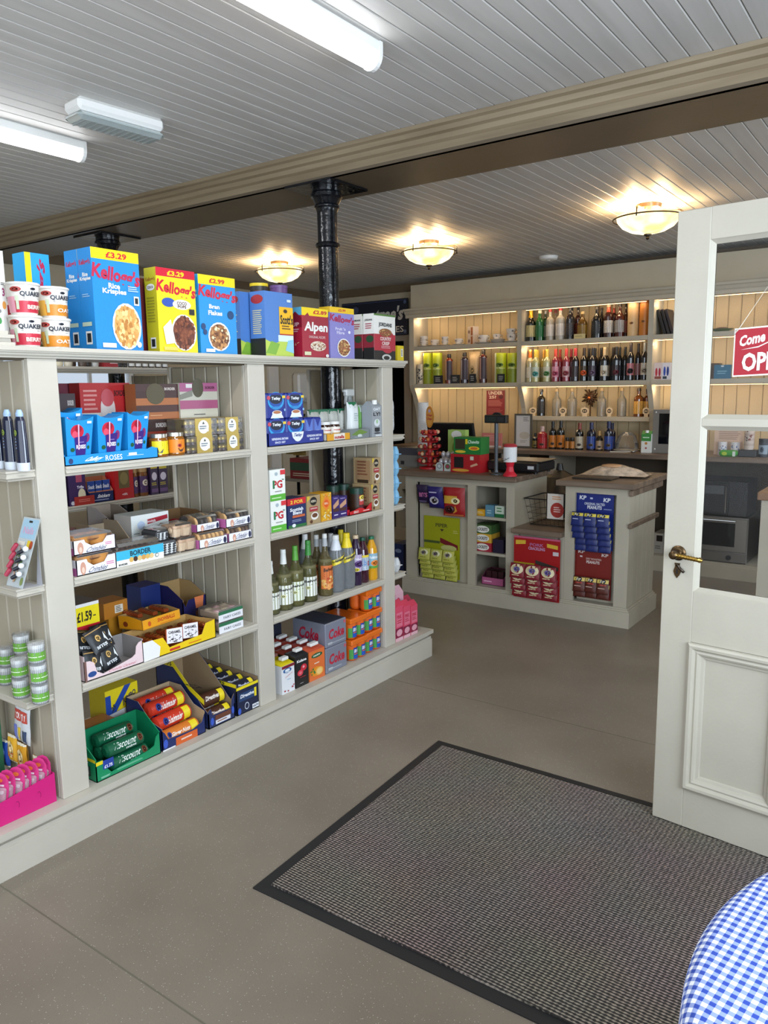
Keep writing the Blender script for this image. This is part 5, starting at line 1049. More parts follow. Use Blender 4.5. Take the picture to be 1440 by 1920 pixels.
o = o.obj('price_strip', None, (pl[0][0], pl[0][1]-pl[1]/2-.002, Z4), 0); o.location.x += .0
tag(o, 'yellow £1.75 strip along the sloping side of the tall cut-away tray', 'price strip')
LR = pl[1]-.014
for j in range(4):
    roll('biscuit_roll', 'chocolate biscuit roll with yellow end in the tall cut-away tray, %s' % ('front one', 'second one', 'third one', 'upper one')[j], (pl[0][0]-(.036+j*.060 if j < 3 else .066), pl[0][1], Z4+(.0055 if j < 3 else .060)), LR, .0285, '4a2a1c', [('t', 'Digestives', .42, .55, .6, .42, 'e8dcd4', .2, 1), ('r', .74, 0, .97, 1, 'ecd424')], rot=(0, 0, GZ), grp='chocolate biscuit rolls in the tall tray')
pl = pX(-2.19, Z4, 445, 494.5)
h_ = slv(2, 'y', 1272, (-2.19, pl[0][1], 0))-Z4
tray('display_tray', 'navy display tray full of dark biscuit rolls beside the middle stile', (pl[0], pl[1], 0), .34, .115, .145, '17203f', inn='8a745a', lip=[(0, 0), (.34, 0), (.34, .145), (0, .130)],
     fr=[('r', 0, .90, 1, 1, 'e6d21c'), ('r', .10, .46, .86, .76, '24406a'), ('t', 'Digestive', .48, .62, .62, .17, 'e8ecf4', .2), ('r', .80, .46, .90, .78, 'e8d424'), ('e', .44, .24, .10, .13, 'c8d0e0'), ('e', .44, .24, .075, .10, '17203f'), ('e', .10, .14, .07, .12, '3a5ac0'), ('r', .68, .04, .98, .20, 'e4e8ee'), ('t', '436791', .83, .12, .26, .08, '24305a')], sd=[('r', 0, .80, 1, .90, 'e6d21c'), ('t', '£1.75', .70, .85, .22, .08, '2a2a2a'), ('r', .40, .35, .70, .75, 'c8c8c0')])
DR = [('t', 'Digestives', .42, .55, .6, .42, 'd8dcf0', .2, 1), ('r', .76, 0, .97, 1, 'ecd424'), ('l', .15, .1, .6, .22, 1, '8a94b8')]
LR = pl[1]-.014
for i in range(2):
    for j in range(5):
        roll('biscuit_roll', 'dark digestive roll with yellow end in the navy tray, %s layer, %s from the front' % (('lower', 'upper')[i], ('first', 'second', 'third', 'fourth', 'fifth')[j]), (pl[0][0]-.036-j*.060, pl[0][1], Z4+.010+i*.058+j*.002), LR, .0285, '14182e', DR, rot=(0, 0, GZ), grp='dark digestive rolls in the navy tray')
print('p5 done')

# ================================================================ BAY TWO, TOP SHELF
NAVY = '1c2f8c'
pl = pX(-2.185, Z1, 503.5, 607)
tray('display_tray', 'royal blue tea tray on the top shelf of the second bay', (pl[0], pl[1], 0), .13, .052, .055, NAVY, inn='182468', fr=[('t', 'REFRESHING BRITAIN', .20, .55, .28, .18, 'dfe4f4', 0, 1), ('t', 'SINCE 1837', .20, .28, .18, .16, 'dfe4f4', 0, 1), ('t', 'REFRESHING BRITAIN', .82, .60, .28, .18, 'dfe4f4', 0, 1), ('t', 'SINCE 1837', .82, .33, .18, .16, 'dfe4f4', 0, 1), ('p', [(.40, 1), (.62, 1), (.60, .55), (.55, .28), (.51, .22), (.47, .28), (.42, .55)], 'e8ecf6'), ('t', 'Tetley', .51, .72, .15, .34, '3a4a8a', .1, 1)])
TE = [('e', .5, .70, .42, .34, '2aa0dc'), ('e', .5, .74, .36, .28, '1650a8'), ('e', .5, .78, .33, .20, '0c1a34'), ('t', 'Tetley', .5, .78, .46, .15, 'f0f4fa', .1, 1), ('r', .12, .93, .88, 1, NAVY), ('e', .12, .82, .09, .08, 'c8485a'), ('r', .82, .80, .98, .90, 'e8c83a'),
      ('p', [(.18, .04), (.86, .04), (.76, .20), (.28, .20)], 'e8ecf0'), ('e', .52, .24, .26, .10, 'e8ecf0'), ('e', .52, .265, .20, .06, 'b8744a'), ('e', .5, .45, .25, .04, '2a8ad0'), ('e', .92, .35, .05, .05, '8ab8e0')]
tw = pl[1]/3.0
def tea(label, dy, dz, w_=None, mini=False):
    w = w_ or tw*.98; h = .104; mb = MB(); mb.box(-w/2, 0, 0, w/2, .055, h, NAVY, .006)
    if mini: mb.prn(front(w, h), [('r', .10, .05, .9, .92, '5a78c8'), ('p', [(.2, .92), (.8, .92), (.5, .6)], '1c2f8c'), ('l', .3, .15, .7, .5, 4, 'a8bce8')], k0=2)
    else: mb.prn(front(w, h), TE, k0=2)
    o = mb.obj('tea_pack', None, (pl[0][0]-.006, pl[0][1]+dy, Z1+.0035+dz), GZ); return tag(o, label, 'tea', 'royal blue tea packs')
tea('royal blue tea pack in the tray, bottom left', -tw, 0); tea('royal blue tea pack in the tray, bottom middle', 0.0, 0)
tea('royal blue tea pack in the tray, top left', -tw, .1045); tea('royal blue tea pack in the tray, top middle', 0.0, .1045)
tea('narrow lighter blue tea pack in the tray, left of two at its right end', tw*.755, 0, tw*.47, True); tea('narrow lighter blue tea pack in the tray, right of two at its right end', tw*1.235, 0, tw*.47, True)
pouch = bagmb(.066, .135, .05, 'b9bab2', [('l', .2, .3, .8, .6, 3, '9a9b94')], seal='1d6a4a', sealh=.03); pouch.prn(lambda u, v, e: (-.033+u*.066, -.010-e-.012*(1-abs(v-.5)*2), v*.135), [('r', 0.02, .84, .98, 1.0, '1d6a4a')], k0=4)
proto = None
for i, pc in enumerate((588, 604, 622, 641)):
    x = -2.325; y = slv(1, 'x', pc, (x, 0, Z1)); lb = 'grey milk powder pouch with green top on the second bay top shelf, %s' % ('leftmost', 'second', 'third', 'fourth')[i]
    if proto is None: proto = o = pouch.obj('milk_pouch', None, (x, y, Z1), GZ); tag(o, lb, 'pouch', 'grey pouches with green tops')
    else: o = dup(proto, (x, y, Z1), lb)
o = bagmb(.072, .165, .05, 'dfe3e2', [('p', [(.1, .84), (.3, .95), (.5, .84), (.7, .95), (.9, .84), (.9, 1), (.1, 1)], '1d7a4e'), ('r', .08, .02, .92, .12, '2a7a4a'), ('l', .3, .45, .7, .70, 4, 'a8b8b8')]).obj('milk_pouch', None, (-2.265, slv(1, 'x', 660, (-2.265, 0, Z1)), Z1), GZ); tag(o, 'white pouch with green leafy top in front of the grey pouches', 'pouch')
for i, pc in enumerate((617, 640)):
    jar('spread_jar', 'chocolate spread jar with white lid, %s of two beside the tea tray' % ('left', 'right')[i], -2.225, pc, Z1, .0285, .078, 'eee6da', WHITEP, [('t', 'nutella', .5, .72, .62, .16, 'b81c24', 0, 1), ('r', .1, .1, .9, .42, 'd8a02c'), ('e', .6, .25, .2, .12, '8a5a2c')], '3a1f12')
pl = pX(-2.187, Z1, 613, 656); o = tray('display_tray', 'low clear fronted tray with orange and white strip under the spread jars', (pl[0], pl[1], 0), .062, .030, .030, 'e8e2d4', inn='d8d0c0', fr=[('r', 0, .05, .30, 1, 'e0a01c'), ('r', .78, .05, 1, 1, 'e0a01c'), ('t', 'nutella', .54, .5, .42, .5, 'b81c24', 0, 1)])
for o in list(bpy.data.objects):
    if o.name.startswith('spread_jar'): o.location.z += .0035
pl = pX(-2.19, Z1, 657, 692, 803); carton('sauce_carton', 'flat grey and green carton in front of the white pouch', 'carton', (pl[0], pl[1], .042), .05, '7a8284', [('p', [(.05, .4), (.5, 1), (.95, .6), (.5, .3)], '6a8a3a'), ('e', .5, .3, .12, .16, 'c8d0d0'), ('l', .2, .1, .8, .2, 1, 'b0b8b8')], [])
g_ = bagmb(.062, .15, .045, '5aa02c', [('r', .1, .78, .9, 1, 'b8c8c0'), ('p', [(.1, .55), (.9, .75), (.9, .6), (.1, .42)], '2a6a3a'), ('e', .5, .3, .3, .16, 'e0a070'), ('e', .5, .32, .18, .1, 'c85a3a')]).obj('vegetable_pouch', None, (-2.25, slv(1, 'x', 684, (-2.25, 0, Z1)), Z1), GZ); tag(g_, 'green pouch between the white pouch and the oat drink carton', 'pouch')
# spray bottle
t = thing('spray_bottle', 'white trigger spray bottle behind the green pouch', 'bottle', (-2.35, 2.965, Z1), GZ)
MB().lathe([(.001, 0), (.035, 0), (.036, .01), (.034, .13), (.015, .175), (.013, .19)], '8f9492', 18).obj('body', t)
MB().box(-.035, -.012, .19, .03, .012, .225, 'd6d8d6', .005).box(-.045, -.008, .21, -.034, .008, .222, 'd6d8d6', .002).obj('spray_head', t); MB().prism([(-.03, .19), (-.02, .19), (-.03, .15), (-.036, .155)], 1, -.005, .005, 'd6d8d6').obj('trigger', t)
def gable(name, label, cat, loc, w, d, h, col, fr, capc=None, rz=GZ, grp=None, tp=None):
    mb = MB(); hb = h*.86; mb.box(-w/2, 0, 0, w/2, d, hb, col); m_ = tp or col
    mb.add([(-w/2, 0, hb), (w/2, 0, hb), (w/2, d, hb), (-w/2, d, hb), (-w/2, d/2-.001, h), (w/2, d/2-.001, h), (w/2, d/2+.001, h), (-w/2, d/2+.001, h)], [(0, 1, 5, 4), (3, 2, 6, 7), (0, 4, 7, 3), (1, 2, 6, 5), (4, 5, 6, 7)], m_)
    mb.prn(front(w, hb), fr); o = mb.obj(name, None, loc, rz); tag(o, label, cat, grp)
    if capc: MB().cyl(.013, hb+.008, hb+.028, capc, 12, (0, d*.22)).obj('cap', o)
    return o
pl = pX(-2.20, Z1, 693, 714.5, 752); gable('drink_carton', 'grey oat drink carton with white cap against the right stile', 'carton', pl[0], pl[1], .06, pl[2], '9aa0a6', [('t', 'OAT', .5, .90, .7, .09, 'e8ecee', 0, 1), ('t', 'LY!', .5, .74, .72, .12, '1d1f22', 0, 1), ('e', .5, .46, .30, .12, 'dfe6ea'), ('e', .5, .50, .12, .07, 'a8c8a0'), ('r', .25, .20, .75, .30, '22262c'), ('e', .5, .20, .26, .04, '22262c'), ('e', .5, .12, .34, .02, '22262c'), ('r', .3, .02, .95, .07, 'd8dcde')], WHITEP)

# ---------------- second shelf
PGO = [('r', 0, 0, 1, .20, '5ab03a'), ('l', .1, .05, .8, .12, 1, 'c8e8b8'), ('t', 'PG', .50, .52, .62, .26, 'c01c2c', 0, 1), ('p', [(.18, .40), (.30, .40), (.30, .66), (.18, .66)], '1d7a4a'), ('e', .42, .86, .10, .06, 'a8b8c0'), ('r', .68, .82, 1, .97, 'd8343c'), ('l', .3, .26, .75, .32, 1, '8a8a8a'), ('t', 'tips', .84, .66, .14, .06, '2a5a3a', 0, 1)]
pl = pX(-2.195, Z2, 509, 537.5); h1 = (slv(2, 'y', 880, (-2.195, pl[0][1], 0))-Z2)/2
for j in range(2): carton('tea_carton', 'white tea carton with green base band, %s of two by the middle stile' % ('lower', 'upper')[j], 'tea', ((pl[0][0], pl[0][1], Z2+j*h1), pl[1], h1-.0006), .07, 'eceee8', PGO, [])
pl = pX(-2.195, Z2, 540.5, 574.5, 934); carton('tea_carton', 'navy tea carton with red top band', 'tea', pl, .08, '1d2a5a', [('r', 0, .78, 1, 1, 'c8202c'), ('t', '2 FOR', .5, .88, .7, .12, 'f0c83a', .1, 1), ('t', 'Scottish', .48, .62, .72, .12, 'e8ecf4', .1, 1), ('t', 'Blend', .52, .50, .5, .12, 'e8ecf4', .1, 1), ('r', .24, .34, .92, .42, 'c8643a'), ('r', 0, 0, 1, .10, '2a6a3a'), ('e', .3, .08, .1, .06, 'e8ecf4'), ('l', .2, .18, .8, .28, 2, '8a94b8')], [('r', 0, .78, 1, 1, 'a81c28')])
NG = [('r', 0, 0, 1, 1, 'a8906a'), ('e', .5, .80, .26, .15, '171310'), ('t', 'AZERA', .5, .80, .40, .08, 'd8ccb4', 0, 1), ('r', .20, .44, .80, .60, 'a82a34'), ('t', 'CAPPUCCINO', .5, .54, .5, .05, 'e8d8d0', 0, 1), ('e', .56, .27, .28, .14, 'ece8e0'), ('e', .56, .29, .21, .08, '6a4028'), ('e', .3, .08, .10, .06, '5a3420'), ('p', [(0, .8), (.2, .9), (.2, 1), (0, 1)], 'd8b83a')]
pl = pX(-2.195, Z2, 576, 601, 929); carton('coffee_carton', 'kraft brown coffee sachet carton left of the orange one', 'coffee', pl, .07, 'a8906a', NG, [])
pl = pX(-2.195, Z2, 603, 622, 924); carton('tea_carton', 'orange and yellow patterned carton on the second shelf', 'tea', pl, .07, 'dba01c', [('p', [(.5, .98), (.95, .6), (.5, .35), (.05, .6)], 'e8842c'), ('e', .5, .62, .22, .14, 'e05a1c'), ('l', .3, .58, .7, .66, 2, 'f0e0c0'), ('d', .5, .2, .45, .18, 24, .08, ['f0c83a', 'c8881c', 'e0d8b0']), ('d', .5, .92, .4, .06, 10, .08, ['f0e8c0', 'c8881c'])], [])
for i, (a, c) in enumerate(((624, 637), (639, 654))):
    pl = pX(-2.195, Z2, a, c, 930); carton('hot_chocolate_carton', 'purple biscuit carton, %s of two on the second shelf' % ('left', 'right')[i], 'carton', pl, .05, '35246a', [('p', [(.1, .6), (.9, .85), (.9, .6), (.1, .4)], 'c89a78'), ('r', .1, .3, .9, .45, '4a2a24'), ('l', .2, .1, .9, .2, 1, 'd8d4e8'), ('t', 'Cadbury', .45, .9, .6, .07, 'b8a8e0', .2, 1)], [])
for i, pc in enumerate((667, 686)):
    y = slv(1, 'x', pc, (-2.24, 0, Z2)); r_ = .033; mb = MB(); mb.lathe([(.001, 0), (r_, 0), (r_, .085)], '3a2418', 18); o = mb.obj('coffee_tin', None, (-2.24, y, Z2+.0035), GZ); tag(o, 'brown coffee tin with dark green lid, %s of two in the red tray' % ('left', 'right')[i], 'coffee')
    MB().cyl(r_*1.02, .085, .112, K('16382c', .4), 18).obj('lid', o); MB().prn(cylf(r_, .012, .082, 1.8), [('r', .2, .3, .8, .95, 'b83a3a'), ('e', .5, .8, .3, .16, 'e0c84a'), ('t', 'KENCO', .5, .62, .5, .14, 'f0e4dc', 0, 1), ('r', .25, 0, .75, .25, '5a1c28')], True, 2).obj('label', o)
pl = pX(-2.188, Z2, 655, 697.5); tray('display_tray', 'red scalloped tray under the coffee tins', (pl[0], pl[1], 0), .095, .028, .020, 'c81c24', inn='8a1a1c', cut=[(0, 0), (1, 0), (1, 1.5), (.88, 1.2), (.72, .5), (.6, .8), (.45, 1), (.2, .7), (0, .6)], fr=[('t', 'KENCO', .3, .4, .2, .4, 'f0d8d0', 0, 1), ('l', .6, .2, .9, .5, 1, 'f0c8c0')])
for i, pc in enumerate((632, 652)):
    y = slv(1, 'x', pc-3, (-2.30, 0, Z2)); r_ = .030; mb = MB(); mb.lathe([(.001, 0), (r_, 0), (r_, .10)], '3a2418', 18); o = mb.obj('coffee_tin', None, (-2.298, y, Z2), GZ); tag(o, 'coffee tin with dark green lid behind the purple cartons, %s one' % ('left', 'right')[i], 'coffee'); MB().cyl(r_*1.02, .1005, .128, K('16382c', .4), 18).obj('lid', o)
pl = pX(-2.195, Z2, 698.5, 716); h1 = (slv(2, 'y', 858, (-2.195, pl[0][1], 0))-Z2)/2
for j in range(2): carton('coffee_carton', 'kraft brown coffee sachet carton against the right stile, %s of two' % ('lower', 'upper')[j], 'coffee', ((pl[0][0]-.01*0, pl[0][1], Z2+j*h1), pl[1], h1-.0006), .11, 'a8906a', NG, [('r', .1, .1, .9, .9, '9a7a58'), ('l', .2, .3, .8, .9, 5, '7a4a34'), ('r', .2, .03, .8, .16, '3a2a1c')])

# ---------------- bottles on the third shelf
def glassm(h, rough=.04): return glass('tinted_'+h, h, .55, rough, .30)
_gm = {}
def TG(h, a=.28):
    if (h, a) not in _gm: _gm[(h, a)] = glass('bottle_'+h, h, .6, .04, a)
    return _gm[(h, a)]
def bottle(label, loc, H, r, prof, mat, cap, capz, lab=None, lz=(.1, .5), ops=(), rz=GZ, name='bottle', grp=None, neck=None, span=2.4, cat='bottle', fill=None):
    loc = (clampX(loc[1], loc[2], loc[0], r), clampY(loc[0], loc[2], loc[1], r), loc[2]) if loc[1] > 6 or loc[0] > -2.7 and loc[1] < 3.2 else loc
    """prof: [(r fraction, z fraction)]; everything scaled by r, H"""
    mb = MB(); mb.lathe([(a*r, c*H) for a, c in prof], mat, 16); o = mb.obj(name, None, loc, rz); tag(o, label, cat, grp)
    if fill: MB().lathe([(.001, .02*H), (r*.9, .02*H), (r*.92, .5*H), (r*.90, .60*H), (.001, .60*H)], fill, 14).obj('contents', o)
    cr = prof[-1][0]*r
    MB().lathe([(cr*1.15, capz*H), (cr*1.2, (capz+.01)*H), (cr*1.12, H), (.001, H+.001)], cap, 14).obj('cap', o)
    if neck: MB().lathe([(neck[0]*r, neck[1]*H), (neck[2]*r, neck[3]*H)], neck[4], 14).obj('neck_foil', o)
    if lab:
        rr = max(a for a, c in prof)*r
        MB().prn(cylf(rr, lz[0]*H, lz[1]*H, span), [('r', 0, 0, 1, 1, lab)]+list(ops), True, 1).obj('label', o)
    return o
BELP = [(.001, 0), (.95, 0), (1, .015), (1, .47), (.92, .55), (.62, .64), (.40, .72), (.31, .80), (.28, .93)]
CORD = glass('cordial', 'cfc89a', .4, .05, .22)
WINE = [(.001, 0), (.95, 0), (1, .015), (1, .60), (.93, .66), (.45, .76), (.40, .80), (.38, .93)]
SODA = [(.001, 0), (.80, 0), (.92, .03), (.98, .12), (1, .35), (.92, .52), (.96, .60), (.70, .74), (.42, .84), (.36, .93)]
SQUA = [(.001, 0), (.92, 0), (1, .04), (.96, .2), (1, .3), (1, .62), (.88, .74), (.60, .84), (.42, .90), (.40, .94)]
BEL = [('t', 'Belvoir', .48, .80, .70, .13, '2a2a2a', .2, 1, .1), ('p', [(0, 0), (1, 0), (1, .22), (.6, .34), (.3, .18), (0, .30)], '8ab84a'), ('e', .3, .45, .12, .08, 'd8d8a0'), ('l', .42, .56, .72, .64, 1, '8a9a7a')]
defs = [(509, 1052, BEL, 'eef0ea', 'pale green', TG('bcbc90', .08), 'e4e6e2', 'clear pale green bottle with white label, hard against the middle stile', 0),
        (534, 1030, BEL, 'eef0ea', '', TG('bcbc90', .08), 'e4e6e2', 'pale green bottle with white capsule, second on the drinks shelf', 0),
        (556, 1023, BEL, 'e8eee0', '', TG('c0c084', .08), '5aa03a', 'pale green bottle with lime neck foil and white label', 1),
        (580, 1013, BEL, 'f0f2ec', '', TG('a2a272', .10), '3a8a3a', 'olive bottle with white label right of the lime necked one', 1)]
for pc, yt, ops, lc, _, gm, cc, lb, nk in defs:
    x = -2.235; y = slv(1, 'x', pc, (x, 0, Z3)); H = slv(2, 'y', yt, (x, y, 0))-Z3
    bottle(lb, (x, y, Z3), H, .037, BELP, gm, K(cc, .4), .93, lc, (.10, .42), ops, GZ-.35, neck=(.40, .76, .31, .93, K(cc, .4)), fill=CORD, span=2.8)
OB = [('t', 'Belvoir', .5, .84, .66, .16, '3a2418', .2, 1, .1), ('d', .5, .3, .45, .28, 26, .1, ['e8a05a', 'f0b84a', 'b84a2a', 'e8c080']), ('l', .2, .5, .85, .68, 2, 'a83a24')]
for i, (pc, yt) in enumerate(((596, 1003), (613, 1000))):
    x = -2.235 if i else -2.30; y = slv(1, 'x', pc, (x, 0, Z3)); H = slv(2, 'y', yt, (x, y, 0))-Z3
    bottle('bottle with orange fruit label, %s of two on the drinks shelf' % ('left', 'right')[i], (x, y, Z3), H, .034, BELP, TG('b0a070', .15), WHITEP, .93, 'd8743a', (.12, .50), OB, GZ-.3, neck=(.38, .80, .31, .93, K('b4b8bc', .3)), fill=CORD)
for i, (pc, yt, lid, nk) in enumerate(((631, 1003, WHITEP, 'd8dce4'), (655, 998, K('ecd014'), 'ecd014'))):
    x = -2.235; y = slv(1, 'x', pc, (x, 0, Z3)); H = slv(2, 'y', yt, (x, y, 0))-Z3
    bottle('large clear plastic mixer bottle with yellow sash, %s' % ('white neck', 'yellow neck')[i], (x, y, Z3), H, .040, SODA, TG('c8ccd0', .22), lid, .92, None, rz=GZ-.3, neck=(.70, .74, .40, .92, K(nk, .4)))
    mb = MB(); S = cylf(.040*.985, H*.44, H*.70, 2.8); mb.prn(S, [('p', [(u_/10, .05+.055*u_) for u_ in range(11)]+[((10-u_)/10, .45+.055*(10-u_)) for u_ in range(11)], 'e6d028'), ('t', 'Schweppes', .45, .52, .66, .18, '2a2a20', .3, 1, .45)], k0=3)
    last = [o for o in C.objects if o.name.startswith('bottle')][-1]; mb.obj('sash_label', last)
for i, (pc, yt) in enumerate(((622, 1000), (640, 992), (602, 1010), (581, 1002))):
    x = -2.35; y = slv(1, 'x', pc, (x, 0, Z3)); H = slv(2, 'y', yt, (x, y, 0))-Z3
    bottle('mixer bottle in the back row of the drinks shelf, %s' % ('silver capped middle', 'yellow capped', 'grey capped', 'white capped left')[i], (x, y, Z3), min(H, .30), .031, SODA, TG('a8b0b4', .3), K(('c8c8c8', 'e0c818', '8a8a8a', 'e4e4e4')[i], .4), .92, neck=(.70, .74, .40, .92, K(('b8bcc0', 'e0c818', '8a8a8a', 'd8dcd8')[i], .4)))
SQ = [(668, 1003, -2.235, '2a1638', 'd8c0a0', 'purple blackcurrant squash bottle', 'c8b8d8', [('t', 'Ribena', .5, .75, .6, .12, 'f0ecf4', .2, 1), ('e', .5, .45, .35, .2, '5a3a7a'), ('e', .3, .12, .2, .1, 'e8d83a')], '6a4a8a'),
      (686, 1006, -2.24, '3a1024', '12503a', 'dark red squash bottle with green cap', 'b8c8d8', [('d', .5, .4, .4, .3, 16, .1, ['c8d8e8', '7a9ac8', 'a83a4a']), ('r', 0, .85, 1, 1, 'e8d040')], 'b8c8d8'),
      (705, 1003, -2.235, 'd89a14', '0f6a48', 'orange squash bottle with green cap by the right stile', '8ab8d0', [('t', "Robinsons", .5, .75, .8, .2, 'f0f4f8', 0, 1), ('e', .5, .35, .3, .2, 'e8842c'), ('r', 0, 0, 1, .16, '5a9a3a')], '8ab8d0')]
for pc, yt, x, liq, capc, lb, lc, ops, _ in SQ:
    y = slv(1, 'x', pc, (x, 0, Z3)); H = slv(2, 'y', yt, (x, y, 0))-Z3
    bottle(lb, (x, y, Z3), H, .030, SQUA, K(liq, .12, 0, .6), K(capc, .4), .93, lc, (.28, .62), ops, GZ-.3)

# ---------------- bottom shelf of bay two
def juice(label, p0, p1, yt, x, col, fr, topc, d=.06):
    pl = pX(x, Z4, p0, p1, yt); loc, w, h = pl; mb = MB(); hb = h*.93
    mb.box(-w/2, 0, 0, w/2, d, hb, col); mb.add([(-w/2, 0, hb), (w/2, 0, hb), (w/2, d, hb), (-w/2, d, hb), (-w/2, d*.75, h), (w/2, d*.75, h), (w/2, d, h), (-w/2, d, h)], [(0, 1, 5, 4), (3, 2, 6, 7), (0, 4, 7, 3), (1, 2, 6, 5), (4, 5, 6, 7)], topc)
    mb.prn(front(w, hb), fr); o = mb.obj('juice_carton', None, loc, GZ); tag(o, label, 'juice')
    MB().box(-w*.25, d*.18, hb+.016, w*.25, d*.62, hb+.03, WHITEP, .003).obj('cap', o); return o, pl
CR_ = [('e', .45, .80, .33, .09, '1f5a9a'), ('e', .45, .81, .20, .045, 'e8f0f4'), ('t', 'Ocean', .45, .75, .4, .05, 'e8f0f8', .1, 1), ('t', 'Cranberry', .55, .62, .6, .06, 'd87a8a', .2, 0, .2), ('l', .4, .45, .7, .5, 1, '8ab0d0'), ('e', .2, .10, .07, .03, 'a8203c'), ('e', .45, .07, .06, .025, 'a8203c'), ('e', .8, .16, .07, .03, 'a8203c'), ('e', .9, .22, .05, .025, 'a8203c'), ('r', 0, .90, 1, 1, '7a1c2c')]
o, q = juice('white cranberry juice carton with yellow top, nearest the middle stile', 529.5, 553, 1242, -2.19, 'e6e8ec', CR_, 'ecd81c')
o, q2 = juice('black juice carton with red fruit', 555, 579, 1225, -2.19, '161618', [('t', 'Kulana', .5, .85, .74, .09, 'f0f0f0', 0, 1), ('e', .64, .60, .24, .11, 'c8283a'), ('e', .36, .46, .22, .10, 'd8384a'), ('e', .62, .62, .08, .04, 'f0a8b0'), ('e', .36, .46, .12, .05, 'e8707c'), ('l', .3, .28, .8, .33, 1, '9a2a34'), ('l', .3, .1, .6, .13, 1, 'c8c8c8')], '2a2a2c')
OJ = [('e', .5, .82, .36, .08, '1d5a34'), ('t', 'HAPPY', .5, .82, .46, .06, 'f0f0e0', 0, 1), ('e', .42, .28, .32, .16, 'e8901c'), ('e', .62, .26, .26, .14, 'f0b04a'), ('e', .62, .26, .18, .10, 'f6cc80'), ('d', .2, .3, .15, .1, 6, .05, ['3a7a34']), ('l', .3, .52, .7, .6, 1, 'f0d8c0')]
o, q3 = juice('orange juice carton with sliced fruit', 581, 609.5, 1214, -2.19, 'df6f34', OJ, 'd05a3a')
for i in range(3):
    for j, (qq, col, ct, nmn) in enumerate(((q, '6a1c2c', 'ecd81c', 'cranberry'), (q2, '161618', '8a3428', 'black'), (q3, 'df6f34', 'a83a2c', 'orange'))):
        if i == 2 and j == 0: continue
        w_ = qq[1]; mb = MB(); h = qq[2]; hb = h*.93; d = .06
        mb.box(-w_/2, 0, 0, w_/2, d, hb, col); mb.add([(-w_/2, 0, hb), (w_/2, 0, hb), (w_/2, d, hb), (-w_/2, d, hb), (-w_/2, d*.75, h), (w_/2, d*.75, h), (w_/2, d, h), (-w_/2, d, h)], [(0, 1, 5, 4), (3, 2, 6, 7), (0, 4, 7, 3), (1, 2, 6, 5), (4, 5, 6, 7)], ct)
        o = mb.obj('juice_carton', None, (qq[0][0]-.0625*(i+1), qq[0][1], Z4), GZ); tag(o, '%s juice carton, %s behind the front one' % (nmn, ('first', 'second', 'third')[i]), 'juice'); MB().box(-w_*.25, d*.18, hb+.016, w_*.25, d*.62, hb+.03, WHITEP if j else '8a5a54', .003).obj('cap', o)
CK = [('t', 'Coke', .52, .52, .74, .42, 'b8203a', .1, 1), ('r', .1, .12, .3, .2, 'd8dce0'), ('r', .86, .80, .95, .92, 'c85a6a'), ('l', .1, .1, .9, .2, 1, 'a8acb4')]
def canpack(label, p0, p1, z, x, h, open_=False, d=.20):
    pl = pX(x, z, p0, p1); w = pl[1]; mb = MB()
    mb.box(-w/2, 0, 0, w/2, d, h, K('8a8fa0', .35, .3), .004); mb.prn(front(w, h), CK, k0=1); mb.prn(topf(w, d, h), [('r', .03, .03, .97, .97, '3a3f4e')], k0=.5); mb.prn(left(w, d, h), [('t', 'Coke', .5, .5, .6, .5, 'a8203a', .1, 1)])
    o = mb.obj('can_pack', None, (x, pl[0][1], z), GZ); return tag(o, label, 'drink cans')
hc = .118
canpack('silver cardboard pack of cola cans at the front, lower of two', 612, 651, Z4, -2.19, hc); canpack('silver cardboard pack of cola cans at the front, upper of two', 611, 650, Z4+hc+.0005, -2.192, hc-.004)
pl = pX(-2.45, Z4, 520, 570); o = MB().box(-.13, 0, 0, .13, .18, .20, K('2a2e3e', .4), .004).prn(front(.26, .20), [('t', 'Coke', .5, .6, .6, .3, '8a1c34', .1, 1)], k0=1).obj('can_pack', None, (-2.455, 2.44, Z4), GZ); tag(o, 'dark cola can pack at the back left of the bottom shelf', 'drink cans')
CAN = K('c8461a', .3, .3)
def cans6(label, loc, nx=3, ny=2, H=.1035, r=.031, grp='orange soft drink multipacks'):
    t = thing('can_multipack', label, 'drink cans', loc, GZ, grp); k = 0
    for j in range(ny):
        for i in range(nx):
            c = ((i-(nx-1)/2)*2*r, r+j*2*r)
            mb = MB(); mb.lathe([(.001, .002), (r*.75, .002), (r*.93, .010), (r*.985, .016), (r*.985, H-.014), (r*.80, H-.003), (.001, H-.003)], 'e0661a', 14, (c[0], c[1], 0))
            if j == 0: mb.prn(lambda u, v, e, c=c: (c[0]+(r+e)*math.sin((u-.5)*2.4), c[1]-(r+e)*math.cos((u-.5)*2.4), .012+v*(H-.028)), [('r', 0, 0, .30, .62, '4a9a4a'), ('r', .30, .05, 1, .72, '2440a0'), ('t', 'IRN BRU', .65, .5, .6, .24, 'e8ecf6', .1, 1), ('r', .3, .0, 1, .28, '1f56b8'), ('r', .34, .28, .9, .34, 'e06a2a')], True, 0)
            mb.obj('can', t)
    w = nx*2*r+.003
    MB().box(-w/2, -.0015, H-.026, w/2, ny*2*r+.0015, H+.0008, K('e8701c', .12, 0, .8), .005).obj('shrink_wrap', t)
    return t
y0 = slv(1, 'x', 677, (-2.20, 0, Z4)); 
cans6('orange can multipack at the front, lower of two beside the cola packs', (-2.192, y0-.018, Z4), 2, 3); cans6('orange can multipack at the front, upper of two beside the cola packs', (-2.192, y0-.022, Z4+.1055), 2, 3)
yr_ = slv(1, 'x', 709, (-2.20, 0, Z4))
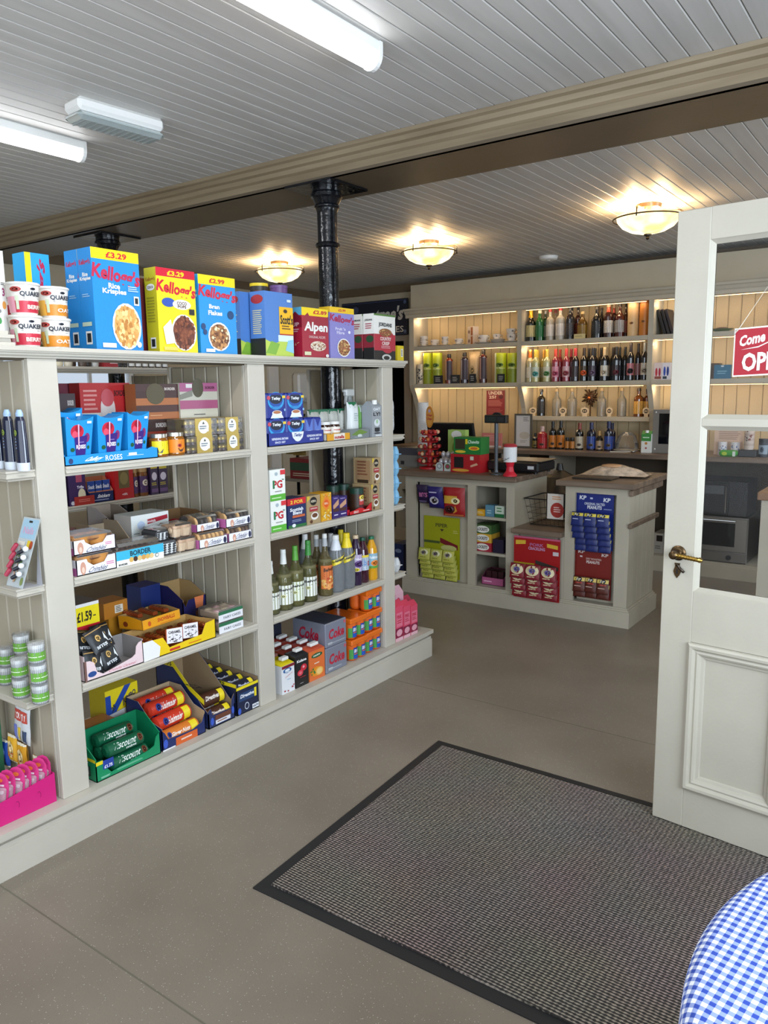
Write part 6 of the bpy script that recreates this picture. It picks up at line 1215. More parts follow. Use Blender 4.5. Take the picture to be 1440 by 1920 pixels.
for j in range(3): cans6('orange can multipack against the right stile, %s of three' % ('lowest', 'middle', 'topmost')[j], (-2.196, yr_+.005, Z4+.1055*j), 2, 2)

# things seen through bay two
tb = thing('basket_stand', 'dark wire stand with hanging bags beyond the second bay', 'stand', (-3.55, 4.15, 0))
MB().box(-.25, -.2, 0, .25, .2, .03, BLACKP).obj('base', tb); 
for sx in (-.2, .2): MB().tube([(sx, 0, .03), (sx, 0, 1.25)], .012, BLACKP, 8).obj('post', tb)
for z in (.45, .8): MB().box(-.24, -.18, z, .24, .18, z+.02, '8a8072').obj('shelf', tb)
MB().tube([(-.2, 0, 1.25), (.2, 0, 1.25)], .01, BLACKP, 8).obj('rail', tb)
bb = bagmb(.10, .24, .07, '7a6638', [('e', .5, .5, .3, .3, '5a2a20'), ('l', .2, .1, .8, .3, 3, 'b8a878')], seal='a08a4a'); proto = None
for i in range(4):
    lb = 'brown paper bag hanging on the dark wire stand, %s' % ('first', 'second', 'third', 'fourth')[i]; loc = (-3.72+i*.11, 4.06-.045*(i % 2), .98)
    if proto is None: proto = o = bb.obj('paper_bag', None, loc, .2); tag(o, lb, 'bag')
    else: dup(proto, loc, lb, .2)
o = carton('crisp_box', 'red and green snack box on the dark wire stand', 'carton', ((-3.55, 3.99, .8205), .26, .14), .2, '7a1c20', [('r', 0, .4, 1, .8, '2a4a34'), ('l', .1, .1, .9, .3, 2, 'c8b8a0')], [], rz=0)
o = carton('crisp_box', 'grey blue box on the lower level of the dark wire stand', 'carton', ((-3.55, 3.99, .4705), .3, .2), .2, '3a4052', [('l', .1, .4, .8, .7, 2, 'a8b0c0')], [], rz=0)

# ================================================================ NEAR END SHELVES (left edge)
YE = 1.215
def ey(px_, z, y): return slv(0, 'x', px_, (0, y, z))
Z1e, Z2e, Z3e = SZ[2]+.0005, SZ[1]+.0005, SZ[0]+.0005
proto = None
for i, pc in enumerate((45, 22, 0)):
    y = 1.222; x = ey(pc, Z1e, y); H = slv(2, 'y', 768, (x, y, 0))-Z1e
    lb = 'navy lotion bottle with pale cap and base, %s from the stile' % ('first', 'second', 'third')[i]
    if proto is None:
        mb = MB()
        for (r0, z0), (r1, z1) in (((.023, .0), (.024, .022)),): mb.lathe([(.001, 0), (.022, 0), (.024, .024)], 'd5dde8', 18)
        proto = o = mb.lathe([(.024, .024), (.023, H*.5), (.019, H*.82), (.012, H*.90)], K('131d38', .18, 0, .6), 18).obj('lotion_bottle', None, (x, y, Z1e), 0); tag(o, lb, 'bottle', 'navy bottles on the near end shelf'); o.scale = (1, .7, 1)
        MB().lathe([(.013, H*.88), (.014, H*.93), (.008, H), (.001, H)], 'a8c4e6', 14).obj('cap', o)
        MB().prn(cylf(.024, H*.25, H*.75, 1.4), [('e', .5, .75, .2, .1, '8aa040'), ('l', .4, .2, .6, .6, 4, '7a8aa8')], True, 2).obj('label', o)
    else: dup(proto, (x, y, Z1e), lb)
# blister card of make-up tubes
x = ey(22, Z2e, 1.185); t = thing('blister_card', 'clear blister display card of small red and black tubes on the near end shelf', 'display card', (x+.005, 1.186, Z2e))
S = lambda u, v, e: (-.045+u*.09+v*.035, .004+.055*v-e, v*.205); cb = MB()
cb.add([S(0, 0, 0), S(1, 0, 0), S(1, 1, 0), S(0, 1, 0), S(0, 0, -.001), S(1, 0, -.001), S(1, 1, -.001), S(0, 1, -.001)], [(0, 1, 2, 3), (4, 5, 6, 7), (0, 1, 5, 4), (1, 2, 6, 5), (2, 3, 7, 6), (3, 0, 4, 7)], 'c4ccce')
cb.prn(S, [('r', .05, .70, .95, .98, 'a8cbe0'), ('r', .40, .93, .60, .96, '2a2a2a'), ('t', 'Nails', .5, .82, .6, .10, 'e8a8c8', .2, 0), ('r', .60, .58, .78, .68, 'e8c83a'), ('e', .85, .62, .09, .06, 'b8502c'), ('r', .1, .60, .5, .66, 'e0ddd0'), ('e', .85, .10, .08, .06, '8a9a5a'), ('d', .3, .3, .28, .26, 20, .05, ['a8906a', '5a7a4a', 'c8a890'])]); cb.obj('card', t)
for k in range(4):
    a = S(.42, .14+.12*k, .010); b_ = S(.86, .22+.12*k, .016)
    MB().tube([a, tuple((a[i]+b_[i])/2 for i in range(3))], .006, '1b1d2a', 8).tube([tuple((a[i]+b_[i])/2 for i in range(3)), b_], .0045, '22242f', 8).obj('tube', t); MB().ball(b_, .0085, .0085, .0085, 'eceef2', 10, 6).obj('tip', t)
    a = S(.02, .16+.12*k, .010); b_ = S(.26, .26+.12*k, .016); MB().tube([a, b_], .0065, 'a83048', 8).obj('tube', t)
MB().add([(.03, .058, .0), (.06, .060, 0), (.048, .060, .12)], [(0, 1, 2)], 'b4b4ba').add([(-.045, .004, 0), (.045, .004, 0), (.055, .058, 0), (-.02, .058, 0)], [(0, 1, 2, 3)], 'c4c4ca').obj('stand', t)
# cotton bud tubs
def budtub(label, px_, y, z, proto=[None], rz=.2):
    x = ey(px_, z, y)
    if proto[0] is None:
        r, h = .0255, .062; mb = MB(); mb.lathe([(.001, 0), (r*.9, 0), (r*.93, .003), (r*.96, .058), (r, .058), (r, h), (r*.9, h+.001), (.001, h+.001)], glass('bud_tub', 'eef2f2', .08, .2, .14), 20)
        o = mb.obj('cotton_bud_tub', None, (x, y, z), rz); tag(o, label, 'tub', 'green banded cotton bud tubs')
        s_ = MB()
        for k in range(22): a = 2*PI*k/22; c_, q = math.cos(a)*r*.80, math.sin(a)*r*.80; s_.box(c_-.0015, q-.0015, .004, c_+.0015, q+.0015, .050, 'dcdee0'); s_.box(c_-.0022, q-.0022, .046, c_+.0022, q+.0022, .057, 'f4f4f4')
        s_.cyl(r*.7, .004, .048, 'e4e4e6', 12); q = s_.obj('cotton_buds', o); q['kind'] = 'stuff'
        MB().prn(cylf(r*.97, .010, .036, 4.4), [('r', 0, 0, 1, 1, '6aa63a'), ('r', .1, .42, .9, .52, 'dcebd0'), ('l', .3, .65, .7, .85, 1, 'e8f0e0')], True, 1).obj('label', o); proto[0] = o; return o
    return dup(proto[0], (x, y, z), label, rz)
budtub('cotton bud tub, bottom tier right', 77, 1.200, Z3e); budtub('cotton bud tub, bottom tier middle', 41, 1.192, Z3e, rz=.5); budtub('cotton bud tub, bottom tier left', 14, 1.226, Z3e, rz=-.2)
budtub('cotton bud tub, middle tier right with its label turned away', 74, 1.2, Z3e+.0635, rz=2.2); budtub('cotton bud tub, middle tier middle', 38, 1.194, Z3e+.0635); budtub('cotton bud tub, middle tier left', 14, 1.226, Z3e+.0635, rz=-.1)
budtub('cotton bud tub, top tier right', 70, 1.2, Z3e+.127); budtub('cotton bud tub, top tier left, tall and half turned', 42, 1.222, Z3e+.127, rz=1.6)
# pink razor tray on the plinth
YT0, YT1 = 1.02, 1.25
loc = (-2.192, (YT0+YT1)/2-.03, Z4); w = .28
o = MB(); PK = 'd01c78'
o.prism([(-w/2, 0), (w/2, 0), (w/2, .095), (-w/2, .060)], 1, 0, .003, PK).box(-w/2, .003, 0, w/2, .10, .003, PK).box(-w/2, .10, 0, w/2, .103, .10, PK).box(w/2-.003, .003, 0, w/2, .10, .095, PK).box(-w/2, .003, 0, -w/2+.003, .10, .06, PK)
for uu in (.55, .80): o.add([(-w/2+w*uu+.007*math.cos(a*PI/8-.9)*s_, -.0006, .045+.012*math.sin(a*PI/8-.9)*s_) for s_ in (1, .86) for a in range(9)], [(i, i+1, 10+i, 9+i) for i in range(8)], '8a1450')
o = o.obj('display_tray', None, loc, GZ); tag(o, 'bright pink cardboard tray standing on the plinth at the left edge', 'display tray')
proto = None
for i in range(9):
    loc2 = (-2.212-.006*(i % 2)-.002*i, 1.212-.024*i, Z4+.006); lb = 'pink backed razor pack in the bright pink tray, %s from the right' % ('first', 'second', 'third', 'fourth', 'fifth', 'sixth', 'seventh', 'eighth', 'ninth')[i]
    if proto is None:
        mb = MB(); pts = [(-.028, 0), (.028, 0), (.030, .10), (.026, .125), (.014, .142), (0, .147), (-.014, .142), (-.026, .125), (-.030, .10)]
        mb.prism(pts, 1, 0, .0016, 'd2347e'); mb.prn(front(.06, .147), [('e', .5, .84, .34, .10, 'c42a72'), ('e', .5, .84, .16, .045, 'e8743a'), ('r', .25, .72, .75, .76, 'f0d8e4')])
        proto = o = mb.obj('razor_pack', None, loc2, 0); tag(o, lb, 'razors', 'pink razor packs')
        MB().box(-.026, -.014, .004, .026, -.0006, .105, glass('blister_pink', 'f0d0dc', .15, .12, .25), .005).obj('blister', o)
        MB().tube([(-.008, -.007, .01), (-.006, -.008, .06), (0, -.008, .088)], .004, '7a1440', 6).tube([(.008, -.006, .01), (.006, -.007, .06), (0, -.008, .088)], .004, '9a1a50', 6).box(-.018, -.012, .085, .018, -.003, .095, 'ddd8dc', .002).obj('razor', o)
    else: o = dup(proto, loc2, lb)
    o.rotation_euler = (-.12, .10, GZ-.95)
# hanging county pack and bright packets behind the tray
x = ey(46, .3, 1.235); o = bagmb(.075, .15, .02, 'cfd2d4', [('r', .12, .55, .92, .82, 'c24a3e'), ('t', 'COUNTY', .52, .68, .66, .16, 'eae0dc', 0, 1), ('r', .1, .05, .3, .42, '6a74b8'), ('r', .4, .05, .55, .4, 'd8b83a'), ('r', .65, .05, .9, .36, '3a4a6a')]).obj('hanging_pack', None, (x-.01, 1.236, Z4+.16), 0); o.rotation_euler = (.05, .2, .1); tag(o, 'clear pack with red COUNTY header on the end panel', 'pack')
proto = None
for i, (px_, dz, c1) in enumerate(((72, .10, 'e0a81c'), (40, .115, 'd89a20'), (8, .10, '1f4aa8'), (24, .13, 'e8b030'))):
    x = ey(px_, .25, 1.225); o = bagmb(.055, .06, .018, c1, [('e', .5, .5, .3, .3, 'f0d8a0' if i != 2 else '8ab0e8'), ('l', .2, .2, .8, .4, 2, 'd8642c')], seal='f0e8d0').obj('sponge_pack', None, (x-.02, 1.240, Z4+dz-.06), 0); o.scale = (1, 1, 1.6); tag(o, '%s packet peeping over the pink razor packs, %s' % (('orange', 'amber', 'blue', 'yellow')[i], ('nearest the stile', 'second from the stile', 'at the left edge', 'middle')[i]), 'packet')
x = ey(-2, .38, 1.235); o = carton('soap_carton', 'dark green carton at the very left under the lowest end shelf', 'carton', ((x, 1.20, Z4), .05, .30), .04, '2a6a4a', [('l', .2, .5, .8, .8, 4, '8ac0a0')], [], rz=0)

# ================================================================ FAR END SHELVES (right end)
ye = 3.165
def egg(label, z, n, col, px_):
    t = thing('egg_tray', label, 'egg box', (-2.33, ye, z), GZ, 'blue egg boxes')
    for s_, k in ((0, 1), (1, -1)):
        mb = MB(); w_, d_ = .155, .078
        z0, z1 = (0, .032) if s_ == 0 else (.072, .034)
        for i in range(3):
            for j in range(2):
                cx_, cy = -.05+i*.05, -.019+j*.038
                mb.lathe([(.012, z0), (.020, z0+(z1-z0)*.5), (.0235, z1)], col, 8, (cx_, cy, 0), sm=False); mb.disc(.012, z0, col, 8, (cx_, cy))
        mb.box(-w_/2, -d_/2, min(z1, z1+.002), w_/2, d_/2, max(z1, z1+.002), col, .0005)
        mb.obj(('base', 'lid')[s_], t)
    return t
for k in range(4): 
    t = egg('light blue moulded egg box on the far end shelf, %s of four' % ('lowest', 'second', 'third', 'topmost')[k], Z2+.0725*k, 3, '86bfe2', 750); t.rotation_euler = (0, 0, 0); t.location = (-2.275, 3.161, Z2+.0725*k)
t = egg('white egg box with printed lid on the lowest far end shelf', Z3, 3, 'd8dadb', 750); t.rotation_euler = (0, 0, 0); t.location = (-2.275, 3.162, Z3)
o = MB().prn(lambda u, v, e: (-.08+u*.16, -.0425-e, .02+v*.035), [('r', 0, 0, 1, 1, 'd8dadb'), ('t', 'EGGS', .5, .5, .6, .6, '3a3c40', .1)]).obj('printed_lid', t)
o = bagmb(.10, .18, .05, 'e4e8ec', [('l', .2, .3, .8, .7, 4, 'b8c0c8')]).obj('flour_bag', None, (-2.26, 3.155, Z1), GZ); tag(o, 'white paper bag on the top far end shelf', 'bag')
# pink cartons on the plinth end
x0 = -2.185
for i, (a, c) in enumerate(((742, 756), (757, 769.5), (770.5, 783))):
    q = pX(x0, Z4, a, c, 1128); gable('drink_carton', 'pink drink carton on the plinth end, %s of three' % ('left', 'middle', 'right')[i], 'carton', q[0], q[1], .05, q[2]*1.02, 'e0506e', [('r', 0, 0, 1, .10, 'e8b8c4'), ('r', 0, .10, 1, .38, '8a1c44'), ('e', .5, .24, .38, .10, 'e8a8b8'), ('r', .1, .42, .9, .82, 'e87a94'), ('t', 'PINK', .5, .70, .6, .12, 'c8304e', 0, 1), ('l', .2, .5, .8, .62, 2, 'c8304e')], None, grp='pink drink cartons', tp='d03a58')
q = pX(-2.26, Z4, 742, 757, 1100); gable('drink_carton', 'taller pale pink carton behind the three pink ones', 'carton', (q[0][0], q[0][1], Z4), q[1], .06, q[2], 'e8b8c8', [('e', .35, .7, .3, .2, 'c83a6a'), ('r', .1, .1, .9, .4, 'd04a78')], None)
q = pX(-2.26, Z4, 759, 772, 1118); gable('drink_carton', 'dark pink carton in the second row on the plinth end', 'carton', (q[0][0], q[0][1], Z4), q[1], .05, q[2], 'b83050', [], None)

# ================================================================ ON THE SERVICE COUNTER
ZC = .8675
def yb(name, label, cat, p0, p1, yt, z, y, d, col, fr=(), sd=(), **k):
    return carton(name, label, cat, pY(y, z, p0, p1, yt), d, col, fr, sd, rz=0, **k)
# lollipop stand
lx = cx(806, ZC, 4.62); t = thing('lollipop_stand', 'red lollipop stand with a golden oval sign on the counter', 'sweet stand', (lx, 4.62, ZC))
MB().lathe([(.001, 0), (.075, 0), (.075, .012), (.02, .02), (.016, .27), (.001, .27)], 'c01a22', 20).obj('stem', t)
for k in range(5):
    z = .035+.05*k; MB().lathe([(.016, z), (.07-.004*k, z), (.072-.004*k, z+.006), (.016, z+.008)], 'b81820', 18).obj('tier', t)
    g = MB()
    for i in range(12):
        a = 2*PI*i/12+k*.3; g.ball(((.078-.004*k)*math.cos(a), (.078-.004*k)*math.sin(a), z+.022), .013, .013, .014, ('a81c24', 'd8703a', '8a1820', 'c83a3a', 'e0b890')[(i+k) % 5], 8, 5)
    g.obj('lollipops', t)['kind'] = 'stuff'
mb = MB(); pts = [(.032*math.cos(2*PI*i/24)*(1+.08*math.cos(6*PI*i/24)), .36+.075*math.sin(2*PI*i/24)) for i in range(24)]
mb.prism(pts, 1, -.002, .002, 'c8842c'); mb.prn(lambda u, v, e: (-.03+u*.06, -.0022-e, .29+v*.14), [('e', .5, .5, .42, .42, 'd89a44'), ('t', 'Chupa', .5, .58, .7, .16, 'b8283a', .1, 1), ('t', 'Chups', .5, .40, .7, .16, 'b8283a', .1, 1), ('e', .5, .80, .16, .08, 'b8a0c8')]); mb.obj('sign', t)
# paper cups
cp0 = cx(791, ZC, 4.86); t = thing('cup_stack', 'tall stack of white paper cups behind the lollipop stand', 'cups', (cp0, 4.86, ZC)); H = slv(2, 'y', 754, (cp0, 4.86, 0))-ZC; n = int((H-.09)/.0125)
pr = MB().lathe([(.028, 0), (.040, .088), (.042, .089), (.042, .093), (.039, .093)], 'e6e4e2', 18)
first = None
for i in range(n+1):
    if first is None: first = o = pr.obj('paper_cup', t)
    else: o = first.copy(); C.objects.link(o); o.parent = t
    o.location = (0, 0, i*.0125)
yb('card_terminal', 'grey box printer at the left end of the counter', 'printer', 748, 782, 840, ZC, 4.66, .18, '77746e', [('r', 0, .62, 1, 1, '45434a'), ('r', .1, .1, .3, .3, '2a2a2c')], tcol='3a3a40')
# egg toys
ex = cx(832, ZC, 4.52); 
tt = thing('toy_egg_display', 'small display of silver wrapped eggs with round topped cards', 'sweets', (ex, 4.52, ZC))
MB().box(-.06, 0, 0, .06, .10, .012, 'b8202a').obj('base', tt)
MB().box(-.06, .045, .012, .06, .10, .06, 'c0303a').obj('step', tt); MB().box(-.06, .075, .06, .06, .10, .11, 'c8c0b8').obj('step', tt)
for r_, (yy, zz) in enumerate(((.028, .06), (.06, .108))):
    for i in range(3): 
        MB().ball((-.038+i*.038, yy, zz+.0), .017, .017, .023, K('c4c2c6', .25, .4), 12, 8).obj('egg', tt)
for i, dx in enumerate((-.033, .033)):
    pts = [(dx-.028, 0), (dx+.028, 0)]+[(dx+.028*math.cos(a*PI/8), .036+.022*math.sin(a*PI/8)) for a in range(9)]
    MB().prism(pts, 1, -.004, -.001, 'c8ccc8').prn(lambda u, v, e, dx=dx: (dx-.028+u*.056, -.0042-e, v*.058), [('e', .5, .55, .36, .32, ('8a9298', '5a7a4a')[i]), ('e', .5, .55, .22, .2, ('d0d4d4', 'a83a5a')[i])]).obj('card', tt)
yb('sweet_carton', 'red sweet carton on the counter under the green one', 'sweets', 845, 899, 852, ZC, 4.50, .13, 'b01c24', [('r', .12, .25, .45, .85, '1c1418'), ('e', .35, .12, .3, .08, 'd8a03a'), ('p', [(.7, .3), (.95, .45), (.9, .55), (.68, .4)], 'd8a88a'), ('r', .68, .7, .8, .9, 'd8d0c0')])
q = pY(4.50, ZC, 845, 899, 852)
q2 = pY(4.505, ZC+q[2]+.0005, 851, 901, 820); carton('sweet_carton', 'green sweet carton with yellow ovals stacked on the red one', 'sweets', q2, .12, '1f7a34', [('r', .05, .3, .42, .9, '3a3420'), ('e', .25, .15, .2, .08, 'e8c83a'), ('t', 'Chewits', .74, .74, .42, .2, 'd8f0d8', .1, 1), ('e', .76, .36, .2, .12, 'f0d020'), ('e', .76, .36, .14, .08, 'd8702c'), ('r', .44, .6, .52, .9, 'e8d020')], [], rz=0)
o = yb('sweet_carton', 'pale green card display behind the stacked sweet cartons', 'sweets', 840, 872, 806, ZC, 4.66, .05, 'a8c86a', [('e', .45, .55, .2, .14, '7a9a3a'), ('e', .5, .5, .12, .09, 'c8a0a0'), ('e', .5, .88, .3, .1, 'e8e8e0')])
# till monitor
t = thing('till_screen', 'black till monitor on a stand seen from behind on the counter', 'monitor', (cx(852, ZC, 4.84), 4.84, ZC))
o = MB().box(-.19, 0, .10, .19, .03, .32, BLACKP, .006).obj('screen', t); o.rotation_euler = (.25, 0, 0); MB().box(-.05, -.0, .012, .05, .05, .14, BLACKP).obj('stand', t); MB().box(-.10, -.06, 0, .10, .10, .012, BLACKP, .003).obj('base', t)
# customer display
t = thing('customer_display', 'black customer display on a grey pole on the counter', 'display', (cx(930, ZC, 4.50), 4.50, ZC)); H = slv(2, 'y', 778, (t.location.x, 4.5, 0))-ZC
MB().lathe([(.001, 0), (.045, 0), (.045, .006), (.016, .014), (.013, .03), (.013, H-.05)], K('54585c', .35, .5), 18).obj('pole', t)
MB().box(-.078, -.02, H-.052, .078, .02, H, BLACKP, .004).prn(lambda u, v, e: (-.078+.156*u, -.0205-e, H-.052+.052*v), [('r', .08, .2, .55, .8, '1f2c28'), ('r', .6, .2, .9, .8, '24262a')]).obj('display', t)
MB().prism([(-.03+.03*math.cos(a*PI/8)+.035, H+.0005+.016*math.sin(a*PI/8)) for a in range(9)], 1, -.01, .01, BLACKP).obj('hood', t)
# scale
t = thing('shop_scale', 'black shop scale with a steel plate on the counter', 'scale', (cx(962, ZC, 4.62), 4.60, ZC))
MB().box(-.20, 0, .012, .17, .27, .078, BLACKP, .01).prn(lambda u, v, e: (-.20+.37*u, -.0005-e, .012+.066*v), [('r', .80, .3, .92, .62, 'c8ccd0')]).obj('body', t); MB().box(-.10, .01, .079, .185, .26, .086, STEEL, .002).obj('weighing_plate', t)
for sx in (-.17, .14):
    for sy in (.03, .23): MB().cyl(.012, 0, .012, BLACKP, 10, (sx, sy)).obj('foot', t)
# charity pot
t = thing('collection_tin', 'white collection tin on a red plastic pedestal', 'collection tin', (cx(954, ZC, 4.44), 4.455, ZC))
MB().lathe([(.001, 0), (.044, 0), (.044, .008), (.026, .03), (.022, .06), (.030, .09), (.001, .09)], 'd01c34', 20).obj('pedestal', t); MB().lathe([(.001, .0905), (.042, .0905), (.043, .095), (.043, .185), (.001, .185)], 'e6e8ea', 22).obj('tin', t); MB().lathe([(.043, .1855), (.044, .195), (.03, .205), (.001, .206)], 'b02a3a', 20).obj('lid', t)
MB().prn(cylf(.043, .10, .18, 2.2), [('l', .4, .1, .85, .9, 6, 'b8bcc8'), ('p', [(.1, .9), (.16, .9), (.4, .1), (.34, .1)], '8a8a90')], True, 1).obj('label', t)
MB().tube([(-.043, -.01, .17), (-.055, -.03, .12), (-.02, -.05, .10), (.02, -.05, .12)], .0015, '3a3a3a', 5).obj('chain', t)
# items hanging in the recess of the counter front
def hbag(proto, label, loc, rz=0, rx=0): 
    o = dup(proto, loc, label); o.rotation_euler = (rx, 0, rz); return o
YR = YC+.058
def hang(name, label, cat, p0, p1, y0, y1, y, t_, col, ops, tilt=0, grp=None, seal=None):
    a = slv(0, 'x', p0, (0, y, .6)); c = slv(0, 'x', p1, (0, y, .6)); z1 = slv(2, 'y', y0, ((a+c)/2, y, 0)); z0 = slv(2, 'y', y1, ((a+c)/2, y, 0))
    o = bagmb(c-a, z1-z0, t_, col, ops, seal=seal).obj(name, None, ((a+c)/2, y, z0), 0); o.rotation_euler = (tilt, 0, .06); return tag(o, label, cat, grp)
hang('sweet_bag', 'purple sweet bag with pink lettering hanging at the left of the counter recess', 'sweets', 787, 811, 906, 944, YR-.04, .05, '2c1c44', [('t', 'BITS', .55, .55, .6, .24, 'd87ab0', .2, 1), ('l', .2, .1, .8, .25, 2, '8a7aa8')], .3)
hang('sweet_bag', 'violet sweet bag with white ring hanging in the middle of the top row', 'sweets', 809, 836, 910, 952, YR-.045, .05, '241a6a', [('e', .5, .42, .30, .18, 'e0dce8'), ('e', .5, .40, .18, .10, '3a2a20'), ('l', .2, .72, .8, .84, 1, 'c8c0e0')], .2)
hang('sweet_bag', 'red and yellow sweet bag hanging at the right of the top row', 'sweets', 832, 871, 914, 968, YR-.045, .04, 'a81c20', [('r', .08, .45, .7, .72, 'e0b040'), ('e', .35, .25, .24, .14, '4a1c1c'), ('e', .62, .55, .2, .12, 'e8d8a0'), ('r', .05, .02, .95, .08, 'd87a4a'), ('p', [(.5, .1), (.7, .2), (.6, .4)], 'd89a3a')], .02)
def handcard(name, label, corners, y, col, ops, th=.002):
    (a0, t0), (a1, b1) = corners; x0 = slv(0, 'x', a0, (0, y, .5)); x1 = slv(0, 'x', a1, (0, y, .5)); z1 = slv(2, 'y', t0, ((x0+x1)/2, y, 0)); z0 = slv(2, 'y', b1, ((x0+x1)/2, y, 0))
    w = x1-x0; h = z1-z0; o = MB().box(-w/2, 0, 0, w/2, th, h, col).prn(front(w, h), ops).obj(name, None, ((x0+x1)/2, y, z0), 0); tag(o, label, 'display card'); return ((x0+x1)/2, y, z0), w, h
NUTS = {}
def nutbag(key, w, h, col, ops, seal):
    mb = bagmb(w, h, .013, col, ops, seal=seal, nu=6, nv=6); NUTS[key] = mb; return mb
def bagcols(cardd, rows, cols, key, desc, w, h, ztop, dz, group, off=0):
    (cx_, y, z0), W, Hh = cardd; proto = None
    names_r = ('top', 'second', 'third', 'fourth', 'fifth', 'lowest')
    for c_ in range(cols):
        for r_ in range(rows):
            x = cx_+off+(c_-(cols-1)/2)*(W/cols)*1.0; z = z0+ztop-h-r_*dz; yy = y-.018-.014*(rows-r_)*.9-.0
            lb = '%s, %s row, %s column' % (desc, names_r[r_], ('left', 'middle', 'right')[c_])
            if proto is None: proto = o = NUTS[key].obj('snack_bag', None, (x, yy, z), 0); tag(o, lb, 'snack bag', group)
            else: o = dup(proto, (x, yy, z), lb)
            o.rotation_euler = (-.22, 0, random.uniform(-.05, .05))
cd = handcard('display_card', 'lime yellow hanging card of snack bags in the left recess', ((795, 969), (862, 1083)), YR-.012, 'a3a616', [('t', 'PIPER', .5, .86, .34, .06, '5a5a20', 0, 1), ('p', [(.45, .80), (.57, .80), (.51, .76)], '4a3a2a'), ('r', 0, .56, .45, .60, '4a5a2c'), ('p', [(.46, .66), (.95, .56), (.95, .48), (.46, .58)], '7a1c24'), ('e', .7, .50, .22, .05, 'c8c87a'), ('l', .82, .74, .96, .80, 2, 'c8c86a')])
nutbag('lime', cd[1]/3*.95, .085, 'c9c85c', [('e', .5, .62, .36, .26, 'e2e0b0'), ('e', .5, .60, .18, .12, '6a5a6a'), ('l', .2, .15, .8, .3, 1, '8a8a2a')], 'a8b03a'); bagcols(cd, 5, 3, 'lime', 'lime snack bag on the hanging card', 0, .085, .215, .034, 'lime snack bags')
cd = handcard('display_card', 'red hanging card of cream snack bags on the low front', ((964, 1008), (1051, 1124)), YC-.012, 'a8161a', [('r', 0, .97, 1, 1, 'c85a7a'), ('p', [(.04, .86), (.26, .88), (.26, .94), (.04, .93)], 'e0b83a'), ('p', [(.72, .86), (.95, .84), (.95, .90), (.72, .92)], 'e0b83a'), ('t', 'PORK', .5, .88, .3, .05, 'b86a9a', 0, 1), ('t', 'CRACKLING', .5, .82, .36, .05, 'c89ac0', 0, 1), ('r', 0, .52, .46, .58, 'b8a024'), ('p', [(.48, .64), (.97, .56), (.97, .50), (.48, .58)], '3a3630'), ('e', .68, .47, .24, .06, 'e0cf8a'), ('r', .85, .74, .97, .80, 'd8ccd0')])
nutbag('cream', cd[1]/3*.95, .095, '8a1f2c', [('e', .5, .60, .44, .34, 'ecdfb4'), ('e', .5, .60, .22, .16, '7a6ab0'), ('l', .2, .12, .8, .25, 1, 'd8c8a0')], '7a1c2c'); bagcols(cd, 4, 3, 'cream', 'cream and maroon snack bag on the red card', 0, .095, .235, .042, 'cream snack bags')
cd = handcard('display_card', 'royal blue hanging card reading original salted peanuts on the pedestal', ((1078, 921), (1149, 1030)), YC+.052, '12267a', [('t', 'KP', .19, .88, .18, .07, 'e8ecf4', .1, 1), ('t', 'KP', .82, .86, .18, .07, 'e8ecf4', .1, 1), ('t', 'ORIGINAL SALTED', .5, .78, .54, .045, 'c8cde0', 0, 1), ('t', 'PEANUTS', .5, .72, .38, .06, 'e8ecf4', 0, 1), ('r', .38, .86, .45, .89, 'c8d0e8'), ('l', .74, .68, .95, .72, 1, '7a8ab8')])
PB = [('r', .02, .72, .98, .93, 'e6d24a'), ('e', .45, .82, .26, .12, '14182c'), ('t', 'KP', .45, .82, .3, .12, 'e8ecf4', .1, 1), ('l', .15, .42, .75, .56, 1, 'b8c0dc')]
nutbag('blue', cd[1]/3*.95, .085, '1a2a6e', PB, '16225a'); bagcols(cd, 5, 3, 'blue', 'blue salted peanut bag on the pedestal', 0, .085, .235, .040, 'blue salted peanut bags')
cd = handcard('display_card', 'brick red hanging card reading dry roasted peanuts on the pedestal', ((1079, 1030), (1148, 1122)), YC+.055, '7a1c14', [('t', 'KP', .18, .93, .18, .06, 'd8ccc8', .1, 1), ('t', 'KP', .82, .90, .18, .06, 'd8ccc8', .1, 1), ('t', 'DRY ROASTED', .52, .80, .42, .04, 'c8a8a0', 0, 1), ('t', 'PEANUTS', .5, .735, .36, .06, 'e0d0cc', 0, 1), ('r', .14, .82, .21, .85, 'd8c8c8')])
nutbag('brown', cd[1]/3*.95, .095, '5a2418', [('r', .02, .70, .98, .93, 'e0c868'), ('e', .5, .81, .3, .13, '1a1414'), ('t', 'KP', .5, .81, .34, .12, 'e8ecf4', .1, 1), ('r', .2, .55, .8, .62, 'b83a2c'), ('l', .15, .3, .75, .42, 1, 'c8a89a')], '4a1c14'); bagcols(cd, 2, 3, 'brown', 'brown dry roasted peanut bag on the pedestal', 0, .095, .140, .035, 'brown dry roasted peanut bags')
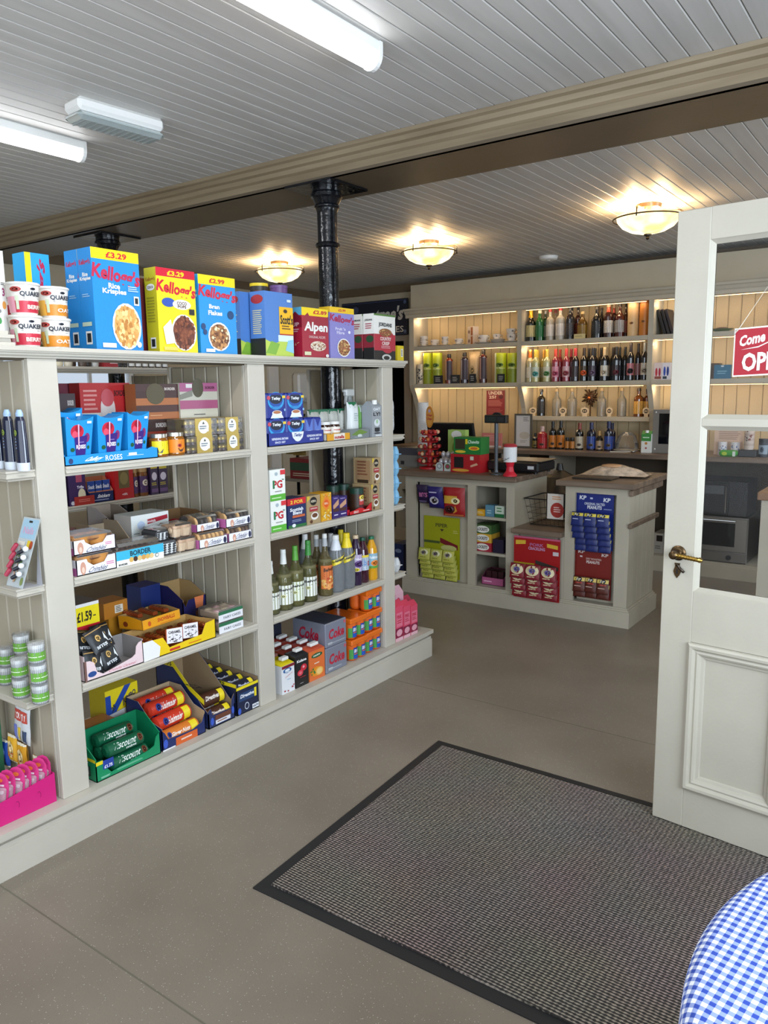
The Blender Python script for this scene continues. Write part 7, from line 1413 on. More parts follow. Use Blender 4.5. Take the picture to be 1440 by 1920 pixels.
# cubby contents
yc_ = YC+.05
for p0, p1, yt, z, col, fr, lb, d in ((891, 909, 955, CS1, 'd8a024', [('l', .1, .3, .9, .7, 2, 'e8d8a0')], 'flat yellow sweet packet on the upper cubby shelf', .05), (910, 926, 947, CS1, '5a8aa0', [('l', .2, .2, .8, .6, 2, 'a8c8d0')], 'rounded blue packet in the upper cubby', .05), (928, 945, 949, CS1, 'c8d4c4', [('r', 0, 0, 1, .3, '1f6a3a'), ('l', .2, .4, .8, .9, 2, '5a8a5a')], 'white and green packet in the upper cubby', .05)):
    yb('sweet_packet', lb, 'sweets', p0, p1, yt, z+.0005, yc_, d, col, fr)
hh = (slv(2, 'y', 985, (-2.4, yc_, 0))-CS2)/3
for k, (c1, lb) in enumerate((('a8283a', 'bottom red'), ('d8a83a', 'middle amber'), ('4a6a3a', 'top green'))):
    q = pY(yc_, CS2+.0005, 891, 921); carton('lozenge_box', 'small lozenge box with white oval, %s of three in the cubby' % lb, 'sweets', (q[0][:2]+(CS2+.0005+k*hh,), q[1], hh-.0006), .12, c1, [('e', .45, .5, .42, .40, 'eceae2'), ('t', 'LOCKETS', .45, .5, .62, .36, '2a2a30', .1, 1)], [], rz=0)
q = pY(yc_, CS2+.0005, 924, 944); carton('lozenge_box', 'dark purple box beside the three lozenge boxes', 'sweets', (q[0], q[1], .09), .1, '241c34', [], [], rz=0)
q = pY(yc_+.03, PT-.028, 903, 944); o = traymb(q[1], .14, .05, .09, 'b05a84', inn='5a2a3a', fr=[('l', .1, .3, .5, .6, 1, 'e8b8d0')]).obj('display_tray', None, (q[0][0], q[0][1], .1185), 0); tag(o, 'pink tray on the floor of the cubby', 'display tray')
for k in range(3): carton('sweet_packet', 'dark maroon packet in the pink cubby tray, %s' % ('left', 'middle', 'right')[k], 'sweets', ((q[0][0]-.045+.045*k, q[0][1]+.03, .122), .038, .085), .08, '3a1820', [], [], rz=0)
# wire basket on the low top
bx0, bx1 = Xe+.02, Xf-.012; t = thing('wire_basket', 'black wire basket on the low wooden top', 'basket', ((bx0+bx1)/2, 4.56, .5425)); W = bx1-bx0; zt_ = slv(2, 'y', 934, (bx0, 4.56, 0))-.5425
def rr_(k, z): return [(-W/2+k, -.0+k, z), (W/2-k, k, z), (W/2-k, .30-k, z), (-W/2+k, .30-k, z)]
MB().tube(rr_(0, zt_), .004, BLACKP, 6, True).obj('rim', t); MB().tube(rr_(.03, .004), .003, BLACKP, 6, True).obj('base_ring', t)
wm = MB(); nW = 9
for i in range(nW+1):
    u = i/nW; wm.tube([(-W/2+u*W, 0, zt_), (-W/2+.03+u*(W-.06), .03, .004), (-W/2+.03+u*(W-.06), .27, .004), (-W/2+u*W, .30, zt_)], .0012, BLACKP, 4)
for z in (.04, .08, .12): k = .03*(1-z/zt_); wm.tube(rr_(k, z), .0012, BLACKP, 4, True)
wm.obj('wires', t)['kind'] = 'stuff'
q = pY(4.545, .56, 1026, 1056, 922); o = carton('price_card', 'white card with a red circle hung on the wire basket', 'card', ((q[0][0]-.002, 4.545, .60), q[1], .16), .002, 'ddd5cc', [('e', .62, .36, .42, .30, 'a8342c'), ('l', .4, .25, .85, .5, 3, 'e8c8c0'), ('l', .3, .75, .9, .92, 2, 'd89a6a')], [], rz=0)
# bread in bags and a dark tray on the pedestal top
q = pY(4.62, ZC, 1086, 1158); o = MB().box(-q[1]/2, 0, 0, q[1]/2, .16, .012, '3a3028', .004).obj('serving_tray', None, (q[0][0], 4.50, ZC), 0); tag(o, 'dark flat tray under the wrapped bread', 'tray')
bx = cx(1150, ZC, 4.72)
o = MB()
vs = []; nx_, ny_ = 16, 10
for j in range(ny_+1):
    for i in range(nx_+1):
        u, v = i/nx_*2-1, j/ny_*2-1; rr = min(1, math.sqrt(u*u+v*v)); vs.append((u*.20, v*.11, max(.0, .055*(1-rr**2.5))+.006*math.sin(9*u+4*v)*(1-rr)+.004*math.sin(17*v-8*u)*(1-rr)))
BRD = paint('bread_wrap', 'cdbba8', .2, .5, 22, .4)
o.add(vs+[(x, y, -.0001) for x, y, z in vs], [(j*(nx_+1)+i, j*(nx_+1)+i+1, (j+1)*(nx_+1)+i+1, (j+1)*(nx_+1)+i) for j in range(ny_) for i in range(nx_)], BRD, True)
o = o.obj('wrapped_bread', None, (bx, 4.76, ZC+.013), .12); tag(o, 'crinkled wrapped pack of flat bread on the pedestal top', 'bread')
MB().ball((-.02, -.01, .052), .07, .045, .012, 'c89a70', 14, 6).obj('bread_roll', o)

# ================================================================ BACK BAR GOODS
S1, S2, S3, S0 = 1.8185, 1.4685, 1.1725, .9060
def bb(label, pc, p_half, yt, z, y, prof, mat, cap, capz=.93, lab=None, lz=(.1, .45), ops=(), cat='bottle', neck=None, grp=None, name='bottle'):
    x = slv(0, 'x', pc, (0, y, z)); x2 = slv(0, 'x', pc+p_half, (0, y, z)); H = slv(2, 'y', yt, (x, y, 0))-z
    H = min(H, .272 if z > 1.7 else .30 if z > 1.4 else .235 if z > 1.1 else .255)
    return bottle(label, (x, y, z), H, x2-x, prof, mat, K(cap, .35), capz, lab, lz, ops, .28, name, grp, neck, 2.6, cat)
SP = [(.001, 0), (.96, 0), (1, .01), (1, .62), (.94, .68), (.42, .76), (.36, .80), (.36, .90)]
BO = [(.001, 0), (.96, 0), (1, .01), (1, .54), (.90, .62), (.55, .70), (.36, .78), (.34, .90)]
def DG(h): return K(h, .08, 0, .8)
KX = [('cup', 0)]
# row 1, second bay: spirits
row = [(991, 8.5, 574, 'BO', '1a1812', 'e0b01c', 'd8c88a', 'dark sparkling wine bottle with gold foil at the left of the spirits row', ('n', 'd8a020')),
 (1011.5, 7.5, 582, 'SP', '1d5a2c', 'd8d0b0', '1d6a38', 'bright green gin bottle next to the sparkling wine', 0), (1022, 5, 583, 'SP', '24482c', 'd8d8d0', 'b8c0b0', 'second green gin bottle half hidden', 0),
 (1031, 7, 579, 'SP', 'a8a090', 'b82a2c', 'e0d8d0', 'clear gin bottle with red and white label, left', 0), (1041, 6, 581, 'SP', '8a7a6a', '8a2c2c', 'c8b8a8', 'brown capped clear bottle between the two red capped gins', 0), (1050, 8, 571, 'SP', 'a8a49a', 'c8202c', 'dcd4cc', 'clear gin bottle with a bright red cap', 0),
 (1068, 7.5, 574, 'SP', '1c1a20', '1a1a1c', '3a3438', 'black label whiskey bottle left of the dark red ones', 0), (1076, 5.5, 575, 'SP', '3a1418', '1c1618', '5a1c20', 'dark red bottle with black cap', 0), (1083, 5.5, 576, 'SP', '3a1814', '1c1814', '6a2a1c', 'second dark red bottle with black cap', 0),
 (1091.5, 9, 584, 'BO', '5a4014', 'b09a6a', '8a6a1c', 'round amber and green liqueur bottle behind the price card', 0),
 (1118, 9.5, 575, 'BO', '101216', '2c2420', '23262a', 'squat black bottle in the middle of the spirits row', 0), (1127, 6, 577, 'BO', '141418', '3a2c24', '2a2c30', 'black bottle behind the squat black one', 0),
 (1140, 8.5, 569, 'SP', '3a1a12', 'd8b890', 'e0d8cc', 'brown rum bottle with a white figure label', ('n', 'b84a34')), (1150, 6, 571, 'SP', '3a1410', 'c8a880', 'b8a898', 'brown rum bottle behind the white labelled one', ('n', 'a03a2c')),
 (1161, 8.5, 569, 'BO', '4a1c14', '1c1410', 'a8a8a8', 'dark red round shouldered bottle with grey oval label', 0), (1172, 5, 570, 'BO', '3a1610', '1c1410', '8a3a24', 'dark bottle beside the cream tube', 0)]
for pc, hw, yt, pf, gl, cp_, lc, lb, nk in row:
    y = 6.39 if hw > 6.5 else 6.47
    bb(lb, pc, hw, yt, S1, y, SP if pf == 'SP' else BO, DG(gl), cp_, .90, lc, (.14, .50), [('l', .25, .2, .8, .8, 3, '5a504a' if lc > '9' else 'a8a098')], neck=(.50, .74, .36, .90, K(nk[1], .3, .3)) if nk else None)
for pc, hw, yt, c_, lb in ((1186, 10, 569, 'd8b888', 'tall cream gift tube at the right of the spirits row'), (1207.5, 9.5, 562, 'b8742c', 'tall amber gift tube against the upright')):
    x = slv(0, 'x', pc, (0, 6.40, S1)); r_ = slv(0, 'x', pc+hw, (0, 6.40, S1))-x; H = slv(2, 'y', yt, (x, 6.40, 0))-S1
    o = MB().cyl(r_, 0, H-.03, c_, 20).obj('gift_tube', None, (x, 6.40, S1), 0); tag(o, lb, 'gift tube'); MB().cyl(r_*1.02, H-.03, H, 'e0c090' if c_[0] == 'd' else '9a5a24', 20).obj('lid', o); MB().prn(cylf(r_, H*.1, H*.7, 2), [('l', .3, .1, .7, .9, 8, 'a8865a'), ('e', .5, .5, .2, .06, '8a5a2c')], True, 1).obj('label', o)
yb('price_card', 'cream price card leaning in front of the amber liqueur', 'card', 1076, 1097, 626, S1, 6.325, .003, 'd8c890', [('l', .1, .3, .9, .7, 2, '9a8a5a')])
# row 2, wines
WN = [(988, 'b8b08a', 'd86a24', 'd8d4c4', '#', 'pale wine with an orange capsule, first of the wine row'), (1004, 'b0b07a', 'd8c040', 'c8d8d0', '2a8a8a', 'white wine with a turquoise label'), (1012, 'b0a05a', 'd8b83a', 'b8b08a', 0, 'white wine half hidden behind the turquoise labelled one'), (1018, 'a89a5a', 'd8a030', 'a8a88a', 0, 'golden wine behind the green labelled one'), (1025, 'b8b888', 'd8c050', 'd8d8c8', '3a7a34', 'white wine with a green and white label'),
 (1041, '8a2a3a', 'c84030', 'd89ab0', 'a83a5a', 'rose wine with a pink splash label'), (1049, '9a2a38', 'c8402c', 'b84a5a', 0, 'red topped rose behind the pink splash label'), (1061, '8a3040', 'c83a3a', 'd8b8c0', '8a2a3a', 'rose wine with a square pale label and red capsule'), (1070, '5a1424', 'b8303a', '7a2434', 0, 'dark rose bottle with red capsule'), (1078, '1c1218', 'b82c34', '3a3034', 0, 'black wine bottle with red capsule'),
 (1094, '15120e', '2c1c10', '3a2c14', 'c8501c', 'black wine bottle with an orange band'), (1103, '141216', '1c1a1e', '24222a', 0, 'first black bottle right of the orange band'), (1110, '14131c', '1a1a24', '3a3040', '5a4a6a', 'black bottle with a violet tinted label'), (1119, '121216', '16161a', '22222a', 0, 'black bottle left of the white labelled red wine, nearer'), (1126, '121216', '1a181c', '201f26', 0, 'black bottle touching the white labelled red wine'),
 (1132, '14100e', 'c8b08a', 'dcd8cc', 'b8b0a0', 'red wine with a large white label and pale capsule'), (1141, '1a1412', '8a7a5a', 'a89a88', 0, 'red wine with a tan label behind the white one'), (1148, '141214', '2a2020', '3a3030', 0, 'dark bottle in the right half of the wine row'), (1154, '121218', '1a1a1e', '2a1c24', '5a1c2c', 'dark bottle with a thin red strip on its label'), (1162, '101014', '121214', '16161c', 0, 'very dark bottle, left of a pair without labels'), (1169, '101014', '121214', '16161c', 0, 'very dark bottle, right of a pair without labels'),
 (1181, '14141a', '22161a', 'c87a84', '14141a', 'dark sparkling bottle with a round pink label'), (1195, '16141a', '1c1416', '9a6a70', 0, 'dark sparkling bottle with a dusky pink label'), (1207, '141216', '8a9094', 'c8c4b8', '9a9488', 'sparkling bottle with white label beside the upright')]
for i, (pc, gl, cp_, lc, l2, lb) in enumerate(WN):
    fr_ = lc and (l2 or True) and i in (0, 1, 4, 5, 7, 9, 10, 12, 15, 18, 21, 23)
    y = 6.385 if fr_ else 6.47; yt = 656 + (0 if fr_ else 1) - (pc-988)*.035 - (6 if i > 20 else 0)
    ops = [('l', .2, .5, .8, .8, 2, '6a6058')]
    if l2 and l2 != '#': ops.append(('e', .5, .35, .34, .24, l2))
    sparkling = i > 20
    bb(lb, pc, 6.6 if fr_ else 5.6, yt, S2, y, WINE, DG(gl), cp_, .93, lc, (.14, .46), ops, neck=(.46, .74, .41, .93, K(cp_, .4)))
# row 3
for i, (pc, hw, yt, gl, cp_, lc, lb, tr_) in enumerate(((1014.5, 7.5, 730, '1c1612', '1a1616', '2a2624', 'dark whiskey bottle on the lowest lit shelf', 0), (1043.5, 8, 727, 0, 'b89a6a', None, 'clear decanter style bottle, first from the left', 1), (1072, 8.5, 726, 0, 'b89a6a', None, 'clear decanter style bottle, second from the left', 1), (1127, 8.5, 725, 0, 'b89a6a', None, 'clear decanter style bottle right of the dark bow', 1), (1165, 8.5, 725, 0, 'b89a6a', None, 'clear decanter style bottle near the right end', 1), (1197, 9, 728, '6a3a14', '3a2a1c', 'd8a850', 'amber whiskey bottle with gold label at the right end', 0), (1212, 6, 729, '5a3012', '2a1c14', 'c89a4a', 'amber whiskey bottle behind the gold labelled one', 0))):
    y = 6.47 if i != 6 else 6.50
    bb(lb, pc, hw, yt, S3, y, BO if tr_ else SP, TG('c8c4b8', .22) if tr_ else DG(gl), cp_, .90, lc, (.10, .55), [('l', .2, .2, .8, .8, 3, '8a8478')])
for pc, w_, lb in ((999, 6.5, 'leftmost'), (1055, 6.5, 'second'), (1096, 7.5, 'middle'), (1142, 6, 'fourth'), (1211, 6.5, 'rightmost')):
    q = pY(6.43, S3, pc-w_, pc+w_, 762); w, h = q[1], q[2]; mb = MB()
    pts = [(-w*.3, 0), (w*.3, 0), (w*.28, h*.22), (w*.5, h*.35), (w*.5, h*.72), (w*.3, h*.86), (w*.08, h*.88), (0, h), (-w*.08, h*.88), (-w*.3, h*.86), (-w*.5, h*.72), (-w*.5, h*.35), (-w*.28, h*.22)]
    mb.prism(pts, 1, 0, .008, 'd8c4a4'); mb.prn(front(w, h), [('e', .5, .54, .32, .2, '2a241e'), ('e', .38, .54, .09, .1, 'c8b494'), ('e', .62, .54, .09, .1, 'c8b494')])
    o = mb.obj('price_holder', None, q[0], 0); tag(o, 'small shaped cream price holder on the lowest lit shelf, %s' % lb, 'price holder')
x = slv(0, 'x', 1106, (0, 6.48, S3)); t = thing('ribbon_bow', 'dark brown ribbon bow decoration between the clear bottles', 'decoration', (x, 6.485, S3))
MB().tube([(0, 0, 0), (.0, 0, .14)], .006, '4a3018', 8).obj('stem', t); rbn = K('4a2e18', .3, .3); g = MB()
for i in range(14):
    a = 2*PI*i/14; c_, s_ = math.cos(a), math.sin(a); rr = .055+.012*(i % 3)
    g.tube([(0, 0, .16), (rr*c_*.6, -.015, .16+rr*s_*.7+.008), (rr*c_, -.004, .16+rr*s_), (rr*c_*.6+.004, .01, .16+rr*s_*.6-.006), (0, .002, .16)], .006, rbn, 6)
g.obj('loops', t); MB().ball((-.005, -.022, .155), .016, .012, .016, K('b0602c', .25, .6), 10, 6).obj('bauble', t)
# on the back worktop
W0 = [(1000, 5, 812, '14120f', '1a1814', '8a7a3a', 'small black bottle with gold seal on the back worktop', 'SP'), (1016.5, 9, 799, 'a81c24', 'c8a8a0', 'b82a2e', 'flat shouldered red bottle on the back worktop', 'SP'),
 (1036, 6.8, 790, '16130f', '1c1a18', 'e0842c', 'dark bottle with orange label, left of a pair', 'WI'), (1051, 7, 789, '16130f', '1c1a18', 'e0842c', 'dark bottle with orange label, right of a pair', 'WI'), (1086, 7.2, 793, '12100e', '8a3a2c', 'd8ccb4', 'black beer bottle with a cream oval label', 'WI'), (1108, 8.2, 792, '12142a', '1c2450', '2c4aa0', 'dark bottle with a blue label, left', 'WI'), (1123.5, 6.5, 808, '1c140e', 'c8a060', 'b89a7a', 'short brown cream liqueur bottle between the blue labels', 'BO'), (1140.5, 8.2, 790, '12142a', '1c2450', '2a4698', 'dark bottle with a blue label, right', 'WI'), (1152, 6, 793, '12142a', '1a2044', '22387a', 'dark bottle half hidden behind the right blue label', 'WI')]
for pc, hw, yt, gl, cp_, lc, lb, pf in W0:
    bb(lb, pc, hw, yt, S0, 6.20 if pc != 1152 else 6.30, {'SP': SP, 'BO': BO, 'WI': WINE}[pf], DG(gl), cp_, .90, lc, (.06, .50), [('l', .2, .55, .8, .8, 2, '3a3430'), ('e', .5, .3, .2, .12, '4a3a2a')], neck=(.46, .76, .40, .90, K(cp_, .4)))
for pc, lb in ((1063.5, 'left'), (1072.5, 'right')):
    x = slv(0, 'x', pc, (0, 6.17, S0)); jar('honey_jar', 'tiny dark jar with orange label on the back worktop, %s' % lb, 0, 700, S0, .019, .10, 'b8742c', K('1c1a18', .4), [('l', .2, .3, .8, .6, 1, '4a3010')], '241a10'); o = [o for o in C.objects if o.name.startswith('honey_jar')][-1]; o.location = (x, 6.17, S0); o.rotation_euler = (0, 0, .28)
q = pY(6.12, S0, 1197.5, 1215.5, 808); gable('milk_carton', 'green and white milk carton at the right of the back worktop', 'carton', q[0], q[1], .07, q[2], 'e0e0da', [('r', 0, .62, 1, 1, '3a8a3c'), ('l', .15, .75, .85, .86, 1, 'd8ecd8'), ('e', .5, .5, .14, .07, 'c8843a'), ('e', .5, .25, .1, .05, 'a83a3a')], WHITEP, rz=0, tp='3a8a3c')
x = cx(1178, S0, 6.25); t = thing('cake_dome', 'clear glass dome on a plate beside the milk carton', 'cake dome', (x-.02, 6.27, S0)); MB().lathe([(.001, 0), (.10, 0), (.105, .008), (.001, .009)], 'c8c4bc', 24).obj('plate', t); MB().lathe([(.09, .0095), (.09, .06), (.07, .12), (.03, .15), (.001, .152)], CLEAR, 24).obj('dome', t)
t = thing('serving_ladle', 'small metal ladle lying on the back worktop edge', 'ladle', (cx(1165, S0, 6.03), 6.03, S0)); MB().tube([(-.09, 0, .006), (.02, .01, .006), (.07, .015, .01)], .004, 'c8c0b0', 6).obj('handle', t); MB().ball((.085, .016, .012), .018, .018, .01, STEEL, 10, 6).obj('bowl', t)
# first bay: cups
CUPM = K('e6e0d8', .2, 0, .5); cupP = None
def cup(label, x, y, z, s=1, saucer=True, rz=0):
    t = thing('tea_cup', label, 'cup', (x, y, z), rz, 'white cups on the top back shelf'); t.scale = (s, s, s)
    if saucer: MB().lathe([(.001, 0), (.03, 0), (.06, .009), (.062, .012), (.03, .005), (.001, .004)], CUPM, 20).obj('saucer', t)
    b_ = .006 if saucer else 0
    MB().lathe([(.001, b_), (.022, b_), (.024, b_+.006), (.036, b_+.028), (.041, b_+.055), (.038, b_+.055), (.033, b_+.028), (.001, b_+.010)], CUPM, 20).obj('bowl', t)
    MB().tube([(.038, 0, b_+.046), (.058, 0, b_+.044), (.058, 0, b_+.022), (.034, 0, b_+.016)], .0045, CUPM, 6).obj('handle', t)
    MB().prn(cylf(.039, b_+.022, b_+.05, 1.6), [('e', .4, .5, .12, .25, '8a8a90'), ('e', .6, .4, .08, .15, 'b89a8a')], True, 2).obj('printed_motif', t)
    return t
yq = 6.38
for pc, n_, sc_, lb in ((792, 2, .95, 'first pair at the left'), (813, 1, 1, 'second from the left'), (834, 2, .8, 'small stacked pair'), (860, 1, .95, 'just left of the little boxes'), (906, 1, 1.25, 'large one right of the little boxes')):
    x = clampX(yq, S1, slv(0, 'x', pc, (0, yq, S1)), .064*sc_)
    for j in range(n_): cup('white tea cup, %s%s' % (lb, (', lower' if j == 0 else ', upper') if n_ == 2 else ''), x, yq, S1+j*.050*sc_, sc_, j == 0, -.2)
x = slv(0, 'x', 933, (0, yq, S1)); t = thing('saucer_stack', 'stack of white saucers with a cup on top', 'saucers', (x, yq, S1))
for k in range(4): MB().lathe([(.001, k*.008), (.035, k*.008), (.068, k*.008+.009), (.07, k*.008+.011), (.035, k*.008+.004), (.001, k*.008+.004)], CUPM, 20).obj('saucer', t)
cup('white tea cup standing on the stack of saucers', x-.01, yq, S1+.0295, .9, False, .6)
x = slv(0, 'x', 958, (0, yq, S1)); cup('white tea cup, rightmost, lower', x, yq, S1, 1.15, True, .4); cup('white tea cup, rightmost, tipped on the lower one', x, yq, S1+.0585, 1.1, False, .9)
for k in range(2):
    q = pY(6.37, S1, 871, 892, 612); carton('tea_box', 'small orange and white box, %s of two between the cups' % ('lower', 'upper')[k], 'carton', (q[0][:2]+(S1+k*q[2]/2,), q[1]*.62, q[2]/2-.0006), .07, 'd8c8b8', [('r', .62, 0, 1, .9, 'a8602c'), ('e', .3, .4, .2, .2, '8a6a5a')], [], rz=-.35)
# first bay: second shelf
q = pY(6.36, S2, 788, 803, 665)
for (a, c), lb in (((788, 803), 'first from the left'), ((809.5, 825), 'second from the left'), ((926, 946), 'third, with pale left half'), ((949, 968), 'fourth, against the upright')):
    q = pY(6.36, S2, a, c, 662); x, w, H = q[0][0], q[1], q[2]
    o = MB().cyl(w/2, 0, H, 'b5c422', 18).obj('tea_tin', None, (x, 6.39, S2), 0); tag(o, 'tall lime green tin on the middle back shelf, %s' % lb, 'tin')
    MB().prn(cylf(w/2, 0, H, 2.6), [('r', 0, 0, 1, .48, '8a9a24'), ('e', .55, .60, .28, .07, '4a6a1c'), ('e', .5, .5, .16, .04, 'c8d88a'), ('r', 0, .47, 1, .50, 'd0dc8a')]+([('r', 0, .0, .35, 1, 'c8d8c0')] if a == 926 else []), True, 1).obj('label', o)
for pc, hw, yt, gl, lc, lb in ((842, 6.5, 664, '7a3014', 'c8a890', 'amber syrup bottle with black cap'), (871, 6.5, 661, '2a1a28', 'b8b0b8', 'dark syrup bottle left of the cream bag'), (906, 6.5, 656, '4a1c1c', 'b89a90', 'dark red syrup bottle right of the cream bag')):
    bb(lb, pc, hw, yt, S2, 6.38, [(.001, 0), (.96, 0), (1, .01), (1, .78), (.9, .82), (.5, .85), (.45, .88)], DG(gl), '181414', .88, lc, (.12, .76), [('r', .35, 0, .9, 1, '3a2a34'), ('r', .1, 0, .16, 1, '5a3a34')])
q = pY(6.42, S2, 878, 899, 658); o = bagmb(q[1], q[2]*.98, .06, 'cdb48e', [('e', .45, .4, .2, .15, 'a8926a'), ('r', .2, .05, .8, .2, '3a3028')]).obj('coffee_bag', None, (q[0][0], 6.43, S2), 0); tag(o, 'cream coffee bag between two dark syrup bottles', 'bag')
for a, c, yt, lb in ((813, 830, 704, 'in front of the second lime tin'), (845, 862, 703, 'right of the amber syrup'), (880, 892, 701, 'in front of the cream bag'), (932, 946, 701, 'in front of the third lime tin')):
    yb('price_card', 'small black chalk card %s' % lb, 'card', a, c, yt, S2, 6.325, .004, '1c1d22', [('l', .2, .2, .8, .8, 3, 'a8a8a4')])
x = clampX(6.36, S2, slv(0, 'x', 780.5, (0, 6.34, S2)), .031); o = MB().cyl(.030, 0, slv(2, 'y', 683, (x, 6.34, 0))-S2, 'c8bca8', 18).obj('patterned_jar', None, (x, 6.36, S2), 0); tag(o, 'black and cream speckled jar at the far left of the middle back shelf', 'jar')
MB().prn(cylf(.030, .004, .15, 3.4), [('d', .5, .5, .5, .48, 70, .07, ['1c1a18', '2a2622', 'e0d8c8'])], False, 1).obj('speckles', o)
# poster, menu stand, leaflet
q = pY(6.545, 1.2, 912, 946); z1 = slv(2, 'y', 732, (q[0][0], 6.545, 0)); z0 = slv(2, 'y', 780, (q[0][0], 6.545, 0))
o = MB().box(-q[1]/2, 0, 0, q[1]/2, .002, z1-z0, '8a2c30').prn(front(q[1], z1-z0), [('t', 'UNDER', .5, .90, .78, .14, 'e8d0bc', 0, 1), ('t', '25?', .34, .74, .4, .12, 'e8d0bc', 0, 1), ('e', .80, .74, .12, .07, '5a1c24'), ('l', .1, .38, .9, .62, 6, 'c87a70'), ('l', .1, .08, .9, .3, 4, 'a85a54')]).obj('age_poster', None, (q[0][0], 6.545, z0), 0); tag(o, 'dark red UNDER 25? notice on the back boards', 'poster')
q = pY(6.16, S0, 950, 982, 776); t = thing('menu_stand', 'grey framed pale menu board on the back worktop', 'menu board', (q[0][0], 6.18, S0)); w, h = q[1], q[2]
for b_ in ((-w/2, 0, 0, w/2, .015, .015), (-w/2, 0, h-.015, w/2, .015, h), (-w/2, 0, .015, -w/2+.015, .015, h-.015), (w/2-.015, 0, .015, w/2, .015, h-.015)): MB().box(*b_, '5c564e').obj('frame', t)
MB().box(-w/2+.015, .006, .015, w/2-.015, .01, h-.015, 'd8d4d2').prn(lambda u, v, e: (-w/2+.015+u*(w-.03), .0055-e, .015+v*(h-.03)), [('l', .5, .8, .9, .95, 3, '8a8890'), ('e', .6, .35, .36, .12, 'c8beb0'), ('l', .3, .1, .8, .2, 2, 'a8a49c')]).obj('sheet', t)
q = pY(6.12, S0, 903, 940, 812); o = carton('leaflet_holder', 'pink leaflet in a clear holder on the back worktop', 'leaflet', q, .02, 'c87a74', [('l', .1, .4, .8, .85, 4, 'e0a8a0'), ('r', 0, 0, 1, .12, 'd8d0cc')], [], rz=0)
# third bay
for k, dx in enumerate((0, .03, .06)):
    x = slv(0, 'x', 1232, (0, 6.38, S1)); o = MB().box(0, 0, 0, .022, .17, .20, ('15161c', '1c1a22', '24202a')[k], .002).prn(lambda u, v, e: (-e, u*.17, v*.20), [('e', .4, .8, .3, .14, '8a8aa8'), ('e', .5, .65, .12, .06, 'b85a6a')]).obj('leaning_book', None, (x+dx, 6.36, S1+.001), 0); o.rotation_euler = (0, .0 if False else -.32, 0); o.location.x += .055; tag(o, 'dark book leaning on the upper right shelf, %s' % ('leftmost', 'middle', 'rightmost')[k], 'book')
for p0, p1, c_, fr_, lb in ((1221, 1236, 'd8c8c8', [('e', .3, .45, .14, .25, 'b82a3a'), ('e', .7, .45, .14, .25, 'a82a4a'), ('r', .1, .05, .9, .2, '8a4a3a')], 'small white box with red bottles printed on it'), (1237, 1252, 'd8d8e4', [('e', .3, .5, .14, .28, '2a4ab0'), ('e', .7, .5, .14, .28, '1f3a8a'), ('r', .1, .05, .6, .2, '2a3a4a')], 'small white box with blue bottles printed on it')):
    yb('gift_box', lb, 'carton', p0, p1, 680, S2, 6.36, .08, c_, fr_)
yb('gift_box', 'brown carton on the middle shelf seen through the door glass', 'carton', 1331, 1347, 681, S2, 6.38, .10, '4a3c30', []); yb('gift_box', 'blue carton on the middle shelf seen through the door glass', 'carton', 1338, 1369, 684, S2, 6.34, .035, '2a6a8a', [('l', .2, .3, .8, .6, 2, '7ab0c8'), ('e', .5, .9, .1, .06, 'c8d8e0')])
x = slv(0, 'x', 1352, (0, 6.38, S1)); t = thing('serving_dish', 'green rimmed oval dish on the upper shelf seen through the door glass', 'dish', (x, 6.40, S1)); MB().lathe([(.001, 0), (.04, 0), (.08, .02), (.085, .022), (.04, .006), (.001, .005)], '6a7a4a', 20).obj('dish', t); MB().ball((0, 0, .022), .05, .04, .014, '6a4a4a', 12, 6).obj('contents', t)
# glass fronted cabinet on the worktop
q = pY(6.15, S0, 1222, 1290, 768); t = thing('glass_cabinet', 'grey countertop cabinet with a dark glass front beside the door edge', 'cabinet', q[0]); w, h = q[1], q[2]
MB().box(-w/2, .012, 0, w/2, .34, h, '6e6a64').obj('body', t); 
for b_ in ((-w/2, 0, 0, -w/2+.045, .012, h), (w/2-.045, 0, 0, w/2, .012, h), (-w/2+.045, 0, 0, w/2-.045, .012, .07), (-w/2+.045, 0, h-.03, w/2-.045, .012, h)): MB().box(*b_, '78736c').obj('frame', t)
MB().box(-w/2+.045, .003, .07, w/2-.045, .0118, h-.03, K('0e1014', .05)).obj('dark_glass', t)
for zz in (.03, h-.02): MB().cyl(.006, zz-.006, zz+.006, 'c8c4bc', 8, (-w/2+.022, -.003)).obj('knob', t)
# seen through the lower glass: counter items
q = pY(6.20, S0, 1338, 1392, 806); t = thing('recipe_card', 'cream notice card standing on the back worktop behind the door glass', 'card', q[0]); MB().box(-q[1]/2, 0, 0, q[1]/2, .003, q[2], 'dcbfa8').prn(front(q[1], q[2]), [('l', .15, .6, .9, .95, 5, 'a88a7a')]).obj('sheet', t); MB().box(-.05, .004, 0, .05, .05, .01, 'c8b8a8').obj('foot', t)
for pc, lb in ((1354, 'left'), (1378, 'right')):
    x = slv(0, 'x', pc, (0, 6.15, S0)); o = MB().cyl(.032, 0, .10, 'dcd8dc', 16).obj('storage_pot', None, (x, 6.15, S0), 0); tag(o, 'white patterned pot in front of the cream notice, %s one' % lb, 'pot'); MB().prn(cylf(.032, .01, .09, 2.4), [('d', .5, .5, .45, .4, 14, .06, ['5a7ab0', '7a5a6a'])], False, 1).obj('pattern', o)
x = slv(0, 'x', 1366, (0, 6.06, S0)); o = MB().box(-.06, 0, 0, .06, .08, .045, '3a9a34', .014).prn(lambda u, v, e: (-.06+.12*u, -e, .045*v), [('e', .35, .5, .16, .3, 'a8c83a'), ('r', .82, .1, .98, .9, 'e0e8e0')], k0=2).obj('wipes_pack', None, (x, 6.02, S0), -.1); tag(o, 'green wipes pack at the edge of the back worktop', 'pack')
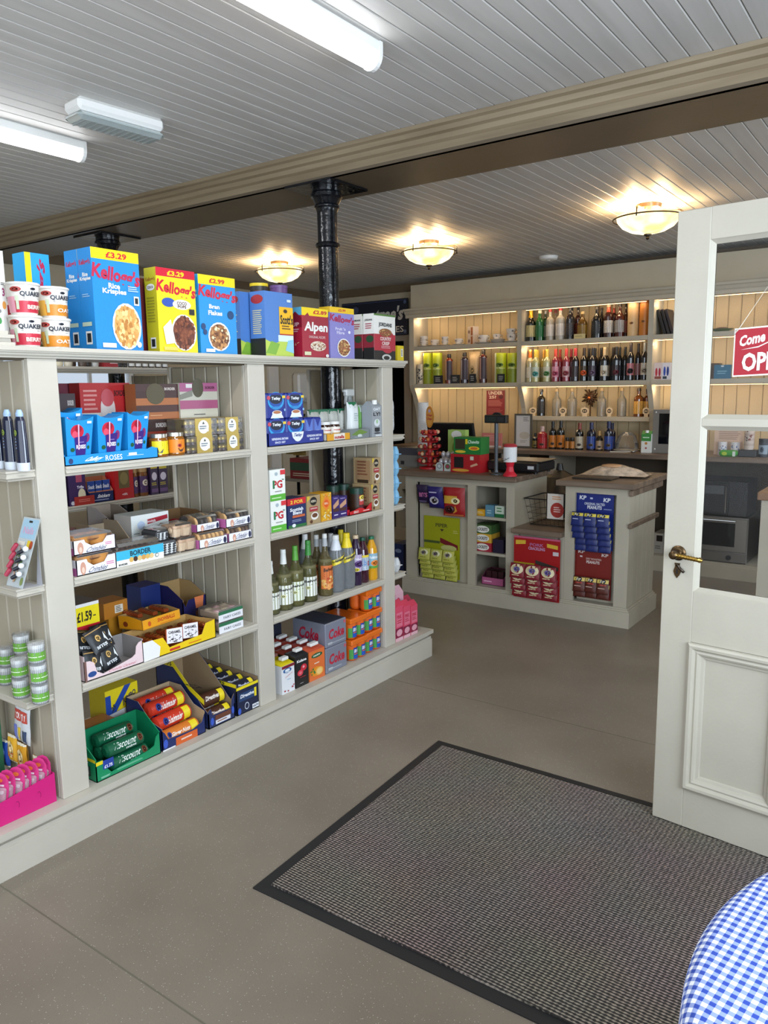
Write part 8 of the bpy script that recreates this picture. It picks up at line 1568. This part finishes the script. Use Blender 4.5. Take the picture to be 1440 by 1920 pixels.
x = slv(0, 'x', 1403, (0, 6.12, S0)); t = thing('cup_stack', 'stack of brown patterned take-away cups in a black holder', 'cups', (x, 6.12, S0)); MB().box(-.06, -.05, 0, .06, .05, .05, BLACKP, .004).obj('holder', t)
for k in range(7): MB().lathe([(.030, .0505+k*.018), (.036, .075+k*.018), (.037, .078+k*.018), (.034, .078+k*.018)], ('d8c8bc', 'c8b4a8')[k % 2], 16).obj('paper_cup', t)
MB().prn(cylf(.036, .10, .20, 2), [('d', .5, .5, .45, .4, 12, .07, ['7a3a34', '3a2a2a'])], False, 2).obj('pattern', t)
x = slv(0, 'x', 1430, (0, 6.14, S0)); o = MB().cyl(.035, 0, .10, '2a3038', 16).obj('storage_pot', None, (x, 6.14, S0), 0); tag(o, 'dark jar with blue grey label right of the take-away cups', 'pot'); MB().cyl(.036, .1005, .13, BLACKP, 16).obj('lid', o); MB().prn(cylf(.035, .02, .085, 2), [('r', 0, 0, 1, 1, '8a9aa8'), ('e', .4, .5, .2, .3, '3a4a5a')], True, 1).obj('label', o)
# microwave on oven, in the opening under the worktop
xm0, xm1 = -1.55, -1.105
t = thing('electric_oven', 'stainless electric oven with a dark window and a dial, under the back worktop', 'oven', ((xm0+xm1)/2, 6.04, .1185)); w = xm1-xm0
MB().box(-w/2, .01, 0, w/2, .42, .345, STEEL, .006).obj('body', t); MB().box(-w/2+.005, -.008, .085, w/2-.005, .0095, .335, K('8f8b84', .3, .6), .004).obj('door', t)
MB().box(-w/2+.035, -.0095, .125, w/2-.085, -.0083, .300, K('0f1112', .06)).obj('window', t); MB().tube([(-w/2+.03, -.03, .318), (w/2-.08, -.03, .318)], .006, STEEL, 8).obj('handle', t)
MB().box(-w/2+.005, .002, .008, w/2-.005, .0095, .078, K('7f7b75', .35, .6)).obj('control_panel', t); ring_y([(.018, 0), (.018, -.014), (.0005, -.015)], '1c1c1e', (.10, .042), 16).obj('dial', t)
for sx in (-.18, .18): MB().box(sx-.012, .03, -.0, sx+.012, .06, .0, BLACKP)
t = thing('microwave', 'black microwave with a chrome bar handle standing on the oven', 'microwave', ((xm0+xm1)/2-.01, 6.05, .1185+.3465)); h = .26
MB().box(-w/2, .012, 0, w/2-.01, .36, h, K('151517', .5), .004).obj('body', t); MB().box(-w/2, 0, .003, w/2-.135, .0115, h-.003, K('0d0e10', .3), .002).obj('door', t); MB().box(w/2-.133, 0, .003, w/2-.01, .0115, h-.003, K('1c1c20', .4), .002).obj('control_panel', t)
MB().box(-w/2+.02, -.0006, h*.62, w/2-.17, -.0002, h*.86, '4a4d4f').obj('display_strip', t); MB().tube([(w/2-.150, -.022, .03), (w/2-.150, -.022, h-.03)], .0055, K('c8c8c8', .15, 1), 8).obj('handle', t); MB().box(w/2-.155, -.02, .03, w/2-.145, 0, .04, K('c8c8c8', .15, 1)).obj('handle_bracket', t)
# right-hand island end seen through the glass
t = thing('side_counter', 'end of another wooden topped counter at the right edge behind the glass', 'counter', (0, 0, 0)); xs0 = slv(0, 'x', 1426, (0, 4.6, .8))
MB().box(xs0+.02, 4.62, 0, xs0+.9, 5.2, .80, PAINT2).obj('carcass', t); MB().box(xs0+.005, 4.60, 0, xs0+.11, 4.619, .80, PAINT2).obj('corner_post', t); MB().box(xs0-.012, 4.57, .801, xs0+.93, 5.23, .845, wood('oak_top', '7a5636', '9c7650', 0, .4, 12), .004).obj('worktop', t)
t = thing('bin_bag', 'black bag slumped under the back worktop behind the counter', 'bag', (cx(1044, .7, 5.6), 5.65, 0)); MB().lathe([(.001, 0), (.20, 0), (.24, .12), (.23, .40), (.20, .62), (.12, .74), (.03, .79), (.02, .84), (.001, .84)], K('0d0d10', .35), 18).obj('bag', t)
# boxes under the back bar seen beside the pedestal
yb('white_box', 'white labelled box on the plinth under the back worktop beside the door edge', 'box', 1224, 1243, 1000, .1185, 6.12, .2, 'b8b4ac', [('r', .3, .6, .9, .9, '2a2420'), ('l', .2, .2, .8, .4, 2, '6a6560')])
# far left shelves beyond the right end of the unit, dark goods under the counter end
yb('storage_crate', 'navy crate on the floor at the dark left end of the counter', 'crate', 738, 757, 1020, 0, 4.75, .3, '1c2a5c', [('e', .5, .8, .3, .06, '8a94b8')])

# ================================================================ SETTLING
# neighbours placed a little too close are eased apart by a few millimetres, the way goods on a full shelf sit
from mathutils.bvhtree import BVHTree
def settle(rounds=2):
    bpy.context.view_layer.update()
    firm = ('shelving_unit', 'service_counter', 'back_bar_unit', 'cast_iron_column', 'basket_stand', 'side_counter', 'display_tray', 'cardboard_tray', 'wire_basket', 'display_card')
    G = []
    for root in list(C.objects):
        if root.parent or root.get('kind') == 'structure' or root.type not in ('MESH', 'EMPTY'): continue
        parts = [root]+list(root.children_recursive) if root.children else [root]
        vs, ps = [], []
        for o in parts:
            if o.type != 'MESH': continue
            b = len(vs); mw = o.matrix_world; vs += [mw @ v.co for v in o.data.vertices]; ps += [tuple(b+i for i in p.vertices) for p in o.data.polygons]
        if not ps: continue
        lo = Vector([min(v[i] for v in vs) for i in range(3)]); hi = Vector([max(v[i] for v in vs) for i in range(3)])
        G.append({'o': root, 'v': vs, 'p': ps, 'lo': lo, 'hi': hi, 'off': Vector((0, 0, 0)), 't': None, 'firm': root.name.startswith(firm)})
    def tree(g):
        if g['t'] is None: g['t'] = BVHTree.FromPolygons([v+g['off'] for v in g['v']], g['p'])
        return g['t']
    def cost(g, off):
        lo, hi = g['lo']+off, g['hi']+off; t = None; s = 0
        for h in G:
            if h is g: continue
            a, b = h['lo']+h['off'], h['hi']+h['off']
            if lo.x < b.x and hi.x > a.x and lo.y < b.y and hi.y > a.y and lo.z < b.z and hi.z > a.z:
                if t is None: t = tree(g) if off == g['off'] else BVHTree.FromPolygons([v+off for v in g['v']], g['p'])
                k = len(t.overlap(tree(h)))
                if k: s += 1+min(k, 400)/100
        return s
    for _ in range(rounds):
        for g in G:
            if g['firm']: continue
            c0 = cost(g, g['off'])
            if c0 == 0: continue
            best, mv = c0, None
            for r in (.002, .004, .007, .011, .016, .022):
                for a in range(9):
                    d = Vector((math.cos(a*PI/4)*r, math.sin(a*PI/4)*r, 0)) if a < 8 else Vector((0, 0, r*.5))
                    if a == 8 and r > .008: continue
                    off = g['off']+d; c = cost(g, off)+r*8+off.length*3
                    if c < best: best, mv = c, off
                if mv is not None and best < .35: break
            if mv is not None: g['off'] = mv; g['t'] = None
    for g in G:
        if g['off'].length > 0:
            m = g['o'].matrix_world.copy(); m.translation += g['off']; g['o'].matrix_world = m
settle()
